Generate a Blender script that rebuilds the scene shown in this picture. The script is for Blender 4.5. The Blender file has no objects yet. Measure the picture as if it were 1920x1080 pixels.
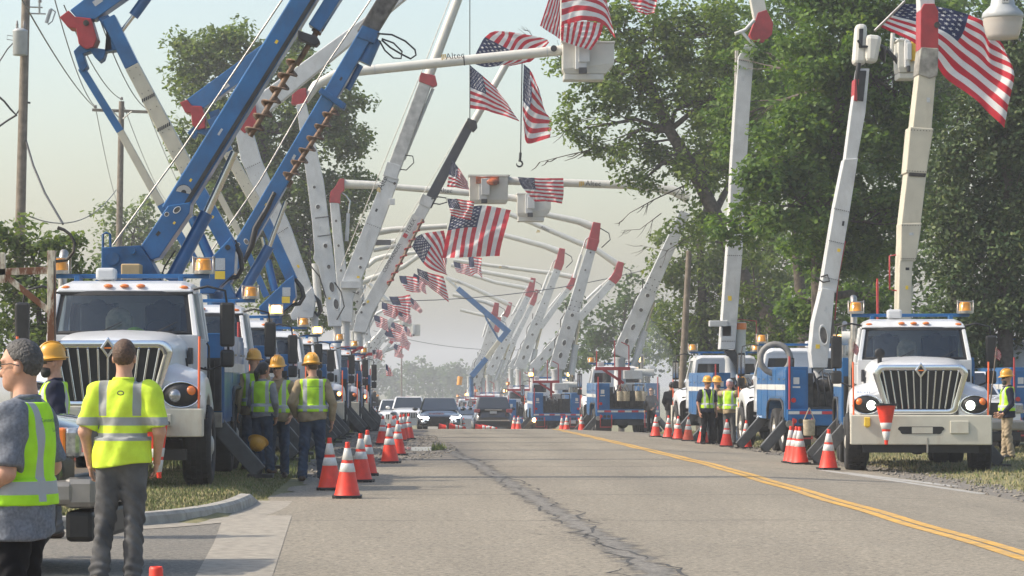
import bpy, math, random
import numpy as np
from mathutils import Vector, Matrix

S = bpy.context.scene
COL = S.collection
rnd = random.Random(7)
nrg = np.random.default_rng(11)
R = math.radians

# ------------------------------------------------------------------ camera
FPX, VX, HY, CH = 5400.0, 780.0, 710.0, 1.52     # focal length in pixels of the 1920 wide photo, vanishing point, eye height
cam = bpy.data.cameras.new('camera')
cam.sensor_width = 36.0
cam.lens = 36.0 * FPX / 1920.0
cam.shift_x = (960 - VX) / 1920.0
cam.shift_y = (HY - 540) / 1920.0
cam.clip_start, cam.clip_end = 0.5, 6000
camo = bpy.data.objects.new('camera', cam)
camo.location = (0, 0, CH)
camo.rotation_euler = (R(90), 0, 0)
COL.objects.link(camo)
S.camera = camo

# ------------------------------------------------------------------ daylight
SUN_EL, SUN_AZ = 42.0, 266.0                      # azimuth clockwise from +Y: the sun stands to the left of the road
W = bpy.data.worlds.new('World')
S.world = W
W.use_nodes = True
nt = W.node_tree
for n in list(nt.nodes):
    nt.nodes.remove(n)
out = nt.nodes.new('ShaderNodeOutputWorld')
bg = nt.nodes.new('ShaderNodeBackground')
sky = nt.nodes.new('ShaderNodeTexSky')
sky.sky_type = 'NISHITA'
sky.sun_disc = False
sky.sun_elevation = R(SUN_EL)
sky.sun_rotation = R(SUN_AZ)
sky.air_density, sky.dust_density, sky.ozone_density = 1.2, 2.9, 0.45
bg.inputs[1].default_value = 0.116
nt.links.new(sky.outputs[0], bg.inputs[0])
nt.links.new(bg.outputs[0], out.inputs[0])
sl = bpy.data.lights.new('sun', 'SUN')
sl.energy = 2.45
sl.angle = R(1.0)
sl.color = (1.0, 0.905, 0.76)
so = bpy.data.objects.new('sun', sl)
az, el = R(SUN_AZ), R(SUN_EL)
sdir = Vector((math.sin(az) * math.cos(el), math.cos(az) * math.cos(el), math.sin(el)))
so.rotation_euler = (-sdir).to_track_quat('-Z', 'Y').to_euler()
so.location = (-30, 0, 40)
COL.objects.link(so)
S.view_settings.view_transform = 'Standard'
S.view_settings.look = 'None'
S.view_settings.gamma = 1
S.view_settings.use_curve_mapping = False
S.view_settings.exposure = 1.05
HAZE_DENSITY = 0.0008

# ------------------------------------------------------------------ helpers
def U(px, py, Y):
    """world point seen at photo pixel (px,py) at distance Y"""
    return Vector(((px - VX) * Y / FPX, Y, CH + (HY - py) * Y / FPX))

def lerp(a, b, t):
    return a + (b - a) * t

def drop(Y):
    return float(np.interp(Y, [50, 73, 93, 108, 114, 120, 130, 142, 160, 200, 300, 500, 900], [0, .13, .26, .37, .55, .72, .88, 1.03, 1.42, 2.3, 3.8, 5.0, 5.5]))

def sm(a, b, x):
    t = min(1, max(0, (x - a) / (b - a)))
    return t * t * (3 - 2 * t)

def G(X, Y):
    """ground height"""
    z = -drop(Y) - 0.04 * min(4.0, max(0, X - 5.2))
    z += 0.115 * sm(-1.98, -2.35, X) * sm(28.0, 31.5, Y + 0.55 * (X + 2.0)) * (1 - .55 * sm(42, 55, Y))
    z += 0.06 * sm(8.6, 10, X)
    return z

class MB:
    """collects geometry for ONE mesh object"""
    def __init__(self):
        self.v, self.f, self.m, self.s = [], [], [], []
        self.mi = 0
        self.smooth = False
    def add(self, verts, faces, smooth=None):
        o = len(self.v)
        self.v.extend([tuple(x) for x in verts])
        for f in faces:
            self.f.append([i + o for i in f]); self.m.append(self.mi)
            self.s.append(self.smooth if smooth is None else smooth)
        return self
    def box(self, x0, x1, y0, y1, z0, z1):
        p = [(x0, y0, z0), (x1, y0, z0), (x1, y1, z0), (x0, y1, z0), (x0, y0, z1), (x1, y0, z1), (x1, y1, z1), (x0, y1, z1)]
        return self.add(p, [(0, 3, 2, 1), (4, 5, 6, 7), (0, 1, 5, 4), (1, 2, 6, 5), (2, 3, 7, 6), (3, 0, 4, 7)])
    def cbox(self, c, s):
        return self.box(c[0] - s[0] / 2, c[0] + s[0] / 2, c[1] - s[1] / 2, c[1] + s[1] / 2, c[2] - s[2] / 2, c[2] + s[2] / 2)
    def beam(self, a, b, wa, wb=None, ta=None, tb=None, up=(0, 1, 0)):
        """rectangular section from a to b: w lies across, t along `up`"""
        a, b = Vector(a), Vector(b)
        wb = wa if wb is None else wb
        ta = wa if ta is None else ta
        tb = ta if tb is None else tb
        d = (b - a).normalized()
        u = Vector(up); u = (u - d * u.dot(d))
        if u.length < 1e-4: u = Vector((1, 0, 0)) - d * d.x
        u.normalize()
        n = d.cross(u)
        p = []
        for c, w, t in ((a, wa, ta), (b, wb, tb)):
            for i, j in ((-1, -1), (1, -1), (1, 1), (-1, 1)):
                p.append(c + n * (w / 2 * i) + u * (t / 2 * j))
        return self.add(p, [(0, 3, 2, 1), (4, 5, 6, 7), (0, 1, 5, 4), (1, 2, 6, 5), (2, 3, 7, 6), (3, 0, 4, 7)])
    def tube(self, pts, r, n=8, cap=True, smooth=True):
        pts = [Vector(p) for p in pts]
        rs = r if isinstance(r, (list, tuple)) else [r] * len(pts)
        ring, prev = [], None
        for i, p in enumerate(pts):
            d = (pts[min(i + 1, len(pts) - 1)] - pts[max(i - 1, 0)])
            if d.length < 1e-7: d = Vector((0, 0, 1))
            d.normalize()
            if prev is None:
                prev = Vector((0, 0, 1)) if abs(d.z) < .9 else Vector((1, 0, 0))
            u = prev - d * prev.dot(d)
            if u.length < 1e-5: u = Vector((0, 1, 0)) - d * d.y
            u.normalize(); prev = u
            w = d.cross(u)
            ring.append([p + (u * math.cos(2 * math.pi * k / n) + w * math.sin(2 * math.pi * k / n)) * rs[i] for k in range(n)])
        v = [q for rg in ring for q in rg]
        f = []
        for i in range(len(pts) - 1):
            for k in range(n):
                a = i * n + k; b = i * n + (k + 1) % n
                f.append((a, b, b + n, a + n))
        self.add(v, f, smooth)
        if cap:
            self.add(ring[0], [tuple(range(n - 1, -1, -1))], False)
            self.add(ring[-1], [tuple(range(n))], False)
        return self
    def cyl(self, a, b, r, r2=None, n=14, smooth=True):
        return self.tube([a, b], [r, r if r2 is None else r2], n, True, smooth)
    def lathe(self, prof, c=(0, 0, 0), axis='z', n=24, smooth=True, close=False):
        """prof: list of (radius, height)"""
        v, f = [], []
        for r, h in prof:
            for k in range(n):
                a = 2 * math.pi * k / n
                x, y = r * math.cos(a), r * math.sin(a)
                p = (x, y, h) if axis == 'z' else ((h, x, y) if axis == 'x' else (y, h, x))
                v.append((p[0] + c[0], p[1] + c[1], p[2] + c[2]))
        m = len(prof)
        for i in range(m - 1 + (1 if close else 0)):
            for k in range(n):
                a = i * n + k; b = i * n + (k + 1) % n
                j = ((i + 1) % m) * n
                f.append((a, b, j + (k + 1) % n, j + k))
        return self.add(v, f, smooth)
    def prism(self, poly, lo, hi, axis='x'):
        """poly 2D outline extruded along axis; axis x: (y,z); y: (x,z); z: (x,y)"""
        def P(a, b, h):
            return (h, a, b) if axis == 'x' else ((a, h, b) if axis == 'y' else (a, b, h))
        n = len(poly)
        v = [P(a, b, lo) for a, b in poly] + [P(a, b, hi) for a, b in poly]
        f = [tuple(range(n - 1, -1, -1)), tuple(range(n, 2 * n))]
        f += [(i, (i + 1) % n, n + (i + 1) % n, n + i) for i in range(n)]
        return self.add(v, f)
    def ball(self, c, r, n=12, m=8):
        r = r if isinstance(r, (list, tuple)) else (r, r, r)
        v, f = [], []
        for i in range(m + 1):
            t = math.pi * i / m
            for k in range(n):
                a = 2 * math.pi * k / n
                v.append((c[0] + r[0] * math.sin(t) * math.cos(a), c[1] + r[1] * math.sin(t) * math.sin(a), c[2] + r[2] * math.cos(t)))
        for i in range(m):
            for k in range(n):
                a = i * n + k; b = i * n + (k + 1) % n
                f.append((a, a + n, b + n, b))
        return self.add(v, f, True)
    def grid(self, fn, nu, nv, smooth=True):
        v = [fn(i / nu, j / nv) for j in range(nv + 1) for i in range(nu + 1)]
        f = [(j * (nu + 1) + i, j * (nu + 1) + i + 1, (j + 1) * (nu + 1) + i + 1, (j + 1) * (nu + 1) + i) for j in range(nv) for i in range(nu)]
        return self.add(v, f, smooth)
    def xform(self, M):
        self.v = [tuple(M @ Vector(p)) for p in self.v]
        return self
    def build(self, name, mats, parent=None, bevel=0, seg=2, fix=True):
        me = bpy.data.meshes.new(name)
        me.from_pydata(self.v, [], self.f)
        if not isinstance(mats, (list, tuple)): mats = [mats]
        for m in mats: me.materials.append(m)
        me.polygons.foreach_set('material_index', self.m)
        me.polygons.foreach_set('use_smooth', self.s)
        me.update()
        if fix:
            import bmesh
            bm = bmesh.new(); bm.from_mesh(me)
            bmesh.ops.recalc_face_normals(bm, faces=bm.faces)
            bm.to_mesh(me); bm.free()
        o = bpy.data.objects.new(name, me)
        COL.objects.link(o)
        if parent is not None: o.parent = parent
        if bevel:
            b = o.modifiers.new('bevel', 'BEVEL')
            b.width = bevel; b.segments = seg; b.limit_method = 'ANGLE'; b.angle_limit = R(40)
            b.harden_normals = False
        return o

def np_mesh(name, V, Fq, mats, parent=None, smooth=False, mi=None):
    """fast mesh from numpy arrays (all faces the same size)"""
    me = bpy.data.meshes.new(name)
    k = Fq.shape[1]
    me.vertices.add(len(V)); me.vertices.foreach_set('co', np.ascontiguousarray(V, dtype=np.float32).ravel())
    me.loops.add(Fq.size); me.loops.foreach_set('vertex_index', np.ascontiguousarray(Fq, dtype=np.int32).ravel())
    me.polygons.add(len(Fq))
    me.polygons.foreach_set('loop_start', np.arange(0, Fq.size, k, dtype=np.int32))
    me.polygons.foreach_set('loop_total', np.full(len(Fq), k, dtype=np.int32))
    if smooth: me.polygons.foreach_set('use_smooth', np.ones(len(Fq), dtype=bool))
    for m in (mats if isinstance(mats, (list, tuple)) else [mats]): me.materials.append(m)
    if mi is not None: me.polygons.foreach_set('material_index', np.ascontiguousarray(mi, dtype=np.int32))
    me.update(calc_edges=True)
    me.validate()
    o = bpy.data.objects.new(name, me)
    COL.objects.link(o)
    if parent is not None: o.parent = parent
    return o

def tag(o, label=None, cat=None, group=None, kind=None):
    if label: o['label'] = label
    if cat: o['category'] = cat
    if group: o['group'] = group
    if kind: o['kind'] = kind
    return o

def empty(name, loc=(0, 0, 0), rz=0.0):
    o = bpy.data.objects.new(name, None)
    o.empty_display_size = .3
    o.location = loc
    o.rotation_euler = (0, 0, rz)
    COL.objects.link(o)
    return o

CH_MAP = None
def kids(o):
    return [c for c in bpy.data.objects if c.parent is o]

def copy_tree(o, parent=None, table=None, skip=()):
    if table is None:
        table = {}
        for c in bpy.data.objects:
            if c.parent is not None: table.setdefault(c.parent.name, []).append(c)
    c = o.copy()
    COL.objects.link(c)
    c.parent = parent
    for ch in table.get(o.name, []):
        if ch.name.split('.')[0] not in skip: copy_tree(ch, c, table, skip)
    return c

def rootM(root):
    return Matrix.Translation(root.location) @ Matrix.Rotation(root.rotation_euler[2], 4, 'Z')

def wpart(name, mb, mats, root, bevel=0, top=None):
    """geometry given in world coordinates, made a part of `root` (or a sub-part of `top`)"""
    mb.xform(rootM(root).inverted())
    return mb.build(name, mats, top if top is not None else root, bevel)

# ------------------------------------------------------------------ materials
def lin(h):
    h = h.lstrip('#')
    c = [int(h[i:i + 2], 16) / 255 for i in (0, 2, 4)]
    return tuple(x / 12.92 if x <= .04045 else ((x + .055) / 1.055) ** 2.4 for x in c)

def node(nt, t, **kw):
    n = nt.nodes.new(t)
    for k, v in kw.items(): setattr(n, k, v)
    return n

def M(name, col, rough=.5, metal=0.0, var=.12, scale=6.0, bump=0.0, bscale=60.0, col2=None, dirt=0.0, dirtcol=(.10, .085, .065), spec=.5, coat=0.0, emit=None, estr=0.0, coords='Object', dr=(.52, .78)):
    m = bpy.data.materials.new(name)
    m.use_nodes = True
    nt = m.node_tree
    b = nt.nodes['Principled BSDF']
    b.inputs['Roughness'].default_value = rough
    b.inputs['Metallic'].default_value = metal
    b.inputs['Specular IOR Level'].default_value = spec
    b.inputs['Coat Weight'].default_value = coat
    tc = node(nt, 'ShaderNodeTexCoord')
    oi = node(nt, 'ShaderNodeObjectInfo'); va = node(nt, 'ShaderNodeVectorMath', operation='MULTIPLY_ADD')
    va.inputs[1].default_value = (31, 17, 23); nt.links.new(oi.outputs['Random'], va.inputs[0]); nt.links.new(tc.outputs[coords], va.inputs[2])
    src = va.outputs[0]
    nz = node(nt, 'ShaderNodeTexNoise'); nz.inputs['Scale'].default_value = scale; nz.inputs['Detail'].default_value = 5
    nt.links.new(src, nz.inputs['Vector'])
    mx = node(nt, 'ShaderNodeMix', data_type='RGBA')
    c2 = col2 if col2 else tuple(max(0, x * (1 - var * 1.6)) for x in col)
    c1 = col if col2 else tuple(min(.9, x * (1 + var * .6)) for x in col)
    mx.inputs[6].default_value = (*c2, 1); mx.inputs[7].default_value = (*c1, 1)
    rp = node(nt, 'ShaderNodeValToRGB'); rp.color_ramp.elements[0].position = .3; rp.color_ramp.elements[1].position = .7
    nt.links.new(nz.outputs['Fac'], rp.inputs[0]); nt.links.new(rp.outputs[0], mx.inputs[0])
    cur = mx.outputs[2]
    if dirt > 0:
        n2 = node(nt, 'ShaderNodeTexNoise'); n2.inputs['Scale'].default_value = 3.1; n2.inputs['Detail'].default_value = 8; n2.inputs['Roughness'].default_value = .7
        mp = node(nt, 'ShaderNodeMapping'); mp.inputs['Scale'].default_value = (1.3, 1.3, .35)
        nt.links.new(src, mp.inputs[0]); nt.links.new(mp.outputs[0], n2.inputs['Vector'])
        r2 = node(nt, 'ShaderNodeValToRGB'); r2.color_ramp.elements[0].position = dr[0]; r2.color_ramp.elements[1].position = dr[1]
        r2.color_ramp.elements[1].color = (dirt, dirt, dirt, 1)
        m2 = node(nt, 'ShaderNodeMix', data_type='RGBA'); m2.inputs[7].default_value = (*dirtcol, 1)
        nt.links.new(n2.outputs['Fac'], r2.inputs[0]); nt.links.new(r2.outputs[0], m2.inputs[0]); nt.links.new(cur, m2.inputs[6])
        cur = m2.outputs[2]
    nt.links.new(cur, b.inputs['Base Color'])
    if bump > 0:
        n3 = node(nt, 'ShaderNodeTexNoise'); n3.inputs['Scale'].default_value = bscale; n3.inputs['Detail'].default_value = 4
        nt.links.new(src, n3.inputs['Vector'])
        bp = node(nt, 'ShaderNodeBump'); bp.inputs['Strength'].default_value = bump; bp.inputs['Distance'].default_value = .01
        nt.links.new(n3.outputs['Fac'], bp.inputs['Height']); nt.links.new(bp.outputs[0], b.inputs['Normal'])
    if emit:
        b.inputs['Emission Color'].default_value = (*emit, 1); b.inputs['Emission Strength'].default_value = estr
    return m

def glass(name, tint=(.58, .66, .68), opac=.45, rough=.03):
    m = bpy.data.materials.new(name); m.use_nodes = True
    nt = m.node_tree
    for n in list(nt.nodes): nt.nodes.remove(n)
    o = node(nt, 'ShaderNodeOutputMaterial'); tr = node(nt, 'ShaderNodeBsdfTransparent'); tr.inputs[0].default_value = (*tint, 1)
    gl = node(nt, 'ShaderNodeBsdfGlossy'); gl.inputs['Roughness'].default_value = rough; gl.inputs[0].default_value = (.8, .85, .87, 1)
    fr = node(nt, 'ShaderNodeFresnel'); fr.inputs[0].default_value = 1.52
    ma = node(nt, 'ShaderNodeMath', operation='MULTIPLY_ADD'); ma.inputs[1].default_value = 1.0; ma.inputs[2].default_value = opac * .12
    mx = node(nt, 'ShaderNodeMixShader')
    nt.links.new(fr.outputs[0], ma.inputs[0]); nt.links.new(ma.outputs[0], mx.inputs[0])
    nt.links.new(tr.outputs[0], mx.inputs[1]); nt.links.new(gl.outputs[0], mx.inputs[2]); nt.links.new(mx.outputs[0], o.inputs[0])
    return m

BLUE = M('blue_paint', (.006, .108, .30), .34, var=.18, scale=3, dirt=.35, dirtcol=(.05, .06, .08), coat=.3)
BLUE2 = M('blue_paint_worn', (.007, .088, .24), .45, var=.25, scale=4, dirt=.6, dirtcol=(.07, .055, .045))
WHITE = M('white_paint', (.58, .59, .60), .32, var=.07, scale=3, dirt=.3, dirtcol=(.35, .32, .27), coat=.3)
BOOMW = M('white_boom_paint', (.52, .53, .53), .42, var=.1, scale=2.5, dirt=.5, dirtcol=(.30, .28, .24))
CREAM = M('cream_insulated_boom', (.50, .465, .37), .5, var=.08, scale=2.5, dirt=.4, dirtcol=(.28, .24, .18))
BUMPW = M('cream_bumper_paint', (.52, .50, .42), .45, var=.06, scale=5, dirt=.45, dirtcol=(.28, .16, .08))
REDP = M('red_boom_paint', (.36, .028, .035), .45, var=.15, scale=5, dirt=.2)
CHROME = M('chrome', (.75, .77, .80), .13, 1.0, var=.03)
STEEL = M('bare_steel', (.42, .40, .37), .35, .9, var=.2, scale=9)
ROD = M('cylinder_rod_steel', (.62, .60, .55), .25, .9, var=.05)
BLACK = M('black_plastic', (.012, .012, .013), .5, var=.3, scale=10)
DARK = M('dark_steel', (.028, .03, .034), .55, .1, var=.4, scale=5, dirt=.4, dirtcol=(.07, .06, .05))
RUBBER = M('tyre_rubber', (.020, .020, .021), .8, var=.4, scale=8, dirt=.5, dirtcol=(.07, .062, .05))
GRIME = M('grimy_steel', (.06, .055, .05), .7, .2, var=.5, scale=7, dirt=.7, dirtcol=(.12, .09, .06))
RUST = M('rusty_auger', (.20, .125, .08), .7, .3, var=.5, scale=12, dirt=.6, dirtcol=(.36, .33, .30), bump=.3)
AMBER = M('amber_lens', (.75, .30, .02), .2, var=.08, coat=.6)
AMBERON = M('amber_lamp_lit', (.8, .35, .03), .3, emit=(1, .52, .10), estr=7.0)
ORANGE = M('orange_marker_lens', (.80, .20, .03), .25, var=.08, coat=.5)
HEADON = M('headlamp_lit', (.9, .92, .9), .2, emit=(.90, 1.0, .86), estr=2.6)
HEADOFF = M('headlamp_glass', (.42, .44, .46), .08, .6, var=.25, scale=30)
REDLENS = M('red_tail_lens', (.62, .02, .02), .2, var=.1, coat=.6)
REDTUBE = M('red_rail_paint', (.42, .04, .04), .5, var=.2, dirt=.2)
GLASS = glass('cab_glass')
DGLASS = M('dark_car_glass', (.018, .022, .026), .06, var=.1, spec=.8, coat=.5)
SEAT = M('dark_cab_trim', (.03, .032, .036), .8, var=.2)
TAPE = M('white_reflective_tape', (.55, .55, .53), .4, var=.06)
TAPER = M('red_reflective_tape', (.45, .03, .04), .4, var=.08)
FIBER = M('fibreglass_bucket', (.56, .55, .50), .5, var=.05, scale=4, dirt=.25, dirtcol=(.36, .33, .28))
HOSE = M('black_hydraulic_hose', (.012, .012, .013), .42, var=.2)
CANVAS = M('canvas_bag', (.42, .36, .26), .9, var=.2, scale=14, bump=.3)
DECK = M('dark_decal', (.02, .02, .025), .5, var=.05)
YLABEL = M('yellow_warning_decal', (.75, .52, .04), .5, var=.05)
GLABEL = M('grey_data_decal', (.45, .47, .48), .5, var=.12, scale=40)
CARDB = M('cardboard', (.46, .33, .17), .85, var=.08)
LIME = M('lime_fabric', (.45, .80, .06), .8, var=.2, scale=20, bump=.4)
INK = M('dark_green_print', (.03, .12, .07), .6)
# ------------------------------------------------------------------ ground
def asphalt_mat(name, lo, hi, cracks):
    m = bpy.data.materials.new(name); m.use_nodes = True
    nt = m.node_tree; b = nt.nodes['Principled BSDF']; L = nt.links.new
    b.inputs['Roughness'].default_value = .82; b.inputs['Specular IOR Level'].default_value = .35
    tc = node(nt, 'ShaderNodeTexCoord'); P = tc.outputs['Object']
    def noise(sc, det=3, rough=.6, vec=P):
        n = node(nt, 'ShaderNodeTexNoise'); n.inputs['Scale'].default_value = sc; n.inputs['Detail'].default_value = det; n.inputs['Roughness'].default_value = rough
        L(vec, n.inputs['Vector']); return n.outputs['Fac']
    def ramp(f, a, c, ca=(0, 0, 0, 1), cc=(1, 1, 1, 1)):
        r = node(nt, 'ShaderNodeValToRGB'); r.color_ramp.elements[0].position = a; r.color_ramp.elements[1].position = c
        r.color_ramp.elements[0].color = ca; r.color_ramp.elements[1].color = cc
        L(f, r.inputs[0]); return r.outputs[0]
    def math_(op, a, c=None, d=None):
        n = node(nt, 'ShaderNodeMath', operation=op)
        for i, x in enumerate((a, c, d)):
            if x is None: continue
            if isinstance(x, (int, float)): n.inputs[i].default_value = x
            else: L(x, n.inputs[i])
        return n.outputs[0]
    def mix(f, a, c):
        n = node(nt, 'ShaderNodeMix', data_type='RGBA')
        for s, x in ((0, f), (6, a), (7, c)):
            if isinstance(x, tuple): n.inputs[s].default_value = (*x, 1)
            elif isinstance(x, (int, float)): n.inputs[s].default_value = x
            else: L(x, n.inputs[s])
        return n.outputs[2]
    speck = ramp(math_('ADD', math_('MULTIPLY', noise(27, 2, .7), .62), math_('MULTIPLY', noise(13, 2, .6), .38)), .38, .62)
    col = mix(speck, lo, hi)
    mp = node(nt, 'ShaderNodeMapping'); mp.inputs['Scale'].default_value = (1.2, .22, 1); L(P, mp.inputs[0])
    blot = ramp(noise(.55, 4, .6, mp.outputs[0]), .3, .72)
    col = mix(math_('MULTIPLY', blot, .35), col, tuple(x * .66 for x in lo))
    stone = ramp(noise(95, 1, .5), .62, .72)
    col = mix(math_('MULTIPLY', stone, .5), col, tuple(min(.5, x * 1.5) for x in hi))
    crackmask = None
    if cracks:
        sep = node(nt, 'ShaderNodeSeparateXYZ'); L(P, sep.inputs[0])
        x, y = sep.outputs[0], sep.outputs[1]
        mq = node(nt, 'ShaderNodeMapping'); mq.inputs['Scale'].default_value = (.8, 2.4, 1); L(P, mq.inputs[0])
        for xc, wd, k in ((3.35, .55, .22), (7.0, .5, .18), (2.45, .35, -.10), (4.25, .35, -.10), (6.2, .3, -.08)):
            g_ = math_('SUBTRACT', 1, ramp(math_('ABSOLUTE', math_('SUBTRACT', x, xc)), .0, wd))
            g_ = math_('MULTIPLY', g_, ramp(noise(.35, 5, .65, mq.outputs[0]), .30, .70))
            col = mix(math_('MULTIPLY', g_, abs(k)), col, (.075, .07, .062) if k > 0 else (.36, .33, .27))
        dk = math_('MULTIPLY', ramp(y, 0, 1), 1.0)
        def win(v, lo, hi, soft):
            a_ = node(nt, 'ShaderNodeMapRange'); a_.interpolation_type = 'SMOOTHSTEP'; L(v, a_.inputs[0]); a_.inputs[1].default_value = lo; a_.inputs[2].default_value = lo + soft
            b_ = node(nt, 'ShaderNodeMapRange'); b_.interpolation_type = 'SMOOTHSTEP'; L(v, b_.inputs[0]); b_.inputs[1].default_value = hi - soft; b_.inputs[2].default_value = hi; b_.inputs[3].default_value = 1; b_.inputs[4].default_value = 0
            return math_('MULTIPLY', a_.outputs[0], b_.outputs[0])
        broken = math_('MULTIPLY', math_('MULTIPLY', win(y, 47, 84, 9), win(x, -3, 1.9, .9)), ramp(noise(.9, 6, .75, mq.outputs[0]), .40, .52))
        col = mix(math_('MULTIPLY', broken, .7), col, (.085, .08, .074))
        spots = ramp(noise(1.7, 2, .4), .70, .76)
        col = mix(math_('MULTIPLY', spots, .35), col, (.07, .065, .06))
        n1 = noise(1.0, 6, .75, mq.outputs[0])
        off = math_('MULTIPLY', math_('SUBTRACT', n1, .5), .75)
        f = math_('ADD', math_('MULTIPLY_ADD', y, -.0275, 2.50), off)
        d = math_('ABSOLUTE', math_('SUBTRACT', x, f))
        patch = math_('SUBTRACT', 1, ramp(d, .09, .13))
        col = mix(math_('MULTIPLY', patch, .62), col, mix(speck, (.095, .093, .088), (.20, .195, .185)))
        edge = math_('SUBTRACT', 1, ramp(math_('ABSOLUTE', math_('SUBTRACT', d, .13)), .012, .07))
        n2 = ramp(noise(3.0, 5, .8, mq.outputs[0]), .44, .54)
        crackmask = math_('MULTIPLY', edge, n2)
        for yk, amp, wd in ((30.7, .2, .03), (37.6, .3, .045), (43.3, .5, .06), (49.8, .5, .06), (57, .7, .08), (70, 1.0, .1), (84, 1.2, .14)):
            nn = noise(.32, 5, .55)
            dd = math_('ABSOLUTE', math_('ADD', math_('SUBTRACT', y, yk), math_('MULTIPLY', math_('SUBTRACT', nn, .5), amp * 3)))
            cm = math_('SUBTRACT', 1, ramp(dd, wd * .4, wd))
            cm = math_('MULTIPLY', cm, ramp(noise(.8 + yk * .003, 3), .38, .5))
            crackmask = math_('MAXIMUM', crackmask, cm)
        col = mix(math_('MULTIPLY', crackmask, .72), col, (.045, .045, .046))
    L(col, b.inputs['Base Color'])
    bp = node(nt, 'ShaderNodeBump'); bp.inputs['Strength'].default_value = .55; bp.inputs['Distance'].default_value = .012
    h = noise(42, 3, .7)
    if crackmask is not None: h = math_('SUBTRACT', h, crackmask)
    L(h, bp.inputs['Height']); L(bp.outputs[0], b.inputs['Normal'])
    return m

ROADM = asphalt_mat('worn_asphalt', (.125, .110, .085), (.345, .302, .232), True)
DRIVEM = asphalt_mat('driveway_asphalt', (.085, .079, .068), (.27, .247, .205), False)
CONC = M('concrete', (.30, .27, .22), .85, var=.2, scale=9, bump=.35, bscale=120, dirt=.4, dirtcol=(.20, .18, .15))
KERBM = M('kerb_concrete', (.34, .32, .28), .85, var=.22, scale=6, bump=.3, bscale=90, dirt=.6, dirtcol=(.15, .135, .11))
GRAV = M('gravel', (.23, .205, .17), .95, col2=(.09, .08, .068), scale=26, bump=1.0, bscale=34)
SOIL = M('dry_grass_soil', (.21, .185, .085), .95, col2=(.12, .12, .045), scale=3.0, bump=.9, bscale=30, dirt=.55, dirtcol=(.17, .125, .075))
YEL = M('worn_yellow_line', (.60, .335, .05), .7, var=.2, scale=7, dirt=.85, dirtcol=(.28, .22, .14), dr=(.42, .72))
WLINE = M('worn_white_line', (.40, .385, .35), .75, var=.1, scale=4, dirt=.9, dirtcol=(.24, .225, .2), dr=(.38, .62))
PUD = M('puddle_water', (.025, .028, .03), .03, var=.1)

def sheet(name, xs, ys, zoff, mat, label=None, zf=None):
    V = np.array([(x, y, (zf or G)(x, y) + zoff) for y in ys for x in xs])
    nx, ny = len(xs), len(ys)
    F_ = np.array([(j * nx + i, j * nx + i + 1, (j + 1) * nx + i + 1, (j + 1) * nx + i) for j in range(ny - 1) for i in range(nx - 1)])
    o = np_mesh(name, V, F_, mat, None, True)
    return tag(o, label, None, None, 'structure')

ROADL, ROADR = -1.36, 8.05
def road_left(Y):
    return float(np.interp(Y, [5, 31, 32, 36, 40, 45, 51, 57, 66, 80, 400], [-1.36, -1.36, -1.80, -1.84, -1.70, -1.55, -.9, .25, .75, .35, .2]))
def ground_z(x, y):
    z = G(x, y)
    if road_left(y) + .15 < x < ROADR - .15 or (y < 31.5 and x < -1.0): z -= .05
    return z
gx = [-900, -500, -250, -120, -60, -35, -22, -15, -11, -8, -6, -5, -4, -3.5, -3, -2.8, -2.6, -2.4, -2.3, -2.2, -2.1, -2, -1.9, -1.8, -1.6, -1.4, -1.2, -1, -.7, -.4, 0, .3, .6, 1, 2, 4, 5.2, 6, 7, 7.6, 7.9, 8.0, 8.1, 8.4, 8.8, 9.4, 10, 11, 13, 16, 22, 35, 60, 120, 250, 500, 900]
gy = [-40, -10, 5, 14, 20, 24, 26, 27, 28] + [28.5 + .5 * i for i in range(60)] + [59 + 1.5 * i for i in range(40)] + [120, 125, 130, 136, 142, 150, 160, 180, 200, 230, 260, 300, 400, 500, 700, 1000, 1600, 2500]
sheet('ground', gx, gy, -.004, SOIL, zf=ground_z)
# carriageway: left edge follows the broken edge of the tarmac
ry = [3 + i for i in range(28)] + [31 + .5 * i for i in range(100)] + [81 + 1.5 * i for i in range(60)] + [175, 190, 210, 240, 280, 340, 420]
V, NX = [], 26
for y in ry:
    xl = road_left(y) + (.06 * math.sin(y * 5.1) + .09 * math.sin(y * 2.3 + 1)) * (1 if y > 36 else 0)
    xr = ROADR + (.05 * math.sin(y * 4.3) + .07 * math.sin(y * 1.7))
    for i in range(NX):
        x = lerp(xl, xr, i / (NX - 1))
        V.append((x, y, G(x, y) + .006))
F_ = np.array([(j * NX + i, j * NX + i + 1, (j + 1) * NX + i + 1, (j + 1) * NX + i) for j in range(len(ry) - 1) for i in range(NX - 1)])
tag(np_mesh('road', np.array(V), F_, ROADM, None, True), 'worn grey tarmac road running away to a low crest', None, None, 'structure')

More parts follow.
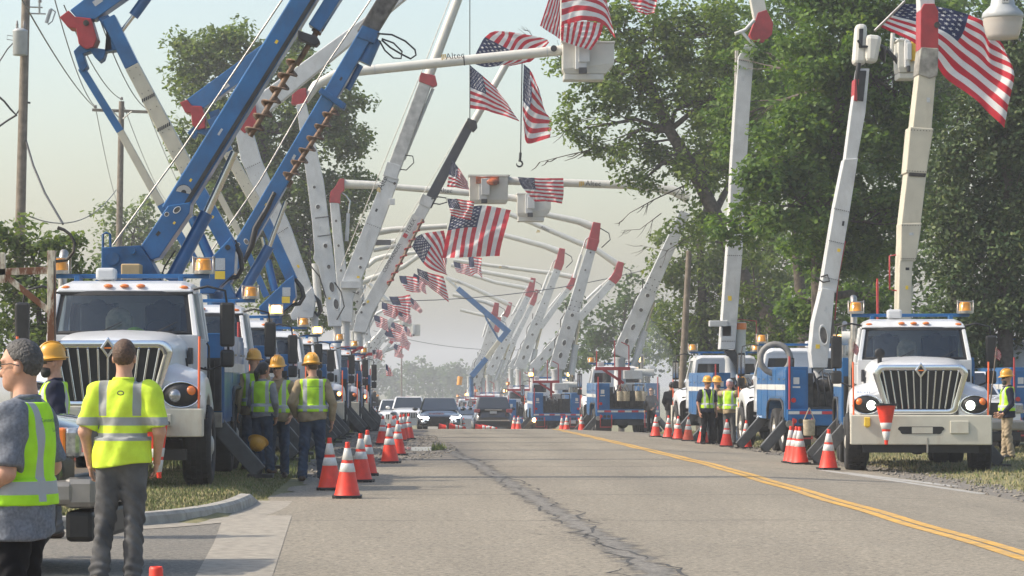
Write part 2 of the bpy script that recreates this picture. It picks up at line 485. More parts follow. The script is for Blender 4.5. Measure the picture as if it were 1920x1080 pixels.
CRK = M('open_crack', (.06, .058, .055), .95, var=.3)
def crack(pts, w, label):
    V, F2 = [], []
    for i, (x, y) in enumerate(pts):
        k = w * (.35 + .9 * rnd.random()) * (1 if 0 < i < len(pts) - 1 else .1)
        d = np.array(pts[min(i + 1, len(pts) - 1)]) - np.array(pts[max(i - 1, 0)]); d = d / max(1e-6, np.hypot(*d)); n = (-d[1], d[0])
        for s in (-1, 1): V.append((x + n[0] * s * k / 2, y + n[1] * s * k / 2, G(x, y) + .0085))
    for i in range(len(pts) - 1): F2.append((2 * i, 2 * i + 1, 2 * i + 3, 2 * i + 2))
    return np.array(V), np.array(F2)
CV, CF, o0 = [], [], 0
def addc(pts, w):
    global o0
    v, f = crack(pts, w, None); CV.append(v); CF.append(f + o0); o0 += len(v)
for side in (-.13, .15):
    y = 21.0; wob = 0
    while y < 66:
        n_ = rnd.randint(5, 14); pts = []
        for _ in range(n_):
            wob = wob * .8 + rnd.gauss(0, .05); pts.append((2.5 - .0275 * y + side + wob + rnd.gauss(0, .015), y)); y += rnd.uniform(.15, .35)
            if rnd.random() < .32:
                q = [pts[-1]]; l = rnd.choice((-1, 1)) * rnd.uniform(.15, .6)
                for k in range(1, 5): q.append((q[0][0] + l * k / 4, q[0][1] + rnd.gauss(0, .12) * k / 4))
                addc(q, .02)
        if n_ > 2: addc(pts, .034)
        y += rnd.uniform(0, .5) * (1 if y < 45 else .3)
for yk in (30.7, 37.6, 43.3, 49.8, 57.2):
    q = []; x = rnd.uniform(-1.0, .4); dy = 0
    while x < rnd.uniform(4.2, 7.9): dy = dy * .9 + rnd.gauss(0, .04); q.append((x, yk + dy + .02 * x)); x += rnd.uniform(.1, .28)
    if len(q) > 3: addc(q, .02)
tag(np_mesh('road_crack', np.concatenate(CV), np.concatenate(CF), CRK), 'ragged cracks along the seam of the tarmac and across the lanes', None, None, 'structure')
# the kerb's curve (foot of its face) from the side street round into the verge
KERB = [(-14, 27.2), (-9, 27.6), (-6, 27.9), (-4.4, 28.3), (-3.5, 28.75), (-2.9, 29.4), (-2.45, 30.3), (-2.16, 31.4), (-2.0, 32.8), (-1.94, 34.3), (-1.95, 35.6)]
def kerb_pts(n=60):
    xs = np.array(KERB); t = np.r_[0, np.cumsum(np.hypot(*np.diff(xs, axis=0).T))]
    tt = np.linspace(0, t[-1], n)
    p = np.c_[np.interp(tt, t, xs[:, 0]), np.interp(tt, t, xs[:, 1])]
    for _ in range(3): p[1:-1] = (p[:-2] + 2 * p[1:-1] + p[2:]) / 4
    return p
kp = kerb_pts()
# side street tarmac and the concrete gutter apron across its mouth
def fan(name, poly, z, mat, label):
    V = [(x, y, (z if not callable(z) else z(x, y))) for x, y in poly]
    mb = MB(); mb.add(V, [tuple(range(len(V)))])
    return tag(mb.build(name, mat, None, fix=False), label, None, None, 'structure')
near = [(x, y - .02) for x, y in kp[::-1] if y < 31.6]
fan('side_street', [(-1.55, 3), (-1.55, 31.6)] + near + [(-14, 3)], .002, DRIVEM, 'grey tarmac mouth of the side street')
fan('gutter_apron', [(-1.62, 20.3), (-1.05, 20.3), (-1.37, 31.8), (-2.12, 31.8), (-1.86, 26.5)], .010, CONC, 'pale concrete gutter apron across the side street')
fan('gutter_apron', [(-1.54, 5), (-.86, 5), (-1.045, 20.27), (-1.615, 20.27)], .010, CONC, 'pale concrete gutter apron across the side street')
# concrete gutter pan against the kerb, then kerb stones
def ribbon(name, pts, a, b, z0, z1, mat, hz=True):
    V, F2 = [], []
    for i, p in enumerate(pts):
        d = np.array(pts[min(i + 1, len(pts) - 1)]) - np.array(pts[max(i - 1, 0)]); d = d / np.hypot(*d)
        n = np.array([-d[1], d[0]])
        for off, z in ((a, z0), (b, z1)):
            q = np.array(p) + n * off; V.append((q[0], q[1], z))
    for i in range(len(pts) - 1): F2.append((2 * i, 2 * i + 2, 2 * i + 3, 2 * i + 1))
    return np_mesh(name, np.array(V), np.array(F2), mat, None, False)
tag(ribbon('gutter_pan', kp, -.42, .02, .007, .014, CONC), 'pale concrete gutter at the foot of the kerb', None, None, 'structure')
kerb = tag(empty('kerb', (-2.4, 30.3, 0)), 'curved concrete kerb round the grass corner', None, None, 'structure')
NK = 10
for k in range(NK):
    seg = kp[k * 6: k * 6 + 7] if k < NK - 1 else kp[k * 6:]
    if len(seg) < 2: continue
    mb = MB(); prof = [(0, 0.0), (0.015, .10), (.05, .135), (.17, .14), (.17, .0)]
    V, n0 = [], len(prof)
    seg = np.array(seg, float); sh = .012
    seg[0] += (seg[1] - seg[0]) * sh; seg[-1] += (seg[-2] - seg[-1]) * sh
    for i, p in enumerate(seg):
        d = seg[min(i + 1, len(seg) - 1)] - seg[max(i - 1, 0)]; d = d / np.hypot(*d); n = np.array([-d[1], d[0]])
        fade = 1 - .75 * sm(34.6, 35.6, p[1]) * (1 if k >= NK - 2 else 0)
        for o_, z in prof:
            q = p + n * o_; V.append((q[0], q[1], z * fade))
    f = [(i * n0 + j, (i + 1) * n0 + j, (i + 1) * n0 + (j + 1) % n0, i * n0 + (j + 1) % n0) for i in range(len(seg) - 1) for j in range(n0)]
    f += [tuple(range(n0)), tuple((len(seg) - 1) * n0 + j for j in range(n0 - 1, -1, -1))]
    mb.add(V, f)
    o = mb.build('kerb_stone', KERBM, None); o.parent = kerb; o.matrix_parent_inverse = Matrix.Translation(-Vector(kerb.location))

# painted lines
def line(name, pts, w, mat, z, label):
    V, F2 = [], []
    for i, (x, y) in enumerate(pts):
        for s in (-1, 1):
            V.append((x + s * w / 2, y, G(x, y) + z))
    for i in range(len(pts) - 1): F2.append((2 * i, 2 * i + 1, 2 * i + 3, 2 * i + 2))
    return tag(np_mesh(name, np.array(V), np.array(F2), mat), label, None, None, 'structure')
yy = [6 + .8 * i for i in range(180)]
for dx, lab in ((-.088, 'near stripe of the double yellow centre line'), (.088, 'far stripe of the double yellow centre line')):
    line('centre_line', [(5.2 + dx + .02 * math.sin(y), y) for y in yy], .125, YEL, .010, lab)
line('edge_line', [(lerp(7.05, 8.05, (50 - y) / 10), y) for y in np.linspace(40.5, 50, 14)], .16, WLINE, .010, 'worn white edge line by the front truck on the right')
line('edge_line', [(lerp(7.25, 8.15, (49 - y) / 5.5), y) for y in np.linspace(43.5, 49, 10)], .2, WLINE, .0105, 'second worn white line of the taper by the front truck')

# gravel shoulders
def gravel(name, left, right, ys, label, n=10):
    V = []
    for y in ys:
        a, b = left(y), right(y)
        a += .14 * math.sin(y * 3.1) + .1 * math.sin(y * 7.7); b += .12 * math.sin(y * 2.7) + .09 * math.sin(y * 6.1)
        for i in range(n):
            x = lerp(a, b, i / (n - 1)); V.append((x, y, G(x, y) + .001 + .012 * math.sin(math.pi * i / (n - 1)) * rnd.random()))
    F2 = np.array([(j * n + i, j * n + i + 1, (j + 1) * n + i + 1, (j + 1) * n + i) for j in range(len(ys) - 1) for i in range(n - 1)])
    return tag(np_mesh(name, np.array(V), F2, GRAV, None, True), label, None, None, 'structure')
gravel('gravel_shoulder', lambda y: np.interp(y, [42, 50, 60, 140], [-1.6, -1.9, -2.0, -2.2]), lambda y: road_left(y) + .12, [43 + .6 * i for i in range(150)], 'gravel shoulder beside the left row of trucks')
gravel('gravel_shoulder', lambda y: ROADR - .12, lambda y: np.interp(y, [36, 44, 60, 150], [9.6, 9.0, 9.1, 9.0]), [30 + .6 * i for i in range(200)], 'gravel shoulder beside the right row of trucks')
# loose stones on the left shoulder and at the right edge
def stones(n, area, label, smin=.012, smax=.035):
    V, F2 = [], []
    base = np.array([(1, 0, 0), (-1, 0, 0), (0, 1, 0), (0, -1, 0), (0, 0, 1), (0, 0, -.5)], float)
    tri = np.array([(0, 2, 4), (2, 1, 4), (1, 3, 4), (3, 0, 4), (2, 0, 5), (1, 2, 5), (3, 1, 5), (0, 3, 5)])
    for k in range(n):
        x, y = area()
        s = rnd.uniform(smin, smax)
        sc = np.array([rnd.uniform(.7, 1.4), rnd.uniform(.7, 1.4), rnd.uniform(.5, .9)]) * s
        a = rnd.random() * 6.28
        b = base * sc * (1 + .3 * nrg.standard_normal((6, 1)))
        c, s_ = math.cos(a), math.sin(a)
        b = np.c_[b[:, 0] * c - b[:, 1] * s_, b[:, 0] * s_ + b[:, 1] * c, b[:, 2]] + np.array([x, y, G(x, y) + s * .35])
        F2.append(tri + len(V) * 6); V.append(b)
    return tag(np_mesh('gravel', np.concatenate(V), np.concatenate(F2), STONE), label, None, None, 'stuff')
STONE = M('loose_stone', (.30, .27, .22), .9, col2=(.10, .09, .08), scale=3)
def larea():
    y = rnd.uniform(44, 88); return rnd.uniform(-1.9, road_left(y) + .25), y
stones(2600, larea, 'loose stones scattered over the left shoulder')
stones(1300, lambda: (rnd.uniform(7.95, 9.2), rnd.uniform(36, 90)), 'loose stones along the right road edge')
# puddle and a weed tuft beside it
mb = MB(); c = U(793, 847, 1); s0 = 61.0; px, py = .17, 65.0
ring = [(px + .42 * math.cos(a) * (1 + .18 * math.sin(3 * a)), py + 2.2 * math.sin(a) * (1 + .15 * math.sin(2 * a + 1)), G(px, py) + .022) for a in [2 * math.pi * i / 28 for i in range(28)]]
mb.add(ring, [tuple(range(28))]); tag(mb.build('puddle', PUD, None, fix=False), 'shallow puddle on the gravel shoulder', None, None, 'structure')

# grass blades where the verge is close enough to read
def blades(n, area, hmin, hmax, mats, label, w=.011):
    P = np.array([area() for _ in range(n)])
    z = np.array([G(x, y) for x, y in P])
    h = nrg.uniform(hmin, hmax, n) * (.6 + .8 * nrg.random(n))
    a = nrg.uniform(0, 6.283, n); ln = nrg.uniform(0, .6, n) * h; b = nrg.uniform(0, 6.283, n)
    dx, dy = np.cos(a) * w, np.sin(a) * w
    p0 = np.c_[P[:, 0] - dx, P[:, 1] - dy, z - .01]; p1 = np.c_[P[:, 0] + dx, P[:, 1] + dy, z - .01]
    p2 = np.c_[P[:, 0] + np.cos(b) * ln, P[:, 1] + np.sin(b) * ln, z + h]
    V = np.stack([p0, p1, p2], 1).reshape(-1, 3)
    return tag(np_mesh('grass', V, np.arange(3 * n).reshape(-1, 3), mats, None, False, nrg.integers(0, len(mats), n)), label, None, None, 'stuff')
GRS = [M('grass_dry', (.30, .26, .13), .8, var=.25, scale=1.2), M('grass_green', (.12, .155, .04), .8, var=.3, scale=1.2), M('grass_olive', (.20, .20, .075), .8, var=.25, scale=1.2)]
kx = np.array(KERB)
def verge():
    while True:
        x, y = rnd.uniform(-9, -1.9), rnd.uniform(28.2, 44.5)
        kyy = np.interp(x, kx[:8, 0], kx[:8, 1])
        if x < -2.2 and y > kyy + .25: return x, y
        if x >= -2.2 and y > 36.2 and x < -1.7: return x, y
blades(70000, verge, .015, .035, GRS, 'short dry grass on the kerbed corner of the verge')
def verge2():
    y = rnd.uniform(44, 110); return rnd.uniform(-6.5, np.interp(y, [35.5, 42, 50, 110], [-1.75, -1.55, -1.95, -2.1])), y
blades(30000, verge2, .05, .11, [GRS[1], GRS[1], GRS[2]], 'longer green grass along the left row of trucks', .014)
def vergeR():
    y = rnd.uniform(38, 130); return rnd.uniform(np.interp(y, [38, 44, 60, 130], [9.3, 8.6, 8.8, 8.8]), 16), y
blades(52000, vergeR, .03, .065, [GRS[0], GRS[0], GRS[2], GRS[1]], 'dry grass along the right row of trucks', .014)
def tuft(): 
    return .52 + rnd.gauss(0, .07), 65.0 + rnd.gauss(0, .25)
tag(blades(160, tuft, .06, .16, [GRS[1]], None, .02), 'small green weed tuft beside the puddle', None, None, 'stuff')
# ------------------------------------------------------------------ utility trucks (front faces -y, ground at z = 0)
WR = .53
def tyre_mesh(parent, x, y, w, lugs, name='tyre', mat=None):
    mb = MB()
    h = w / 2
    mb.lathe([(.30, -h * .86), (.36, -h), (.46, -h * 1.02), (.505, -h * .9), (WR - .012, -h * .72), (WR - .012, h * .72), (.505, h * .9), (.46, h * 1.02), (.36, h), (.30, h * .86)], (x, y, WR), 'x', 36, True, True)
    if lugs:
        n = 30
        for k in range(n):
            for r_, (xa, xb, ph) in enumerate(((-.74, -.40, 0), (-.36, -.02, .5), (.02, .36, 0), (.40, .74, .5))):
                a0 = 2 * math.pi * (k + ph + .07) / n; a1 = 2 * math.pi * (k + ph + .90) / n
                v = []
                for rr in (WR - .02, WR + .004):
                    for a, xx in ((a0, xa), (a1, xa), (a1, xb), (a0, xb)):
                        v.append((x + xx * h, y + rr * math.cos(a), WR + rr * math.sin(a)))
                mb.add(v, [(4, 5, 6, 7), (0, 1, 5, 4), (1, 2, 6, 5), (2, 3, 7, 6), (3, 0, 4, 7)])
    return mb.build(name, mat or RUBBER, parent)

def wheel(root, x, y, side, w=.29, lugs=False, rimmat=None):
    o = tyre_mesh(root, x, y, w, lugs, 'wheel')
    mb = MB(); xo = x + side * w * .5
    mb.lathe([(.30, -.02), (.31, -.01), (.285, -.02), (.265, -.09 * 1), (.14, -.10), (.12, .01), (.07, .03), (0.001, .035)], (0, 0, 0), 'x', 22)
    for k in range(10):
        a = 2 * math.pi * k / 10
        mb.cyl((-.10, .20 * math.cos(a), .20 * math.sin(a)), (-.065, .20 * math.cos(a), .20 * math.sin(a)), .018, n=6)
    if side < 0: mb.xform(Matrix.Scale(-1, 4, (1, 0, 0)))
    mb.xform(Matrix.Translation((xo - side * .02, y, WR)))
    mb.build('rim', rimmat or STEEL_RIM, o)
    return o
STEEL_RIM = M('pale_wheel_rim', (.50, .48, .43), .5, .2, var=.2, scale=8, dirt=.5, dirtcol=(.2, .16, .11))

def rr_poly(hw_t, hw_b, z0, z1, r, n=5):
    """rounded trapezoid outline in (x,z)"""
    pts = []
    for cx, cz, a0 in ((hw_t - r, z1 - r, 0), (-hw_t + r, z1 - r, 90), (-hw_b + r, z0 + r, 180), (hw_b - r, z0 + r, 270)):
        for k in range(n + 1):
            a = R(a0 + 90 * k / n); pts.append((cx + r * math.cos(a), cz + r * math.sin(a)))
    return pts

def ring_prism(mb, outer, inner, y0, y1):
    n = len(outer)
    v = [(x, y0, z) for x, z in outer] + [(x, y0, z) for x, z in inner] + [(x, y1, z) for x, z in outer] + [(x, y1, z) for x, z in inner]
    f = []
    for i in range(n):
        j = (i + 1) % n
        f += [(i, j, n + j, n + i), (2 * n + i, 3 * n + i, 3 * n + j, 2 * n + j), (i, 2 * n + i, 2 * n + j, j), (n + i, n + j, 3 * n + j, 3 * n + i)]
    mb.add(v, f, True)

def make_truck(name, blunt=False, lit=False, tandem=True, lugs=False, body='blue'):
    """conventional cab utility truck. blunt: rounder medium duty nose without the tall grille"""
    t = empty(name)
    BM = BLUE if body == 'blue' else WHITE
    # chassis
    mb = MB()
    for s in (-1, 1): mb.box(s * .48 - .05, s * .48 + .05, .25, 8.4, .62, .92)
    mb.box(-.42, .42, .3, 1.7, .45, 1.0); mb.box(-.75, .75, 1.9, 3.2, .48, .80)
    mb.box(-1.0, 1.0, .88, 1.02, .42, .60); mb.box(-.95, .95, 6.1, 6.35, .42, .62)
    if tandem: mb.box(-.95, .95, 7.45, 7.7, .42, .62)
    mb.ball((0, 6.2, .5), (.24, .26, .24)); mb.box(-.8, .8, 3.4, 5.4, .42, .95); mb.ball((0, .95, .5), (.2, .22, .2)); mb.box(-.8, .8, 8.0, 8.4, .42, .95)
    mb.build('chassis', DARK, t)
    # wheels
    for s in (-1, 1):
        wheel(t, s * 1.09, .95, s, .37, lugs)
        for yy_ in ((6.2, 7.55) if tandem else (6.4,)):
            wheel(t, s * 1.06, yy_, s, .27)
            tyre_mesh(t, s * .76, yy_, .27, False, 'inner_wheel')
    # bumper
    bp = MB(); bp.box(-1.22, 1.22, -.16, .10, .50, 1.02); bo = bp.build('bumper', BUMPW, t, .02)
    x = MB(); x.prism(rr_poly(.40, .36, .69, .82, .05), -.165, -.1, 'y'); x.build('bumper_slot', BLACK, bo)
    x = MB(); x.box(-.16, .2, -.17, -.13, .70, .81); x.build('bumper_plate', BUMPW, bo)
    x = MB(); x.box(.50, .82, -.19, -.15, .70, .92); x.build('bumper_plate', BUMPW, bo, .01)
    x = MB(); x.cyl((.11, -.15, .62), (.11, -.15, .36), .018, n=8); x.build('tow_pin', STEEL, bo)
    x = MB(); x.box(-1.0, 1.0, -.02, .12, .36, .50); x.build('air_dam', BLACK, t)
    # hood
    hw0, hw1, top0, top1 = (.74, .96, 1.82, 2.05) if not blunt else (.80, .97, 1.66, 2.0)
    y0h = .10 if not blunt else -.02
    hd = MB()
    def hood(u, v):
        y = lerp(y0h, 1.86, v)
        w = lerp(hw0, hw1, v ** .8); tp = lerp(top0, top1, v ** .7) + (.03 * math.sin(math.pi * v))
        if v < .12: tp -= (.12 - v) * .6
        a = math.pi * (1 - u)
        c, s_ = math.cos(a), math.sin(a); e = 2 / 5.5
        xx = w * math.copysign(abs(c) ** e, c); zz = 1.0 + (tp - 1.0) * abs(s_) ** e
        zz += .035 * math.exp(-(xx / .30) ** 2) * (1 - v * .5)
        return (xx, y, zz)
    hd.grid(hood, 28, 14)
    front = [hood(i / 28, 0) for i in range(29)]
    hd.add(front, [tuple(range(28, -1, -1))])
    hd.build('hood', WHITE, t)
    for s in (-1, 1):
        x = MB(); x.prism([(1.36, 1.60), (1.62, 1.60), (1.62, 1.82), (1.44, 1.82)], s * .935 - .03, s * .935 + .03, 'x'); v = x.build('hood_vent', BLACK, t, .01)
    # grille
    if not blunt:
        g = MB(); ring_prism(g, rr_poly(.82, .66, 1.03, 1.90, .16), rr_poly(.70, .56, 1.12, 1.80, .10), -.03, .14)
        go = g.build('grille', CHROME, t, .015)
        x = MB(); x.prism(rr_poly(.71, .57, 1.11, 1.81, .1), .05, .09, 'y'); x.build('grille_backing', BLACK, go)
        for k in range(11):
            q = -1 + 2 * k / 10
            x = MB(); bow = .035 * (1 - q * q)
            x.beam((q * .655, -.02 - bow, 1.79), (q * .525 if abs(q) < .99 else q * .53, -.02 - bow, 1.13), .028, .028, .04); x.build('grille_bar', CHROME, go, .006)
        x = MB(); x.cbox((0, -.055, 0), (.17, .05, .17)); x.xform(Matrix.Translation((0, 0, 1.80)) @ Matrix.Diagonal((.85, 1, 1.2, 1)) @ Matrix.Rotation(R(45), 4, 'Y')); eo = x.build('emblem', CHROME, go, .012)
        x = MB(); x.cbox((0, -.083, 0), (.095, .008, .095)); x.xform(Matrix.Translation((0, 0, 1.80)) @ Matrix.Diagonal((.85, 1, 1.2, 1)) @ Matrix.Rotation(R(45), 4, 'Y')); x.mi = 1
        x.box(-.045, .045, -.09, -.085, 1.79, 1.81); x.build('emblem_face', [BLACK, ORANGE], go)
    else:
        g = MB(); ring_prism(g, rr_poly(.60, .50, 1.08, 1.50, .12), rr_poly(.53, .44, 1.14, 1.44, .08), -.09, .05)
        go = g.build('grille', CHROME, t, .01)
        x = MB(); x.prism(rr_poly(.55, .46, 1.12, 1.46, .08), -.03, .0, 'y'); x.build('grille_backing', BLACK, go)
        for k in range(4):
            x = MB(); x.box(-.50, .50, -.075, -.045, 1.16 + k * .075, 1.19 + k * .075); x.build('grille_bar', CHROME, go)
    # fenders with headlamps
    for s in (-1, 1):
        fd = MB()
        def fend(u, v):
            y = lerp(.02, 1.80, v)
            tp = float(np.interp(y, [.02, .10, .3, .7, 1.1, 1.5, 1.8], [1.30, 1.40, 1.50, 1.55, 1.52, 1.40, 1.22]))
            xo = float(np.interp(y, [.02, .12, .4, 1.8], [1.04, 1.13, 1.215, 1.22]))
            q = (y - .95) / .66
            bot = .53 + .66 * math.sqrt(max(0, 1 - q * q)) if abs(q) < 1 else .70
            if y < .35: bot = max(bot, 1.02) if y < .33 else bot
            bot = min(bot, tp - .18)
            sec = [(.66, tp + .10), (.80, tp + .07), (.95, tp + .02), (xo - .06, tp - .05), (xo - .015, tp - .11), (xo, tp - .18), (xo, lerp(tp - .18, bot, .5)), (xo, bot), (xo - .05, bot - .0)]
            k = u * (len(sec) - 1); i = min(int(k), len(sec) - 2); a, b = sec[i], sec[i + 1]; f_ = k - i
            return (s * lerp(a[0], b[0], f_), y, lerp(a[1], b[1], f_))
        fd.grid(fend, 16, 24)
        cap = [fend(i / 16, 0) for i in range(17)] + [(s * .66, .02, 1.02)]
        fd.add(cap, [tuple(range(len(cap)))])
        fo = fd.build('fender', WHITE, t)
        x = MB(); x.box(s * .60 - .06 if s > 0 else s * 1.12, s * 1.12 if s > 0 else s * .60 + .06, 1.6, 1.7, .6, 1.3); x.box(min(s * .62, s * .66), max(s * .62, s * .66), .1, 1.7, .55, 1.45); x.build('wheel_well', BLACK, fo)
        x = MB(); x.ball((s * .93, .03, 1.20), (.235, .10, .155), 20, 12); hl = x.build('headlight', BLACK, t)
        hl.rotation_euler = (0, 0, 0)
        x = MB(); x.ball((s * .86, -.035, 1.19), (.085, .075, .085), 18, 10); lens = x.build('headlight_lens', HEADON if lit else HEADOFF, hl)
        x = MB(); x.ball((s * 1.055, -.01, 1.245), (.07, .06, .07), 14, 8); x.build('turn_signal', ORANGE, hl)
        x = MB(); x.tube([(s * (.93 + .245 * math.cos(a)), .0, 1.20 + .165 * math.sin(a)) for a in [2 * math.pi * k / 20 for k in range(21)]], .014, 6, False); x.build('headlight_trim', CHROME, hl)
        # marker wand on the bumper corner
        x = MB(); x.cyl((s * 1.16, -.02, 1.0), (s * 1.17, -.02, 1.95), .016, n=8); x.build('corner_wand', M_WAND, t)
    # cab
    cb = MB()
    cb.prism([(1.78, .98), (1.72, 2.0), (1.95, 1.95), (3.42, 1.95), (3.42, .98)], -1.02, 1.02, 'x')
    roofp = lambda y, z, w: [(-w, y, z), (w, y, z)]
    v = []
    secs = [(1.98, 2.60, .90), (2.10, 2.70, .90), (2.6, 2.75, .90), (3.30, 2.74, .90), (3.43, 2.66, .90), (3.43, 2.58, .92), (2.0, 2.56, .92)]
    n_ = len(secs)
    for sx in (-1, -.85, .85, 1):
        for (y, z, w) in secs:
            v.append((sx * w * (1.0 if abs(sx) == 1 else 1), y, z - (.05 if abs(sx) == 1 and z > 2.6 else 0)))
    f = []
    for c_ in range(3):
        for i in range(n_): f.append((c_ * n_ + i, c_ * n_ + (i + 1) % n_, (c_ + 1) * n_ + (i + 1) % n_, (c_ + 1) * n_ + i))
    f += [tuple(range(n_)), tuple(range(4 * n_ - 1, 3 * n_ - 1, -1))]
    cb.add(v, f, False)
    for s in (-1, 1):
        cb.beam((s * .985, 1.77, 1.96), (s * .885, 2.06, 2.60), .075, .065, .09)
        cb.beam((s * 1.0, 2.88, 1.92), (s * .90, 2.85, 2.60), .09, .08, .06)
        cb.beam((s * 1.0, 3.37, 1.92), (s * .90, 3.37, 2.60), .09, .09, .09)
        cb.prism([(2.92, 1.94), (3.36, 1.94), (3.36, 2.58), (2.90, 2.58)], s * .975 - .012 - (.03 if s > 0 else -.03), s * .975 + .012 - (.03 if s > 0 else -.03), 'x')
    cb.box(-.95, .95, 3.37, 3.42, 1.93, 2.06); cb.box(-.93, .93, 3.37, 3.42, 2.46, 2.60); cb.box(-.22, .22, 3.37, 3.42, 2.05, 2.47)
    co = cb.build('cab', WHITE, t, .022)
    x = MB()
    def ws(u, v):
        xx = lerp(-1, 1, u) * lerp(.955, .865, v); bow = .10 * (1 - (2 * u - 1) ** 2)
        return (xx, lerp(1.80, 2.05, v) - bow * .9, lerp(2.02, 2.59, v))
    x.grid(ws, 14, 6); x.build('windshield', GLASS, co, fix=False)
    x = MB()
    for (a, b, c_, d) in ((0, .04, 0, 1), (.96, 1, 0, 1), (0, 1, 0, .05), (0, 1, .90, 1)):
        x.grid(lambda u, v: tuple(Vector(ws(lerp(a, b, u), lerp(c_, d, v))) + Vector((0, -.006, 0))), 10, 4)
    x.build('windshield_seal', BLACK, co, fix=False)
    for s in (-1, 1):
        x = MB(); x.add([(s * .995, 1.90, 1.95), (s * 1.0, 2.84, 1.95), (s * .905, 2.80, 2.56), (s * .895, 2.12, 2.56)], [(0, 1, 2, 3)]); x.build('side_window', GLASS, co, fix=False)
        x = MB(); x.box(min(s * .22, s * .90), max(s * .22, s * .90), 3.38, 3.40, 2.06, 2.46); x.build('rear_window', DGLASS, co)
        x = MB(); x.box(min(s * 1.015, s * 1.035), max(s * 1.015, s * 1.035), 1.95, 2.86, 1.02, 1.90); dr = x.build('door', WHITE, co, .01)
        x = MB(); x.box(s * .45 - .24, s * .45 + .24, 2.75, 2.90, 1.35, 2.42); x.ball((s * .45, 2.82, 2.36), (.16, .08, .15)); x.build('seat', SEAT, co, .04)
        x = MB(); x.box(s * .80 - .22, s * .80 + .22, 1.9, 2.5, .48, .54); x.box(s * .85 - .2, s * .85 + .2, 1.95, 2.6, .78, .83); x.build('cab_step', DARK, t)
    for q in (-.35, .40):
        x = MB(); x.tube([(q, 1.70, 2.01), (q + .12, 1.66, 2.06), (q + .34, 1.735, 2.17)], .009, 5); x.build('wiper', BLACK, co)
    x = MB(); x.box(-.93, .93, 1.99, 2.03, 2.54, 2.585); x.build('visor', BLACK, co)
    for s in (-1, 1):
        x = MB(); x.tube([(s * 1.05, 2.92, 1.2), (s * 1.08, 2.93, 1.25), (s * 1.08, 2.93, 1.85), (s * 1.05, 2.92, 1.9)], .014, 6); x.cbox((s * 1.045, 2.74, 1.55), (.02, .14, .04)); x.build('grab_handle', BLACK, co)
        x = MB(); x.cbox((s * .90, 1.30, 1.62), (.04, .03, .12)); x.build('hood_latch', BLACK, t)
    x = MB(); x.box(-.28, .08, 2.2, 2.5, 1.75, 2.28); x.ball((-.1, 2.3, 2.25), (.17, .13, .13)); x.build('duffel_bag', CANVAS, co, .05)
    x = MB(); x.box(-.95, .95, 1.95, 2.2, 1.90, 2.04); x.build('dashboard', SEAT, co, .03)
    x = MB(); x.tube([(.45 + .21 * math.cos(a), 2.22 + .08 * math.sin(a), 2.02 + .19 * math.sin(a)) for a in [2 * math.pi * k / 18 for k in range(19)]], .016, 6, False); x.build('steering_wheel', BLACK, co)
    for q in (-.80, -.22, 0, .22, .80):
        x = MB(); x.ball((q, 2.02 + .03 * (abs(q) > .5), 2.665 - .02 * (abs(q) > .5)), (.065, .04, .026), 12, 6); x.build('roof_marker_light', ORANGE, co)
    # roof rack with beacons
    x = MB(); x.box(-1.08, 1.08, 3.0, 3.1, 2.80, 2.86); x.box(-.75, -.68, 2.6, 3.05, 2.72, 2.82); x.box(.68, .75, 2.6, 3.05, 2.72, 2.82); rk = x.build('light_rack', BLUE, t, .008)
    for s in (-1, 1):
        x = MB(); x.lathe([(.13, 0), (.13, .05), (.115, .06), (.105, .19), (.085, .215), (0.001, .22)], (s * 1.0, 3.02, 2.86), 'z', 16); bo2 = x.build('beacon', AMBER, t)
        x = MB()
        for dx in (-.14, .14): x.tube([(s * 1.0 + dx, 2.9, 2.87), (s * 1.0 + dx, 2.9, 3.10), (s * 1.0 + dx, 3.14, 3.10), (s * 1.0 + dx, 3.14, 2.87)], .01, 6)
        x.tube([(s * 1.0 - .14, 2.9, 3.08), (s * 1.0 + .14, 2.9, 3.08)], .01, 6); x.cyl((s * 1.0, 3.02, 2.86), (s * 1.0, 3.02, 2.91), .14, n=14); x.build('beacon_cage', STEEL, bo2)
    x = MB(); x.box(-.45, -.18, 2.55, 2.85, 2.76, 2.93); x.cyl((-.31, 2.7, 2.7), (-.31, 2.7, 2.78), .06); x.build('spotlight', WHITE, t, .04)
    # mirrors
    for s in (-1, 1):
        x = MB(); x.box(s * 1.39 - .10, s * 1.39 + .10, 2.02, 2.12, 1.84, 2.44); mo = x.build('mirror', BLACK, t, .035)
        x = MB(); x.box(s * 1.39 - .095, s * 1.39 + .095, 2.0, 2.12, 1.56, 1.80); x.build('spot_mirror', BLACK, mo, .04)
        x = MB(); x.tube([(s * .93, 2.15, 2.62), (s * 1.12, 2.08, 2.66), (s * 1.36, 2.07, 2.60), (s * 1.40, 2.14, 2.3), (s * 1.40, 2.14, 1.62), (s * 1.15, 2.05, 1.52), (s * 1.0, 1.95, 1.56)], .017, 6); x.build('mirror_arm', BLACK, mo)
        x = MB(); x.box(s * 1.39 - .08, s * 1.39 + .08, 2.121, 2.125, 1.90, 2.38); x.build('mirror_glass', CHROME, mo)
    # exhaust stack behind the cab
    x = MB(); x.tube([(-1.02, 3.5, .9), (-1.02, 3.5, 2.4)], .10, 12); x.tube([(-1.02, 3.5, 2.4), (-1.02, 3.5, 2.95), (-1.02, 3.56, 3.1), (-1.02, 3.68, 3.18)], .065, 10); x.build('exhaust_stack', STEEL, t)
    # utility body: two runs of side compartments
    yA, yB, zT = 3.75, 8.45, 2.05
    arch_c = 6.87 if tandem else 6.4
    aw = 1.28 if tandem else .66
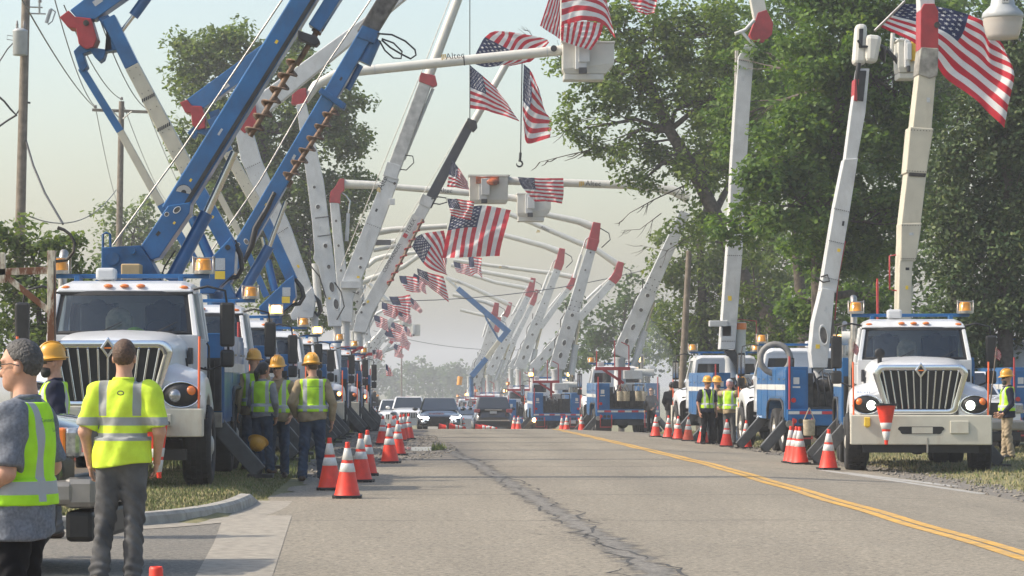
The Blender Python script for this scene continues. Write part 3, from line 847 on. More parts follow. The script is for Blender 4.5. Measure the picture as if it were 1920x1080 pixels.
    for s in (-1, 1):
        poly = [(yA, .78), (arch_c - aw, .78), (arch_c - aw, 1.02), (arch_c - aw * .86, 1.19), (arch_c - aw * .6, 1.25), (arch_c + aw * .6, 1.25), (arch_c + aw * .86, 1.19), (arch_c + aw, 1.02), (arch_c + aw, .78), (yB, .78), (yB, zT), (yA, zT)]
        x = MB(); x.prism(poly, s * .70, s * 1.22, 'x'); sb = x.build('side_compartment', BM, t, .01)
        x = MB(); arch = [(arch_c + aw * q, z) for q, z in ((-1.02, .78), (-1.0, 1.03), (-.86, 1.21), (-.6, 1.27), (.6, 1.27), (.86, 1.21), (1.0, 1.03), (1.02, .78))]
        x.tube([(s * 1.235, a, b) for a, b in arch], .035, 6); x.build('wheel_arch_trim', DARK, sb)
        edges = [yA + .03, yA + .78, arch_c - aw - .06]
        doors = [(yA + .04, yA + .80, .84, 1.98), (yA + .84, arch_c - aw - .05, .84, 1.98), (arch_c - aw + .02, arch_c - .02, 1.34, 1.98), (arch_c + .02, arch_c + aw - .02, 1.34, 1.98), (arch_c + aw + .05 if arch_c + aw + .05 < yB - .3 else yB - .28, yB - .03, .84, 1.98)]
        for a, b, c_, d in doors:
            if b - a < .12: continue
            x = MB(); x.box(min(s * 1.22, s * 1.236), max(s * 1.22, s * 1.236), a, b, c_, d); do = x.build('compartment_door', BM, sb, .006)
            x = MB(); x.box(min(s * 1.236, s * 1.244), max(s * 1.236, s * 1.244), a, b, 1.50, 1.63); x.build('reflective_stripe', TAPE, do)
            x = MB(); x.cbox((s * 1.25, (a + b) / 2, 1.76), (.03, .10, .03)); x.build('door_handle', STEEL, do)
        # red grab rails on the rear corners and red access steps
        x = MB(); x.tube([(s * 1.15, yB + .06, 1.02), (s * 1.15, yB + .06, 2.30)], .025, 6); x.tube([(s * 1.15, yB + .05, 1.5), (s * 1.15, yB - .05, 1.5)], .015, 6); x.build('grab_rail', REDTUBE, t)
        x = MB(); x.tube([(s * 1.08, yB + .2, .84), (s * 1.08, yB + .2, .36), (s * .64, yB + .2, .36), (s * .64, yB + .2, .84)], .022, 6); x.cbox((s * .86, yB + .2, .36), (.46, .2, .03)); x.build('rear_step', REDTUBE, t)
        # tail lamps
        for i, (dx, z, mm) in enumerate(((1.05, 1.26, REDLENS), (1.05, .77, REDLENS), (.90, .77, DARK), (.76, .77, DARK))):
            x = MB(); x.cyl((s * dx, yB + (.01 if z > 1 else .13), z), (s * dx, yB + (.04 if z > 1 else .16), z), .058, n=16); x.build('tail_light', mm, t)
        x = MB(); x.box(s * .96 - .21, s * .96 + .21, yB + .002, yB + .012, 1.12, 1.96); rp_ = x.build('rear_locker_door', BM, sb, .006)
        x = MB(); x.box(s * .98 - .07, s * .98 + .07, yB + .012, yB + .015, 1.64, 1.80); x.box(s * .98 - .09, s * .98 + .09, yB + .012, yB + .015, 1.55, 1.59); x.build('white_decal', TAPE, rp_)
        x = MB(); x.cyl((s * 1.16, yB + .1, .70), (s * 1.16, yB + .2, .70), .09, n=14); x.build('work_lamp', STEEL, t)
        x = MB(); x.box(s * .93 - .3, s * .93 + .3, yB - .02, yB, .20, .62); x.build('mud_flap', BLACK, t)
        # black ribbed corner behind the cab
        x = MB(); x.box(min(s * .75, s * 1.2), max(s * .75, s * 1.2), yA - .12, yA - .01, .95, 1.70)
        for k in range(6): x.box(s * (.80 + k * .075) - .012, s * (.80 + k * .075) + .012, yA - .16, yA - .12, .98, 1.66)
        x.build('ribbed_locker', DARK, t)
        x = MB(); x.box(min(s * .78, s * 1.21), max(s * .78, s * 1.21), yA - .2, yA - .01, .72, .93); x.build('step_plate', STEEL, t)
    x = MB(); x.box(-.70, .70, yA, yB, .95, 1.10); x.build('deck', DARK, t)
    x = MB(); x.box(-1.21, 1.21, yB + .003, yB + .14, .66, 1.04); tg = x.build('tail_shelf', BM, t, .01)
    for k in range(9):
        x = MB(); x.box(-1.19 + k * .265, -1.19 + k * .265 + .258, yB + .14, yB + .146, .93, 1.0); x.build('reflective_tape', TAPER if k % 2 else TAPE, tg)
    x = MB(); x.box(-.92, -.60, yB + .141, yB + .15, .52, .69); x.build('license_plate', GLABEL, tg)
    x = MB(); x.box(-.5, .5, yB - .1, yB + .1, .44, .62); x.cyl((-.0, yB + .1, .5), (-.0, yB + .28, .5), .05); x.build('tow_hitch', DARK, t)
    # gear on the deck
    x = MB()
    for xx in (-.62, -.2): x.beam((xx, yB - .1, 1.1), (xx, yB - .1, 2.0), .05)
    x.beam((-.62, yB - .1, 1.98), (-.2, yB - .1, 1.98), .05); x.beam((-.62, yB - .1, 1.2), (-.2, yB - .1, 1.2), .05)
    for k in range(5): x.cyl((-.56 + k * .075, yB - .1, 1.2), (-.54 + k * .075, yB - .16, 1.7 + .05 * (k % 3)), .014, n=6)
    x.build('tool_rack', GRIME, t)
    x = MB(); x.box(-.1, .55, yB - .9, yB - .25, 1.1, 1.55); x.ball((.25, yB - .4, 1.6), (.3, .3, .16)); x.build('cable_bin', GRIME, t, .03)
    x = MB()
    for k in range(4): x.tube([(-.05 + .16 * k, yB - .05, 1.12), (.0 + .15 * k, yB + .02, 1.35 + .1 * (k % 2)), (.05 + .15 * k, yB - .1, 1.75 + .12 * ((k * 7) % 3)), (.1 + .13 * k, yB - .5, 1.9)], .018 + .008 * (k % 2), 6)
    x.tube([(.3 + .2 * math.cos(a), yB - .3 + .05 * math.sin(3 * a), 1.62 + .2 * math.sin(a)) for a in [R(30 * k) for k in range(25)]], .025, 6); x.build('hose_bundle', HOSE, t)
    x = MB(); x.box(.56, .69, yB - .8, yB - .1, 1.1, 1.9); x.box(-.68, -.1, yB - 1.6, yB - 1.0, 1.1, 1.75); x.build('tool_chest', GRIME, t, .01)
    x = MB(); x.box(-.3, .3, yB - 1.5, yB - 1.2, 1.6, 2.0); x.build('valve_box', BOOMW, t, .02)
    x = MB(); x.cyl((-1.1, yB - .9, zT + .42), (-.35, yB - .9, zT + .42), .14, n=16); x.build('material_tube', FIBER, t)
    # outriggers: front and rear A-frame legs, set on the ground
    for s in (-1, 1):
        for yy_ in (4.0, yB - .35):
            x = MB(); x.beam((s * 1.08, yy_, .80), (s * 1.72, yy_, .08), .24, .22, .20, .18); lo = x.build('outrigger_leg', LEGM, t, .015)
            x = MB(); x.box(s * 1.74 - .18, s * 1.74 + .18, yy_ - .2, yy_ + .2, .0, .05); x.beam((s * 1.7, yy_, .04), (s * 1.74, yy_, .2), .1); x.build('outrigger_pad', GRIME, lo)
    return t
LEGM = M('grey_outrigger_paint', (.085, .088, .09), .55, var=.3, scale=5, dirt=.5, dirtcol=(.05, .045, .04))
M_WAND = M('orange_marker_wand', (.85, .16, .05), .5, var=.05)
TRUCK = make_truck('utility_truck', lugs=True)
TRUCKB = make_truck('medium_truck', blunt=True, tandem=False)
PLACED = {}
def truck(key, proto, name, X, Y, deg, label, group=None, fresh=True):
    o = proto
    if fresh: o = copy_tree(proto)
    o.name = name
    o.location = (X, Y, 0); o.rotation_euler = (0, 0, R(deg))
    # stand it on the ground: mean of the ground below its axles
    c, s_ = math.cos(R(deg)), math.sin(R(deg))
    z = []
    for lx, ly in ((-1, .95), (1, .95), (-1, 6.8), (1, 6.8)):
        z.append(G(X + lx * c - ly * s_, Y + lx * s_ + ly * c))
    o.location.z = sum(z) / 4
    zf, zr = (z[0] + z[1]) / 2, (z[2] + z[3]) / 2
    tag(o, label, 'truck', group)
    PLACED[key] = o
    return o
def rear(X, Y, deg, L_=8.6):
    """front position of a truck that shows its tail at (X,Y)"""
    a = R(deg)
    return X + math.sin(a) * L_, Y - math.cos(a) * L_
GL, GR_ = 'trucks parked nose to the camera along the left verge', 'trucks parked along the right verge'
truck('T1', TRUCK, 'digger_truck', -3.95, 37.0, 0, 'white cab digger truck, foremost on the left, with a rusty rack on its bumper', GL)
truck('T2', TRUCK, 'bucket_truck', -3.9, 47.5, 0, 'second truck from the front on the left, carrying the big blue and white elbow boom', GL)
truck('T3', TRUCK, 'digger_truck', -3.94, 57.5, 0, 'third truck on the left, carrying the narrower blue auger boom', GL)
truck('T4', TRUCK, 'bucket_truck', -3.75, 67.5, 0, 'fourth truck on the left, carrying the smaller blue and white elbow boom', GL)
truck('T5', TRUCKB, 'bucket_truck', -3.72, 76.5, 0, 'fifth truck on the left, carrying a plain white boom that leans left', GL)
truck('T6', TRUCKB, 'bucket_truck', -3.35, 85.5, 0, 'sixth truck on the left, with headlamp level with the tan shirted man', GL)
truck('T7', TRUCKB, 'digger_truck', -3.1, 95.0, 0, 'seventh truck on the left, under the tall white crane boom', GL)
truck('T8', TRUCKB, 'digger_truck', -2.95, 105.0, 0, 'eighth truck on the left, under the white boom lettered on its side, lit turn lamp', GL)
truck('T9', TRUCKB, 'bucket_truck', -3.5, 118.0, 0, 'far left truck under the thin white boom with a red elbow', GL)
truck('T10', TRUCKB, 'bucket_truck', -3.7, 134.0, 0, 'tenth truck on the left, mostly hidden by the trucks before it', GL)
truck('T11', TRUCKB, 'bucket_truck', -3.8, 152.0, 0, 'eleventh truck on the left, mostly hidden by the trucks before it', GL)
truck('T12', TRUCKB, 'bucket_truck', -3.9, 172.0, 0, 'twelfth truck on the left, farthest of its row', GL)
truck('R1', TRUCK, 'bucket_truck', 8.83, 50.4, -6.4, 'white cab truck on the right facing the camera with its headlamps on', GR_, fresh=False)
x_, y_ = rear(9.98, 68.0, 181.6); truck('R2', TRUCK, 'bucket_truck', x_, y_, 181.6, 'blue bodied truck with its tail to the camera just behind the front right truck', GR_)
x_, y_ = rear(9.95, 84.5, 183.2); truck('R3', TRUCK, 'bucket_truck', x_, y_, 183.2, 'blue bodied truck behind the group of hard hatted men on the right', GR_)
x_, y_ = rear(8.18, 111.0, 181.0); truck('R4', TRUCK, 'bucket_truck', x_, y_, 181.0, 'blue truck seen square from behind with canvas bags on its tail', GR_)
x_, y_ = rear(7.07, 144.0, 181.0); truck('R5', TRUCKB, 'bucket_truck', x_, y_, 181.0, 'blue truck seen from behind with two lit tail lamps', GR_, fresh=False)
x_, y_ = rear(6.55, 168.0, 180.0); truck('R6', TRUCKB, 'bucket_truck', x_, y_, 180.0, 'blue truck tail between the dark suv and the truck with lit tail lamps', GR_)
for i, (X, Y) in enumerate(((5.2, 195), (5.0, 222), (4.8, 250), (4.5, 285))):
    x_, y_ = rear(X, Y, 180.0)
    truck('R%d' % (7 + i), TRUCKB, 'bucket_truck', x_, y_, 180.0, ['far truck whose roof shows just above the dark suv', 'far truck left of the dark suv roof, behind the road crest', 'still farther truck of the right row, under the blue boom', 'last truck of the right row, beside the yellow cylinder'][i], GR_)
# ------------------------------------------------------------------ booms: every piece stands in the plane of its own truck's turret
def m_(px, Y): return px * Y / FPX
def bm_beam(name, key, Y, p, q, w1, w2=None, mat=None, t=None, rnd_=False, top=None, n=14, bevel=None):
    root = PLACED[key]
    w2 = w1 if w2 is None else w2
    a, b = U(p[0], p[1], Y), U(q[0], q[1], Y)
    x = MB()
    if rnd_: x.tube([a, b], [m_(w1, Y) / 2, m_(w2, Y) / 2], n)
    else:
        tt = t if t else m_((w1 + w2) / 2, Y) * .8
        x.beam(a, b, m_(w1, Y), m_(w2, Y), tt, tt)
    return wpart(name, x, mat or BOOMW, root, .0 if rnd_ else (bevel if bevel is not None else min(.03, m_(w1, Y) * .06)), top)
def bm_path(name, key, Y, pts, w, mat, top=None, n=8, dy=0.0):
    x = MB(); ws = w if isinstance(w, (list, tuple)) else [w] * len(pts)
    x.tube([U(a, b, Y) + Vector((0, dy, 0)) for a, b in pts], [m_(k, Y) / 2 for k in ws], n)
    return wpart(name, x, mat, PLACED[key], 0, top)
def bm_plate(name, key, Y, poly, th, mat, top=None, dy=0.0, bevel=.015):
    x = MB(); P2 = [(U(a, b, Y).x, U(a, b, Y).z) for a, b in poly]
    x.prism(P2, Y - th / 2 + dy, Y + th / 2 + dy, 'y')
    return wpart(name, x, mat, PLACED[key], bevel, top)
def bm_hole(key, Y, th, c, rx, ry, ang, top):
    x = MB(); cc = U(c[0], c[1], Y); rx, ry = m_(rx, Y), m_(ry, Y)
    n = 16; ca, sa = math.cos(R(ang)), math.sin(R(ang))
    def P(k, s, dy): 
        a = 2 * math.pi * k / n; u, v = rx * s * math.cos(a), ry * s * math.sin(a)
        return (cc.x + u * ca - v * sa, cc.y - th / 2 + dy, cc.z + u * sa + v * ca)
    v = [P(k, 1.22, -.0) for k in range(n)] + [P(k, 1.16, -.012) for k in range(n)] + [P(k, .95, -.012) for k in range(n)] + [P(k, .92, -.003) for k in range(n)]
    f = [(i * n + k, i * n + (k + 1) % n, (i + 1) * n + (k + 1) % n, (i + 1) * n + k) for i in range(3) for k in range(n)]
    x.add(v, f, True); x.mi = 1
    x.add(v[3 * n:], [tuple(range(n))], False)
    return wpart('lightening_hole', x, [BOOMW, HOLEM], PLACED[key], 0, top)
HOLEM = M('painted_hole_shade', (.13, .12, .11), .8, var=.4, scale=6)  # disc on the boom face; the shade inside the hole is its dark colour
def text_mb(s, size, ext=.002):
    cu = bpy.data.curves.new('t', 'FONT'); cu.body = s; cu.size = 1.0; cu.align_x = 'CENTER'; cu.align_y = 'CENTER'; cu.resolution_u = 2
    o = bpy.data.objects.new('t', cu); COL.objects.link(o)
    bpy.context.view_layer.update()
    dg = bpy.context.evaluated_depsgraph_get(); me = o.evaluated_get(dg).to_mesh()
    mb = MB(); mb.add([(v.co.x * size, 0, v.co.y * size) for v in me.vertices], [tuple(p.vertices) for p in me.polygons])
    o.evaluated_get(dg).to_mesh_clear(); bpy.data.objects.remove(o); bpy.data.curves.remove(cu)
    return mb
def bm_text(key, Y, s, c, h, ang, mat, top, th, bold=1.0, off=.006):
    x = text_mb(s, m_(h, Y) / .72)
    x.xform(Matrix.Translation(U(c[0], c[1], Y) + Vector((0, -th / 2 - off, 0))) @ Matrix.Rotation(R(-ang), 4, 'Y'))
    o = wpart('lettering', x, mat, PLACED[key], 0, top)
    return o
GOLD = M('gold_logo', (.55, .36, .08), .5, var=.05)
def logo(key, Y, c, h, ang, top, th):
    """three upright bars and a foot, the little gold mark before the maker's name"""
    x = MB(); u = m_(h, Y)
    for k in range(3): x.box(-u * .45 + k * u * .34, -u * .45 + k * u * .34 + u * .24, -.002, 0, -u * .5 + u * .16 * k, u * .5)
    x.box(-u * .45, u * .45, -.004, -.002, u * .36, u * .5)
    x.xform(Matrix.Translation(U(c[0], c[1], Y) + Vector((0, -th / 2 - .006, 0))) @ Matrix.Rotation(R(-ang), 4, 'Y'))
    return wpart('logo', x, GOLD, PLACED[key], 0, top)
def bucket(key, Y, x0, x1, y0, y1, mat=FIBER, depth=.8, chamfer=False, step=True, saw=False):
    a, b = U(x0, y1, Y), U(x1, y0, Y)
    w, h = b.x - a.x, b.z - a.z
    mb = MB(); hz = .86 if step else 1.0
    z1, z0 = b.z, b.z - h * (.84 if step else 1.0)
    ins = w * .04
    P = lambda s, z: [(a.x + s, Y - depth / 2 + s, z), (b.x - s, Y - depth / 2 + s, z), (b.x - s, Y + depth / 2 - s, z), (a.x + s, Y + depth / 2 - s, z)]
    rings = [P(ins, z0), P(0, z0 + h * .12), P(0, z1 - h * .06), P(-.03, z1 - h * .05), P(-.03, z1), P(.05, z1), P(.06, z0 + h * .15)]
    if chamfer:
        for i in (0,):
            for j in (1, 2): rings[i][j] = (rings[i][j][0] - w * .12, rings[i][j][1], rings[i][j][2])
        for j in (1, 2): rings[1][j] = (rings[1][j][0], rings[1][j][1], rings[1][j][2] + h * .15)
    V = [q for r_ in rings for q in r_]
    f = [(0, 3, 2, 1)]
    for i in range(len(rings) - 1):
        for k in range(4): f.append((4 * i + k, 4 * i + (k + 1) % 4, 4 * i + 4 + (k + 1) % 4, 4 * i + 4 + k))
    l = 4 * (len(rings) - 1); f.append((l, l + 1, l + 2, l + 3))
    mb.add(V, f)
    o = wpart('bucket', mb, mat, PLACED[key], .03)
    if step:
        s = MB(); s.box(a.x + w * .02, a.x + w * .80, Y - depth * .42, Y + depth * .42, a.z, z0 - .003); wpart('bucket_base', s, mat, PLACED[key], .03, o)
    s = MB(); s.box(a.x + w * .24, a.x + w * .46, Y - depth / 2 - .16, Y - depth / 2 - .004, z0 + h * .10, z1 - h * .05); s.box(a.x + w * .30, a.x + w * .52, Y - depth / 2 - .22, Y - depth / 2 - .165, z0 + h * .28, z1 - h * .12)
    wpart('bucket_bracket', s, BOOMW, PLACED[key], .02, o)
    s = MB(); s.box(a.x + w * .30, a.x + w * .46, Y - depth / 2 - .26, Y - depth / 2 - .163, z0 - h * .02, z0 + h * .14); wpart('bucket_valve', s, DARK, PLACED[key], .02, o)
    return o
def auger(key, Y, p, q, shaft, wfl, nfl, ang, mat=RUST, smat=None, dy=-.25):
    a, b = U(p[0], p[1], Y) + Vector((0, dy, 0)), U(q[0], q[1], Y) + Vector((0, dy, 0))
    x = MB(); x.tube([a, b], m_(shaft, Y) / 2, 10)
    o = wpart('auger', x, smat or mat, PLACED[key])
    d = (b - a).normalized(); L_ = (b - a).length
    u = Vector((0, 1, 0)); w = d.cross(u)
    r1, r0 = m_(wfl, Y) / 2, m_(shaft, Y) / 2
    x = MB(); turns = nfl; n = 14
    V, f = [], []
    for i in range(int(turns * n) + 1):
        t = i / n; ph = 2 * math.pi * t
        c = a + d * (L_ * i / (turns * n))
        e = u * math.cos(ph) + w * math.sin(ph)
        V += [c + e * r0 * .9, c + e * r1, c + e * r1 + d * .02, c + e * r0 * .9 + d * .02]
    for i in range(int(turns * n)):
        for k in range(4): f.append((4 * i + k, 4 * i + (k + 1) % 4, 4 * i + 4 + (k + 1) % 4, 4 * i + 4 + k))
    x.add(V, f, True)
    wpart('auger_flight', x, mat, PLACED[key], 0, o)
    return o
def bolts(key, Y, pts, r, th, top, mat=None):
    x = MB()
    for c in pts:
        cc = U(c[0], c[1], Y); x.cyl((cc.x, Y - th / 2 - .012, cc.z), (cc.x, Y - th / 2 + .002, cc.z), m_(r, Y), n=8)
    return wpart('bolt', x, mat or DARK, PLACED[key], 0, top)
def turret(key, Y, cx, ytop, w, mat, h_extra=0):
    """pedestal from the deck up to the boom foot"""
    root = PLACED[key]; a = U(cx, ytop, Y); zb = root.location.z + 1.0
    x = MB(); x.lathe([(m_(w, Y) * .52, zb), (m_(w, Y) * .52, zb + .3), (m_(w, Y) * .30, zb + .36), (m_(w, Y) * .26, a.z - .12), (m_(w, Y) * .30, a.z - .08), (m_(w, Y) * .30, a.z)], (a.x, Y, 0), 'z', 20)
    x.add([(a.x - .01, Y, a.z)], [])
    return wpart('turret', x, mat, root)
def along(p, q, t, off=0.0):
    dx, dy = q[0] - p[0], q[1] - p[1]; L_ = math.hypot(dx, dy)
    return (p[0] + dx * t - dy / L_ * off, p[1] + dy * t + dx / L_ * off)
def band(key, Y, p, q, t, w, px, mat, top, th):
    """thin ring line across a boom"""
    a, b = along(p, q, t - px / 2 / math.hypot(q[0] - p[0], q[1] - p[1])), along(p, q, t + px / 2 / math.hypot(q[0] - p[0], q[1] - p[1]))
    x = MB(); x.tube([U(*a, Y), U(*b, Y)], m_(w, Y) / 2 + .006, 14); return wpart('joint_band', x, mat, PLACED[key], 0, top)

# --- T1: wide blue digger boom with its auger
K, Y = 'T1', 44.0
turret(K, Y, 255, 520, 70, BLUE2)
tp = bm_plate('turret_head', K, Y, [(195, 466), (268, 462), (286, 490), (304, 523), (195, 523)], .75, BLUE2)
bm_path('winch_guard', K, Y, [(197, 468), (197, 441), (203, 438), (210, 441), (211, 468)], 5, BLUE2, tp, 8, -.3)
x = MB(); c = U(217, 487, Y); x.cyl((c.x, Y - .40, c.z), (c.x, Y - .46, c.z), m_(12, Y), n=24); wpart('winch_cover', x, BLUE2, PLACED[K], 0, tp)
x = MB(); c = U(254, 473, Y); x.cyl((c.x, Y - .50, c.z), (c.x, Y - .36, c.z), m_(6, Y), n=16); wpart('pivot_pin', x, BLUE2, PLACED[K], 0, tp)
lb = bm_plate('lower_boom', K, Y, [(268, 462), (318, 388), (361, 381), (358, 402), (302, 484), (286, 489)], .62, BLUE)
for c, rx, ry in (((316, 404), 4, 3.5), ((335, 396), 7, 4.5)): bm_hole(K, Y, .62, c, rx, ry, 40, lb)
p, q = (324, 402), (585, -22)
mbm = bm_beam('main_boom', K, Y, p, q, 44, 42, BLUE, .5)
x = MB(); x.beam(U(344, 396, Y) + Vector((0, -.27, 0)), U(603, -20, Y) + Vector((0, -.27, 0)), m_(7, Y), None, .05); wpart('boom_rail', x, DARK, PLACED[K], 0, mbm)
bm_beam('inner_boom', K, Y, (590, 55), (650, -40), 26, 26, BLUE, .4)
# fan shaped decal: ring of narrow bars
x = MB(); c0 = U(347, 357, Y); ca = R(-12)
for k in range(9):
    a = R(12 + 156 * k / 8) + ca
    r0, r1 = m_(5, Y), m_(13.5, Y)
    x.beam((c0.x + r0 * math.cos(a), Y - .258, c0.z - m_(6, Y) + r0 * math.sin(a)), (c0.x + r1 * 1.05 * math.cos(a), Y - .258, c0.z - m_(6, Y) + r1 * math.sin(a)), .022, .05, .004)
wpart('fan_decal', x, [TAPE], PLACED[K], 0, mbm)
x = MB(); x.prism([(c0.x + m_(15.5, Y) * math.cos(R(12 * k) + ca), c0.z - m_(6.5, Y) + m_(15.5, Y) * math.sin(R(12 * k) + ca)) for k in range(16)], Y - .2555, Y - .2525, 'y'); wpart('fan_decal', x, DECK, PLACED[K], 0, mbm)
cy = bm_beam('lift_cylinder', K, Y, (320, 528), (388, 399), 27, 25, BLUE, rnd_=True)
bm_beam('cylinder_rod', K, Y, (388, 399), (440, 285), 15, 15, ROD, rnd_=True, top=cy)
bm_path('hose', K, Y, [(300, 530), (310, 500), (330, 470)], 3, HOSE, cy, 6, -.1)
bm_path('winch_line', K, Y, [(216, 462), (346, 283), (535, 0), (560, -40)], 3.6, STEEL, None, 6, -.38)
ag = auger(K, Y, (472, 260), (556, 122), 10, 34, 5.5, 0, RUST, RUST, -.42)
bm_beam('auger_shaft', K, Y, (556, 122), (606, 40), 10, 12, RUST, rnd_=True)
for q_ in ((592, 62), (597, 54)): bm_beam('shaft_collar', K, Y, q_, (q_[0] + 2.5, q_[1] - 4), 20, 20, RUST, rnd_=True)
bm_beam('auger_motor', K, Y, (600, 52), (626, 8), 17, 17, BLUE, rnd_=True)
bm_plate('auger_stow_bracket', K, Y, [(560, 62), (596, 74), (602, 84), (594, 92), (560, 78)], .3, DARK, dy=-.25)
x = MB(); a, b = U(228, 520, Y - .8), U(264, 495, Y - .8); x.box(a.x, b.x, Y - .9, Y - .5, a.z - .05, b.z); wpart('tan_toolbox', x, CARDB, PLACED[K], .02)
x = MB(); a = U(245, 522, Y - .7); x.box(a.x - .5, a.x + .5, Y - 1.0, Y + .2, a.z - .1, a.z - .03); x.box(a.x - .08, a.x + .08, Y - .6, Y - .5, PLACED[K].location.z + 1.1, a.z - .1); wpart('toolbox_shelf', x, BLUE2, PLACED[K])
# rusty white pole rack that stands on the bumper
Y = 36.78; RW = M('rusty_white_rack', (.62, .57, .46), .7, var=.15, scale=7, bump=.2, dirt=1.0, dirtcol=(.15, .055, .022), dr=(.44, .54))
rk = bm_beam('pole_rack', K, Y, (97, 770), (97, 470), 15, 15, RW, .1)
bm_beam('rack_arm', K, Y, (89, 507), (-25, 511), 13, 13, RW, .08, top=rk)
bm_beam('rack_brace', K, Y, (91, 582), (4, 512), 11, 11, RW, .07, top=rk)
bm_beam('rack_upright', K, Y, (6, 530), (4, 474), 13, 11, RW, .08, top=rk)
bm_path('rack_hook', K, Y, [(104, 490), (125, 488), (138, 473), (140, 455), (132, 440), (120, 431), (108, 427)], [6, 6, 6, 6, 6, 6, 7], GRIME, rk)
bm_path('rack_antenna', K, Y, [(104, 640), (103, 560), (102, 490)], 2, BLACK, rk, 6, -.05)
# --- T2: big blue and white elbow boom
K, Y = 'T2', 54.5
turret(K, Y, 405, 548, 46, BLUE2)
tp = bm_plate('turret_head', K, Y, [(378, 552), (378, 530), (392, 500), (402, 482), (436, 446), (444, 466), (442, 514), (420, 533), (404, 552)], .9, BLUE)
x = MB(); a, b = U(407, 508, Y), U(425, 486, Y); x.box(a.x, b.x, Y - .46, Y - .452, a.z, b.z); wpart('data_decal', x, GLABEL, PLACED[K], 0, tp)
x = MB(); a, b = U(406, 525, Y), U(425, 510, Y); x.box(a.x, b.x, Y - .46, Y - .452, a.z, b.z); wpart('warning_decal', x, YLABEL, PLACED[K], 0, tp)
x = MB(); c = U(430, 466, Y); x.cyl((c.x, Y - .48, c.z), (c.x, Y - .44, c.z), m_(5, Y), n=14); wpart('pivot_pin', x, DARK, PLACED[K], 0, tp)
bm_path('hose', K, Y, [(440, 452), (452, 478), (455, 505), (446, 520), (428, 524), (412, 538)], [9, 10, 9, 8, 7, 6], HOSE, tp, 8, -.2)
b1 = bm_beam('lower_boom', K, Y, (432, 466), (352, 322), 30, 27, BLUE, .5)
b2 = bm_beam('insulated_boom', K, Y, (353, 322), (249, 126), 29, 27, CREAM, .48)
b3 = bm_beam('boom_tip_section', K, Y, (249, 126), (205, 35), 27, 26, BLUE, .46)
P0, P1 = (353, 322), (249, 126)
bolts(K, Y, [along(P0, P1, t, o_) for t in (.05, .2, .38, .6, .75, .9, .97) for o_ in (-7, 6)], .9, .48, b2)
x = MB()
for t in (.42, .70):
    for k in range(7):
        c = along(P0, P1, t, -12 + 4 * k); cc = U(c[0], c[1], Y); x.box(cc.x - .012, cc.x + .012, Y - .245, Y - .242, cc.z - .04, cc.z + .03)
wpart('scale_mark', x, DECK, PLACED[K], 0, b2)
ln = bm_beam('levelling_link', K, Y, (365, 488), (302, 384), 15, 15, BLUE, .2)
l2 = bm_beam('insulated_link', K, Y, (302, 384), (226, 247), 15, 14, CREAM, .2)
bm_beam('link_tip', K, Y, (226, 247), (153, 128), 14, 14, BLUE, .2)
cy = bm_beam('lift_cylinder', K, Y, (395, 487), (360, 408), 19, 18, BLUE, rnd_=True)
bm_beam('cylinder_rod', K, Y, (360, 408), (345, 372), 9, 9, ROD, rnd_=True, top=cy)
el = bm_plate('boom_elbow', K, Y, [(115, 36), (132, 23), (144, 35), (174, 38), (185, 75), (178, 92), (164, 95), (151, 86), (146, 57), (131, 55)], .62, REDP)
bm_plate('elbow_casting', K, Y, [(140, 98), (152, 86), (180, 92), (210, 96), (200, 60), (186, 36), (205, 30), (224, 60), (222, 96), (200, 98), (196, 112), (188, 118), (180, 110), (172, 98), (158, 103), (162, 116), (166, 126), (158, 136), (150, 130)], .42, BLUE2, el)
x = MB(); c = U(165, 47, Y); x.cyl((c.x, Y - .34, c.z), (c.x, Y - .30, c.z), m_(5.5, Y), n=16); wpart('pivot_pin', x, GRIME, PLACED[K], 0, el)
bm_plate('upper_boom', K, Y, [(134, 22), (176, -10), (300, -115), (330, -110), (240, -3), (180, 39), (146, 36)], .5, BLUE)
cy = bm_beam('upper_cylinder', K, Y, (250, 30), (292, -28), 20, 20, BLUE, rnd_=True)
bm_beam('cylinder_rod', K, Y, (193, 104), (250, 30), 8, 8, ROD, rnd_=True, top=cy)
# --- T3: narrower blue auger boom
K, Y = 'T3', 64.0
turret(K, Y, 400, 540, 44, BLUE2)
bm_plate('turret_head', K, Y, [(380, 545), (380, 505), (420, 505), (445, 560), (400, 565)], .8, BLUE2)
mbm = bm_beam('main_boom', K, Y, (412, 536), (686, 66), 33, 27, BLUE, .5)
bm_hole(K, Y, .5, (463, 454), 3.5, 5, 30, mbm); bm_hole(K, Y, .5, (448, 459), 3, 3, 0, mbm)
bm_beam('inner_boom', K, Y, (684, 69), (740, -22), 34, 34, M('weathered_grey_boom', (.10, .095, .09), .6, .3, var=.5, scale=6, dirt=.6, dirtcol=(.22, .2, .18)), .42)
bm_plate('boom_collar', K, Y, [(668, 72), (680, 50), (712, 62), (702, 84)], .56, BLUE2)
bm_beam('auger_motor', K, Y, (703, 72), (681, 118), 27, 31, BLUE, rnd_=True)
bm_beam('auger_coupling', K, Y, (676, 122), (652, 168), 12, 11, BLUE, rnd_=True)
bm_plate('auger_stow_bracket', K, Y, [(598, 176), (604, 168), (650, 198), (646, 208), (640, 206)], .5, BLUE2, dy=-.2)
auger(K, Y, (540, 340), (628, 206), 9, 30, 6.0, 0, RUST, RUST, -.36)
bm_beam('auger_tip', K, Y, (536, 350), (541, 336), 16, 20, RUST, .3)
bm_path('hose', K, Y, [(708, 66), (735, 68), (760, 80), (778, 96), (780, 106), (770, 113), (752, 104), (732, 92), (716, 78)], 3.5, HOSE, mbm, 8, -.3)
bm_path('hose', K, Y, [(712, 80), (722, 98), (738, 112), (752, 113), (754, 100), (738, 84), (716, 76)], 3.2, HOSE, mbm, 8, -.35)
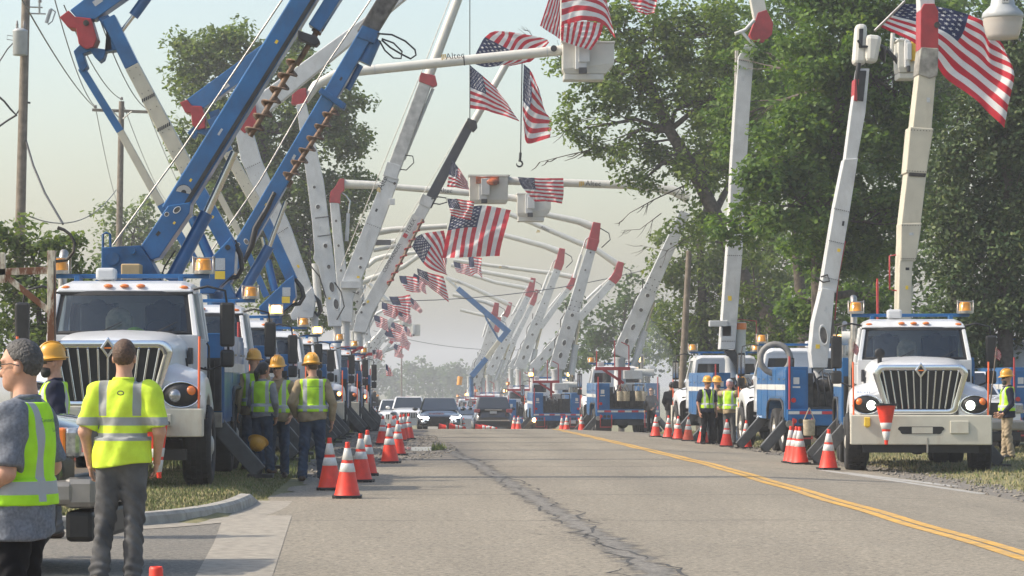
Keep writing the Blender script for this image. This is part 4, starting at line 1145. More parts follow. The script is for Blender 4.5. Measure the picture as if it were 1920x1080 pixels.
cy = bm_beam('lift_cylinder', K, Y, (449, 560), (505, 462), 21, 20, BLUE, rnd_=True)
bm_beam('cylinder_rod', K, Y, (505, 462), (536, 378), 9, 9, ROD, rnd_=True, top=cy)
bm_path('hose', K, Y, [(516, 362), (502, 392), (480, 430), (473, 462), (460, 490), (448, 470), (440, 455)], [8, 10, 12, 12, 11, 9, 7], HOSE, mbm, 8, -.3)
bm_path('winch_line', K, Y, [(400, 470), (489, 342), (613, 125), (705, -10)], 3.0, STEEL, None, 6, -.4)
# --- T4: smaller blue and white elbow boom
K, Y = 'T4', 74.0
turret(K, Y, 520, 580, 34, BLUE2)
tp = bm_plate('turret_head', K, Y, [(487, 576), (536, 528), (552, 517), (556, 557), (549, 570), (524, 590), (490, 590)], .9, BLUE)
x = MB(); a, b = U(531, 556, Y), U(546, 540, Y); x.box(a.x, b.x, Y - .46, Y - .452, a.z, b.z); wpart('data_decal', x, GLABEL, PLACED[K], 0, tp)
x = MB(); a, b = U(530, 569, Y), U(545, 557, Y); x.box(a.x, b.x, Y - .46, Y - .452, a.z, b.z); wpart('warning_decal', x, YLABEL, PLACED[K], 0, tp)
bm_path('hose', K, Y, [(553, 522), (566, 540), (570, 556), (562, 570), (546, 573), (528, 586)], [7, 9, 9, 8, 6, 5], HOSE, tp, 8, -.2)
bm_beam('lower_boom', K, Y, (548, 526), (496, 410), 22, 20, BLUE, .5)
b2 = bm_beam('insulated_boom', K, Y, (496, 410), (428, 286), 22, 20, CREAM, .46)
bolts(K, Y, [along((496, 410), (428, 286), t, o_) for t in (.05, .3, .5, .7, .95) for o_ in (-5, 5)], .8, .46, b2)
bm_beam('boom_tip_section', K, Y, (428, 286), (398, 222), 20, 20, BLUE, .45)
bm_beam('insulated_link', K, Y, (450, 440), (404, 352), 11, 11, CREAM, .2)
bm_beam('levelling_link', K, Y, (500, 556), (450, 440), 12, 11, BLUE, .2)
cy = bm_beam('lift_cylinder', K, Y, (515, 545), (502, 488), 15, 14, BLUE, rnd_=True)
bm_beam('cylinder_rod', K, Y, (502, 488), (492, 445), 7, 7, ROD, rnd_=True, top=cy)
el = bm_plate('boom_elbow', K, Y, [(339, 194), (353, 189), (361, 200), (380, 201), (387, 222), (386, 242), (372, 245), (362, 236), (360, 214), (349, 213)], .62, REDP)
bm_plate('elbow_casting', K, Y, [(352, 250), (364, 238), (386, 243), (400, 238), (392, 212), (412, 205), (415, 236), (400, 262), (385, 255), (372, 250), (366, 262), (360, 258)], .42, BLUE2, el)
bm_plate('upper_boom', K, Y, [(350, 189), (480, 94), (545, 48), (560, 60), (450, 156), (383, 204), (362, 200)], .5, BLUE)
# --- T5: plain white elbow boom
K, Y = 'T5', 83.5
turret(K, Y, 590, 585, 26, BOOMW)
bm_plate('turret_head', K, Y, [(545, 590), (560, 565), (586, 538), (592, 562), (588, 596), (548, 600)], .8, BOOMW)
b1 = bm_plate('lower_boom', K, Y, [(594, 566), (578, 562), (500, 405), (452, 300), (440, 235), (470, 232), (490, 300), (545, 425)], .6, BOOMW)
bolts(K, Y, [(526, 446), (532, 436), (538, 428), (543, 424), (518, 400), (512, 408), (480, 330), (486, 326)], 1.0, .6, b1, STEEL)
bm_path('hose', K, Y, [(586, 552), (598, 566), (602, 582), (596, 592), (590, 584)], [6, 9, 9, 7, 5], HOSE, b1, 8, -.2)
x = MB(); a, b = U(568, 583, Y), U(580, 569, Y); x.box(a.x, b.x, Y - .412, Y - .404, a.z, b.z); wpart('data_decal', x, GLABEL, PLACED[K], 0, b1)
ub = bm_beam('upper_boom', K, Y, (470, 214), (790, -34), 40, 15, BOOMW, .42)
bm_plate('boom_elbow', K, Y, [(432, 226), (450, 195), (480, 196), (484, 232), (460, 252)], .66, REDP)
# --- T6: white boom with red cap, long upper boom carrying the high bucket
K, Y = 'T6', 93.0
turret(K, Y, 632, 606, 28, BOOMW)
lb = bm_plate('lower_boom', K, Y, [(641, 612), (616, 612), (610, 560), (597, 500), (588, 487), (590, 472), (586, 420), (576, 340), (556, 198), (574, 194), (607, 340), (618, 430), (630, 520)], .6, BOOMW)
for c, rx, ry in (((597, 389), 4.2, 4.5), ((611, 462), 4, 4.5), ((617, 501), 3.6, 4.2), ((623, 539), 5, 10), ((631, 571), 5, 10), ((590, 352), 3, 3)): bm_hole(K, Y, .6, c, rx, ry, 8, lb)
x = MB()
for (a, b, y) in ((592, 616, 410), (597, 620, 444)):
    for k in range(12):
        cc = U(lerp(a, b, k / 11), y - k * .25, Y); x.box(cc.x - .012, cc.x + .012, Y - .31, Y - .302, cc.z - .02, cc.z + .02)
wpart('bolt_row', x, GRIME, PLACED[K], 0, lb)
cy = bm_beam('lift_cylinder', K, Y, (597, 575), (591, 494), 15, 14, BOOMW, rnd_=True)
bm_path('hose', K, Y, [(612, 560), (600, 520), (584, 500), (582, 470), (588, 452)], 2.4, HOSE, lb, 6, -.35); bm_path('hose', K, Y, [(632, 600), (646, 575), (640, 548), (628, 530)], 2.4, HOSE, lb, 6, -.35)
bm_plate('boom_elbow', K, Y, [(547, 196), (549, 172), (574, 166), (577, 192), (560, 198)], .5, REDP)
ub = bm_path('upper_boom', K, Y, [(572, 190), (592, 160), (628, 140), (676, 133), (1056, 94)], [14, 18, 18, 18, 19], FIBER, None, 18)
band(K, Y, (676, 133), (1056, 94), .51, 18.6, 2, GRIME, ub, 0); band(K, Y, (676, 133), (1056, 94), .07, 18, 1.5, GLABEL, ub, 0); band(K, Y, (676, 133), (1056, 94), .92, 19, 2, GLABEL, ub, 0)
TH = m_(19, Y)
logo(K, Y, (832, 108), 10, 6, ub, TH); bm_text(K, Y, 'Altec', (853, 106), 12, 6, DECK, ub, TH)
x = MB(); c = U(1038, 92, Y); x.cyl((c.x, Y - .20, c.z), (c.x, Y - .16, c.z), m_(6, Y), n=18); wpart('round_badge', x, DECK, PLACED[K], 0, ub)
bucket(K, Y, 1054, 1150, 80, 152, FIBER, .85, True)
bm_path('pole_stub', K, Y, [(1084, 84), (1084, 60), (1080, 10)], 3, STEEL, None, 6)
# --- T7: tall white crane boom
K, Y = 'T7', 102.0
turret(K, Y, 648, 600, 30, BOOMW)
mbm = bm_plate('main_boom', K, Y, [(636, 602), (640, 532), (720, 330), (748, 336), (690, 495), (662, 560), (660, 604)], .6, BOOMW)
for c in ((676, 502), (677, 485), (740, 345)): bm_hole(K, Y, .6, c, 3, 3, 0, mbm)
bm_plate('boom_collar', K, Y, [(718, 330), (726, 304), (752, 312), (744, 338)], .66, BOOMW)
b2 = bm_beam('inner_boom', K, Y, (738, 318), (797, 158), 25, 24, M('weathered_white_boom', (.50, .50, .48), .6, var=.3, scale=4, col2=(.30, .30, .29)), .45)
bm_beam('side_tube', K, Y, (757, 300), (812, 166), 6, 6, BOOMW, rnd_=True)
bm_plate('boom_elbow', K, Y, [(789, 137), (816, 143), (820, 160), (812, 164), (785, 154)], .5, REDP)
bm_beam('fibreglass_tip', K, Y, (804, 142), (866, -22), 19, 17, FIBER, rnd_=True)
bm_path('winch_line', K, Y, [(640, 500), (724, 297), (790, 137), (848, -10)], 1.6, STEEL, None, 5, -.4)
bm_text(K, Y, 'Altec', (719, 341), 11, 66, DECK, mbm, .6); logo(K, Y, (711, 357), 8, 66, mbm, .6)
bm_path('hose', K, Y, [(745, 318), (762, 320), (776, 306), (774, 294), (760, 292)], 2.2, HOSE, mbm, 6, -.3)
x = MB(); c = U(735, 380, Y); x.box(c.x - .1, c.x + .1, Y - .42, Y - .31, c.z - .1, c.z + .12); c = U(660, 533, Y); x.box(c.x - .4, c.x + .35, Y - .5, Y - .32, c.z - .15, c.z + .1); wpart('boom_bracket', x, BOOMW, PLACED[K], .01, mbm)
# --- T8: lettered white digger boom with a dark inner section
K, Y = 'T8', 112.0
turret(K, Y, 672, 618, 30, BOOMW)
mbm = bm_plate('main_boom', K, Y, [(662, 622), (668, 592), (789, 378), (808, 388), (728, 538), (700, 586), (686, 624)], .55, BOOMW)
bm_hole(K, Y, .55, (683, 571), 4, 2.5, 30, mbm); bm_hole(K, Y, .55, (678, 586), 2.5, 2.5, 0, mbm)
bm_plate('boom_collar', K, Y, [(785, 382), (792, 364), (814, 374), (806, 392)], .62, BOOMW)
NAVY = M('dark_inner_boom', (.03, .035, .05), .5, .1, var=.3, scale=4, dirt=.3)
bm_beam('inner_boom', K, Y, (800, 386), (881, 234), 20, 17, NAVY, .42)
tipo = bm_plate('boom_tip', K, Y, [(870, 236), (877, 222), (893, 228), (895, 240), (888, 248)], .5, DARK)
bm_beam('fibreglass_tip', K, Y, (884, 236), (956, 108), 14, 13, FIBER, rnd_=True)
auger(K, Y, (728, 536), (793, 412), 5, 11, 8, 0, REDP, RUST, -.34)
cy = bm_beam('lift_cylinder', K, Y, (680, 626), (706, 572), 10, 9, BOOMW, rnd_=True); bm_beam('cylinder_rod', K, Y, (706, 572), (718, 544), 5, 5, ROD, rnd_=True, top=cy)
bm_path('winch_line', K, Y, [(676, 560), (790, 370), (876, 226)], 1.4, STEEL, None, 5, -.35)
x = MB(); pa, pb = along((769, 426), (789, 388), -.55), along((769, 426), (789, 388), .55); x.beam(U(*pa, Y) + Vector((0, -.285, 0)), U(*pb, Y) + Vector((0, -.285, 0)), m_(14, Y), None, .012); lab = wpart('name_plate', x, TAPE, PLACED[K], 0, mbm)
bm_text(K, Y, 'TEREX', (770, 425), 7.5, 62, DECK, mbm, .57, off=.012)
x = MB(); pa, pb = (758, 446), (762, 439); x.beam(U(*pa, Y) + Vector((0, -.294, 0)), U(*pb, Y) + Vector((0, -.294, 0)), m_(8, Y), None, .004); wpart('red_mark', x, TAPER, PLACED[K], 0, mbm)
bm_text(K, Y, 'COMMANDER', (735, 484), 7, 60, DECK, mbm, .55)
bm_path('hose', K, Y, [(808, 374), (822, 370), (836, 372), (838, 380), (824, 384), (812, 382)], 2.4, HOSE, mbm, 6, -.3)
# --- T9: thin white boom with red elbow, level upper boom across the road
K, Y = 'T9', 124.0
turret(K, Y, 650, 612, 22, BOOMW)
lb = bm_beam('lower_boom', K, Y, (650, 612), (627, 380), 22, 17, BOOMW, .5)
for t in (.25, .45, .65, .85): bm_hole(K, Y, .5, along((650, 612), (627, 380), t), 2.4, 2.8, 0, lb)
bm_plate('boom_elbow', K, Y, [(646, 336), (637, 336), (628, 352), (620, 360), (618, 380), (638, 382), (639, 363), (646, 357)], .55, REDP)
ub = bm_path('upper_boom', K, Y, [(644, 345), (700, 347), (745, 351), (887, 362), (984, 374)], [17, 15, 12, 13, 13], FIBER, None, 14)
bm_text(K, Y, 'Altec', (835, 358), 9, -4, DECK, ub, m_(13, Y)); logo(K, Y, (818, 357), 7, -4, ub, m_(13, Y))
cy = bm_beam('upper_cylinder', K, Y, (650, 452), (653, 400), 7, 7, BOOMW, rnd_=True); bm_path('cylinder_rod', K, Y, [(653, 400), (656, 377), (648, 366), (640, 362)], 3.5, ROD, cy, 6)
bucket(K, Y, 969, 1032, 363, 416, FIBER, .85, True)
# --- T10..T12: far booms of the left row
def aerial(K, Y, base, elbow, path, w0, w1, wu, bk=None, mat=BOOMW, red=True, holes=True, side=1, tur=True, txt=None):
    """two part aerial boom: lower boom base>elbow, upper boom along path, optional bucket (x0,x1,y0,y1)"""
    if tur: turret(K, Y, base[0], base[1] + 2, w0 * 1.25, BOOMW)
    mid = along(base, elbow, .45)
    x = MB(); a, b, c = U(*base, Y), U(*mid, Y), U(*elbow, Y)
    x.beam(a, b, m_(w0, Y), m_(w0 * .95, Y), .5); lb = wpart('lower_boom', x, mat, PLACED[K], .02)
    x = MB(); x.beam(b, c, m_(w0 * .78, Y), m_(w1, Y), .42); wpart('insulated_boom', x, mat, PLACED[K], .02)
    if holes:
        for t in (.10, .2, .32, .42): bm_hole(K, Y, .5, along(base, elbow, t), w0 * .12, w0 * (.20 if t < .25 else .12), -math.degrees(math.atan2(elbow[0] - base[0], base[1] - elbow[1])), lb)
        for t in (.62, .78, .92): bm_hole(K, Y, .42, along(base, elbow, t), w0 * .07, w0 * .07, 0, lb)
    bm_path('hose', K, Y, [along(base, elbow, t, -side * w0 * (.52 + .10 * math.sin(t * 40))) for t in (.02, .12, .2, .28, .36, .44, .5)], w0 * .07, HOSE, lb, 5, -.2)
    bolts(K, Y, [along(base, elbow, t, o_ * w0 * .28) for t in (.46, .49, .53) for o_ in (-1, 0, 1)], max(.5, w0 * .035), .5, lb)
    # lift cylinder at the foot
    p0, p1 = along(base, elbow, -.02, side * w0 * 1.0), along(base, elbow, .40, side * w0 * .5)
    cy = bm_beam('lift_cylinder', K, Y, p0, along(p0, p1, .55), w0 * .42, w0 * .42, BOOMW, rnd_=True)
    bm_beam('cylinder_rod', K, Y, along(p0, p1, .55), p1, w0 * .22, w0 * .22, ROD, rnd_=True, top=cy)
    # elbow: two lobed red casting
    d = (elbow[0] - base[0], elbow[1] - base[1]); L_ = math.hypot(*d); ux, uy = d[0] / L_, d[1] / L_
    r = w1 * .78; e = elbow; top_ = (path[0][0], path[0][1])
    if red:
        q0 = along(elbow, base, .06 * 200 / L_ * w1 / 14, 0)
        eo = bm_beam('boom_elbow', K, Y, q0, (e[0] + (top_[0] - e[0]) * .25, e[1] + (top_[1] - e[1]) * .25), w1 * 1.15, w1 * 1.25, REDP, .52)
        bm_beam('elbow_cap', K, Y, (e[0] + (top_[0] - e[0]) * .1, e[1] - (e[1] - top_[1]) * .1), (top_[0], top_[1] - w1 * .62), w1 * 1.2, w1 * .85, REDP, .48, top=eo)
        sgn = 1 if path[-1][0] < path[0][0] else -1
        bm_path('hose', K, Y, [(top_[0] + sgn * r * .5, top_[1]), (top_[0] + sgn * r * 1.7, top_[1] + r * .7), (top_[0] + sgn * r * 1.9, top_[1] + r * 1.6), (e[0] + sgn * r * 1.2, e[1] + r * .7)], w1 * .13, HOSE, lb, 5)
        q = along(elbow, base, .30, side * w1 * .95); kx = (top_[0] - sgn * r * 1.6, top_[1] + r * 1.6)
        cy = bm_beam('upper_cylinder', K, Y, q, along(q, kx, .6), w1 * .38, w1 * .38, BOOMW, rnd_=True)
        bm_path('cylinder_rod', K, Y, [along(q, kx, .6), kx, (top_[0] - sgn * r * .2, top_[1] + r * .6)], w1 * .2, ROD, cy, 6)
    n = len(path)
    ub = bm_path('upper_boom', K, Y, path, [wu * (1.45 if i == 0 else 1.2 if i == 1 and n > 2 else 1.0) for i in range(n)], FIBER if mat is BOOMW else mat, None, 12)
    if txt: bm_text(K, Y, 'Altec', txt[0], txt[1], txt[2], DECK, ub, m_(wu * 1.1, Y)); logo(K, Y, (txt[0][0] - txt[1] * 2.2, txt[0][1] + txt[1] * 2.2 * math.tan(R(-txt[2]))), txt[1], txt[2], ub, m_(wu * 1.1, Y))
    if bk: bucket(K, Y, *bk, FIBER, .8, False, False)
    return lb
aerial('T10', 141.0, (664, 620), (682, 450), [(680, 440), (735, 431), (838, 424)], 18, 12, 10, None, side=-1)
aerial('T11', 159.0, (676, 630), (668, 540), [(670, 532), (756, 500), (830, 447)], 14, 9, 8.5, None, side=-1)
aerial('T12', 179.0, (690, 640), (672, 505), [(674, 496), (720, 482), (800, 470)], 12, 8, 7, None, side=-1)
for k, (yy_, X) in enumerate(((192, -4.0), (214, -4.1), (238, -4.2))):
    truck('T%d' % (13 + k), TRUCKB, 'bucket_truck', X, yy_, 0, ['thirteenth truck of the left row, hidden behind the row', 'fourteenth truck of the left row, hidden behind the row', 'last truck of the left row, hidden behind the row'][k], GL)
bm_path('jib_tube', 'T12', 179.0, [(690, 458), (712, 455), (742, 452)], [9, 11, 9], FIBER, None, 10)
x = MB(); a, b = U(700, 460, 179), U(733, 450, 179); x.box(a.x, b.x, 178.6, 178.75, a.z, b.z); wpart('name_plate', x, DECK, PLACED['T12'])
bm_path('jib_tube', 'T11', 159.0, [(688, 500), (704, 486), (724, 480), (770, 474)], [9, 10, 9, 8], FIBER, None, 10)
bm_path('jib_tube', 'T10', 141.0, [(700, 470), (740, 462), (800, 440)], [7, 8, 7], FIBER, None, 10)
aerial('T13', 199.0, (684, 668), (742, 588), [(745, 582), (700, 540), (676, 520)], 13, 8, 7, None, side=-1)
aerial('T14', 221.0, (690, 676), (728, 622), [(730, 618), (752, 606), (764, 610)], 11, 7, 6, (749, 771, 590, 612), side=-1)
for k_, Y_, p_ in (('T14', 221.0, [(684, 660), (724, 606), (750, 600)]), ('T15', 245.0, [(690, 676), (716, 640), (760, 622)]), ('T14', 221.0, [(676, 640), (706, 588), (742, 570)]), ('T15', 245.0, [(694, 668), (740, 652), (765, 640)])): bm_path('jib_tube', k_, Y_, p_, [7, 6, 5], BOOMW, None, 8)
aerial('T15', 245.0, (698, 684), (735, 640), [(737, 636), (756, 626), (772, 620)], 10, 6, 5, (768, 788, 608, 630), side=-1)

# --- R1: beige boom with a red elbow, seen almost end on
K, Y = 'R1', 58.0
turret(K, Y, 1693, 622, 40, CREAM)
lb = bm_plate('lower_boom', K, Y, [(1680, 600), (1682, 502), (1686, 420), (1706, 250), (1724, 90), (1754, 92), (1742, 250), (1722, 422), (1706, 505), (1704, 602)], .55, CREAM)
for (a, b, c, d) in (((1685, 420), (1724, 419), (1713, 490), (1684, 491)), ((1702, 240), (1746, 243), (1732, 328), (1694, 326)),): bm_plate('boom_sleeve', K, Y, [a, b, c, d], .58, CREAM, lb, 0, .02)
bm_plate('boom_sleeve', K, Y, [(1700, 325), (1732, 327), (1730, 334), (1699, 332)], .60, GRIME, lb)
bm_plate('tip_wear_plate', K, Y, [(1722, 92), (1755, 94), (1753, 145), (1738, 150), (1716, 142)], .60, M('worn_grey_casting', (.33, .31, .27), .6, .2, var=.4, scale=5, dirt=.6, dirtcol=(.06, .055, .05)), lb)
cy = bm_beam('lift_cylinder', K, Y, (1697, 592), (1704, 535), 20, 18, CREAM, rnd_=True); bm_beam('cylinder_rod', K, Y, (1704, 535), (1708, 480), 8, 8, ROD, rnd_=True, top=cy)
bm_plate('boom_elbow', K, Y, [(1721, 95), (1722, 22), (1728, 10), (1748, 10), (1755, 24), (1755, 94)], .55, REDP)
bm_plate('upper_boom', K, Y, [(1722, 22), (1719, -40), (1746, -40), (1750, 22)], .45, BOOMW)
x = MB(); c = U(1752, 50, Y); x.cyl((c.x, Y - .32, c.z), (c.x, Y - .25, c.z), .06, n=10); wpart('pivot_pin', x, GRIME, PLACED[K], 0, lb)
bm_path('hose_bracket', K, Y, [(1682, 545), (1668, 543), (1668, 480), (1680, 478)], 3, REDTUBE, None, 6)
bm_path('red_flag_pole', K, Y, [(1646, 600), (1645, 535), (1645, 522)], [5, 5, 3], REDTUBE, None, 6)
# R1: number on the fender, traffic cone slung from the bumper (own thing below)
rr = PLACED['R1']; x = text_mb('88-431', .085); x.xform(Matrix.Translation((-.98, .045, 1.415)) @ Matrix.Rotation(R(-48), 4, 'X')); x.build('fleet_number', BLUE, rr)
x = MB(); x.lathe([(0.001, -.09), (.05, -.08), (.085, -.03), (.09, 0), (.075, .01), (0.001, .012)], (0, 0, 0), 'y', 16); x.xform(Matrix.Translation((-.66, .95, 2.11)) @ Matrix.Rotation(R(180), 4, 'Z')); ho = x.build('spot_lamp', BLACK, rr)
x = MB(); x.cyl((-.66, .98, 1.9), (-.66, .98, 2.03), .04, n=10); x.build('spot_lamp_stem', BLACK, rr)
x = MB(); x.box(-.98, -.88, -.20, -.163, .82, .98); x.ball((-.93, -.17, .86), (.06, .03, .06)); x.build('yellow_lamp', YLABEL, rr, .01)
# --- R2: white telescopic boom with knuckle and small bucket
K, Y = 'R2', 69.0
turret(K, Y, 1536, 664, 40, BOOMW)
lb = bm_plate('lower_boom', K, Y, [(1517, 660), (1522, 606), (1538, 540), (1562, 545), (1556, 610), (1548, 690), (1520, 690)], .6, BOOMW)
bm_hole(K, Y, .6, (1541, 629), 7, 17, 8, lb)
b2 = bm_plate('inner_boom', K, Y, [(1536, 545), (1562, 388), (1580, 300), (1606, 298), (1590, 400), (1565, 550)], .5, BOOMW)
bm_plate('boom_band', K, Y, [(1537, 545), (1535, 556), (1562, 560), (1564, 549)], .56, GRIME, b2)
bm_plate('tip_boom', K, Y, [(1582, 302), (1594, 210), (1606, 130), (1628, 130), (1620, 215), (1604, 304)], .42, BOOMW)
bm_plate('tip_slot', K, Y, [(1603, 190), (1609, 134), (1622, 134), (1616, 192)], .46, DARK)
cy = bm_beam('upper_cylinder', K, Y, (1592, 296), (1603, 214), 13, 12, ROD, rnd_=True); bm_beam('cylinder_rod', K, Y, (1603, 214), (1611, 150), 6, 6, ROD, rnd_=True, top=cy)
bm_plate('boom_elbow', K, Y, [(1600, 150), (1598, 190), (1605, 192), (1608, 150)], .5, REDP)
kn = MB(); kn.beam(U(1610, 122, Y), U(1614, 46, Y), m_(24, Y), m_(20, Y), .5, .42); ko = wpart('knuckle', kn, FIBER, PLACED[K], .09)
bm_plate('knuckle_slot', K, Y, [(1608, 56), (1616, 56), (1614, 92), (1607, 92)], .52, DARK, ko)
bm_path('hose', K, Y, [(1606, 190), (1604, 150), (1608, 120)], 9, HOSE, ko, 8, -.2)
kn = MB(); kn.beam(U(1630, 120, Y) + Vector((0, -.15, 0)), U(1636, 68, Y) + Vector((0, -.15, 0)), m_(22, Y), m_(30, Y), .4, .4); wpart('knuckle_shell', kn, FIBER, PLACED[K], .10, ko)
bm_path('hose', K, Y, [(1605, 78), (1612, 90), (1632, 90), (1634, 80)], 5, HOSE, ko, 6, -.3)
bm_path('hose', K, Y, [(1644, 84), (1656, 90), (1654, 115), (1648, 100), (1664, 96), (1676, 110), (1682, 120)], [6, 12, 12, 8, 8, 8, 6], HOSE, ko, 8, -.1)
bucket(K, Y, 1680, 1722, 76, 150, FIBER, .7, True)
x = MB(); a, b = U(1702, 118, Y), U(1714, 82, Y); x.box(a.x, b.x, Y - .5, Y - .36, a.z, b.z); wpart('yellow_liner', x, M('yellow_liner', (.75, .45, .03), .6, var=.1), PLACED[K], .03)
bm_path('jib_arm', K, Y, [(1672, 100), (1674, 62)], 8, FIBER, None, 10)
bm_path('hook_light', K, Y, [(1525, 520), (1540, 530), (1552, 528), (1548, 516), (1536, 520)], 3, GRIME, lb, 6, -.3)
bm_path('hot_stick', K, Y, [(1565, 600), (1572, 520), (1585, 452)], 2.5, REDTUBE, None, 6)
# coil of duct behind the body
x = MB(); c = U(1466, 672, Y); x.tube([(c.x + .36 * math.cos(a), Y + 1.2 + .1 * math.sin(a * .5), c.z + .36 * math.sin(a)) for a in [2 * math.pi * k / 20 for k in range(21)]], .075, 10, False); wpart('duct_coil', x, M('grey_duct', (.20, .195, .185), .7, var=.2), PLACED[K])
# --- R3: broad upright white boom, red elbow high in the leaves
K, Y = 'R3', 88.0
turret(K, Y, 1370, 668, 40, BOOMW)
lb = bm_plate('lower_boom', K, Y, [(1348, 655), (1364, 440), (1370, 300), (1382, 110), (1396, 85), (1412, 92), (1402, 230), (1390, 470), (1376, 655)], .7, BOOMW)
bm_plate('boom_foot', K, Y, [(1356, 656), (1376, 656), (1392, 690), (1386, 700)], .5, DARK, lb)
bm_beam('side_tube', K, Y, (1379, 235), (1381, 95), 7, 7, STEEL, rnd_=True)
bm_plate('boom_elbow', K, Y, [(1404, 66), (1420, 25), (1436, 20), (1448, 45), (1446, 66), (1430, 82), (1410, 80)], .45, REDP)
bm_path('elbow_link', K, Y, [(1376, 66), (1396, 58), (1412, 40)], 7, BOOMW, lb, 8, -.3); bm_path('elbow_link', K, Y, [(1390, 64), (1408, 84), (1422, 98)], 6, BOOMW, lb, 8, -.35)
bm_plate('upper_boom', K, Y, [(1414, 42), (1398, -40), (1424, -40), (1436, 22)], .4, FIBER)
cy = bm_beam('lift_cylinder', K, Y, (1386, 690), (1388, 604), 22, 22, FIBER, rnd_=True)
bm_beam('orange_sleeve', K, Y, (1388, 618), (1388, 606), 24, 24, ORANGE, rnd_=True, top=cy)
bm_path('hose_bracket', K, Y, [(1378, 640), (1378, 598), (1418, 602), (1418, 640)], 2.5, REDTUBE, None, 6)
x = MB(); c = U(1345, 607, Y); x.box(c.x - .28, c.x + .28, Y - .4, Y - .1, c.z - .09, c.z + .09); x.box(c.x + .1, c.x + .4, Y - .35, Y, c.z - .4, c.z - .05); wpart('boom_valve', x, BOOMW, PLACED[K], .02, lb)
# --- R4: bucket boom with the level upper boom across the road
lb = aerial('R4', 113.5, (1162, 668), (1284, 398), [(1292, 372), (1262, 357), (1200, 348), (952, 339)], 32, 20, 15, None, red=False, side=1, txt=((1112, 345), 10, -2))
bk = bucket('R4', 113.5, 880, 952, 330, 382, FIBER, .8, False, False)
x = MB(); a, b = U(892, 346, 113.5), U(935, 333, 113.5); x.box(a.x, b.x, 113.5 - .58, 113.5 - .44, a.z, b.z); x.ball(((a.x + b.x) / 2 + .2, 113.5 - .6, a.z + .06), (.26, .08, .14)); wpart('saw_holster', x, M('orange_saw', (.75, .16, .03), .5, col2=(.03, .03, .03), scale=4), PLACED['R4'], .01, bk)
x = MB(); a, b = U(878, 332, 113.5), U(955, 329, 113.5); x.box(a.x, b.x, 113.1, 113.9, a.z, b.z); wpart('bucket_cover', x, DARK, PLACED['R4'], .01, bk)
aerial('R5', 147.0, (1044, 690), (1112, 455), [(1119, 428), (1085, 415), (1032, 404), (985, 392)], 30, 17, 11, None)
aerial('R6', 171.0, (1000, 690), (1156, 520), [(1164, 500), (1120, 470), (998, 418), (956, 402)], 19, 14, 9, None, txt=((1022, 429), 6, -23))
aerial('R7', 198.0, (974, 690), (1049, 495), [(1054, 474), (1020, 461), (945, 441), (852, 418)], 22, 13, 9, None)
aerial('R8', 225.0, (958, 690), (1070, 536), [(1078, 520), (1040, 513), (930, 499), (850, 488)], 14, 9, 7, None, txt=((947, 500), 4, -8))
aerial('R9', 253.0, (916, 702), (994, 548), [(1000, 528), (975, 522), (890, 507), (846, 497)], 17, 11, 8, None)
aerial('R10', 288.0, (880, 704), (951, 588), [(957, 572), (935, 562), (870, 532), (838, 521)], 13, 8, 7, None, txt=((862, 530), 4, -24))
x_, y_ = rear(5.6, 268, 180.0); truck('R11', TRUCKB, 'bucket_truck', x_, y_, 180.0, 'far truck of the right row between two others, with a white boom', GR_)
aerial('R11', 271.0, (934, 700), (1000, 566), [(1007, 548), (985, 540), (930, 530), (880, 514)], 12, 8, 7, None)
x_, y_ = rear(4.5, 236, 180.0); truck('R12', TRUCKB, 'digger_truck', x_, y_, 180.0, 'far truck under the small blue boom on the right of the road', GR_)
K, Y = 'R12', 238.0
turret(K, Y, 884, 706, 14, BLUE2)
bm_beam('lower_boom', K, Y, (884, 706), (912, 672), 11, 10, BLUE, .5); bm_beam('insulated_boom', K, Y, (912, 672), (936, 640), 9, 9, CREAM, .45); bm_beam('boom_tip_section', K, Y, (936, 640), (952, 620), 10, 10, BLUE, .45)
bm_beam('upper_boom', K, Y, (955, 624), (858, 541), 11, 10, BLUE, .5); bm_beam('fibreglass_tip', K, Y, (858, 541), (836, 521), 5, 5, FIBER, rnd_=True)
bm_path('cylinder_rod', K, Y, [(937, 640), (912, 598), (908, 584)], 4, BLUE2, None, 6)
x = MB(); a = U(861, 722, 281); b = U(863, 706, 281); x.tube([a, b], m_(5, 281), 10); wpart('yellow_cylinder', x, AMBER, PLACED['R10'])

# --- per truck details
def child(key, names, part=None):
    r_ = PLACED[key]
    out = []
    for c in kids_of.get(r_.name, []):
        if c.name.split('.')[0] in names: out.append(c)
        for d in kids_of.get(c.name, []):
            if d.name.split('.')[0] in names: out.append(d)
    return out
kids_of = {}
for c in bpy.data.objects:
    if c.parent: kids_of.setdefault(c.parent.name, []).append(c)
def set_mat(objs, mat):
    for o in objs:
        for sl_ in o.material_slots: sl_.link = 'OBJECT'; sl_.material = mat
set_mat(child('R1', ('headlight_lens',)), HEADON)
for k in ('T1', 'T2', 'T3', 'T4'):
    for b in child(k, ('bumper',)): b.scale.z = .70; b.location.z = .31
SOFTON = M('turn_lamp_lit', (.8, .3, .04), .3, emit=(1, .45, .10), estr=6)
TAILON = M('tail_lamp_lit', (.9, .5, .2), .3, emit=(1, .62, .25), estr=20)
for k, i in (('T8', 1), ('T6', 1)):
    set_mat(child(k, ('turn_signal',))[i:i + 1], SOFTON)
for k, i in (('T3', 1), ('T5', 1), ('R2', 0), ('R4', 0), ('R5', 0), ('R5', 1), ('R6', 0), ('R7', 0), ('R8', 1), ('R9', 0)):
    b = child(k, ('beacon',)); set_mat(b[i:i + 1], AMBERON)
tl = child('R5', ('work_lamp',)); set_mat(tl, TAILON)
for k, f_ in (('R2', .93), ('R3', .95)):
    for b in child(k, ('cab',)): b.scale.z = f_
    for b in child(k, ('light_rack', 'beacon', 'spotlight')): b.location.z -= 2.75 * (1 - f_)
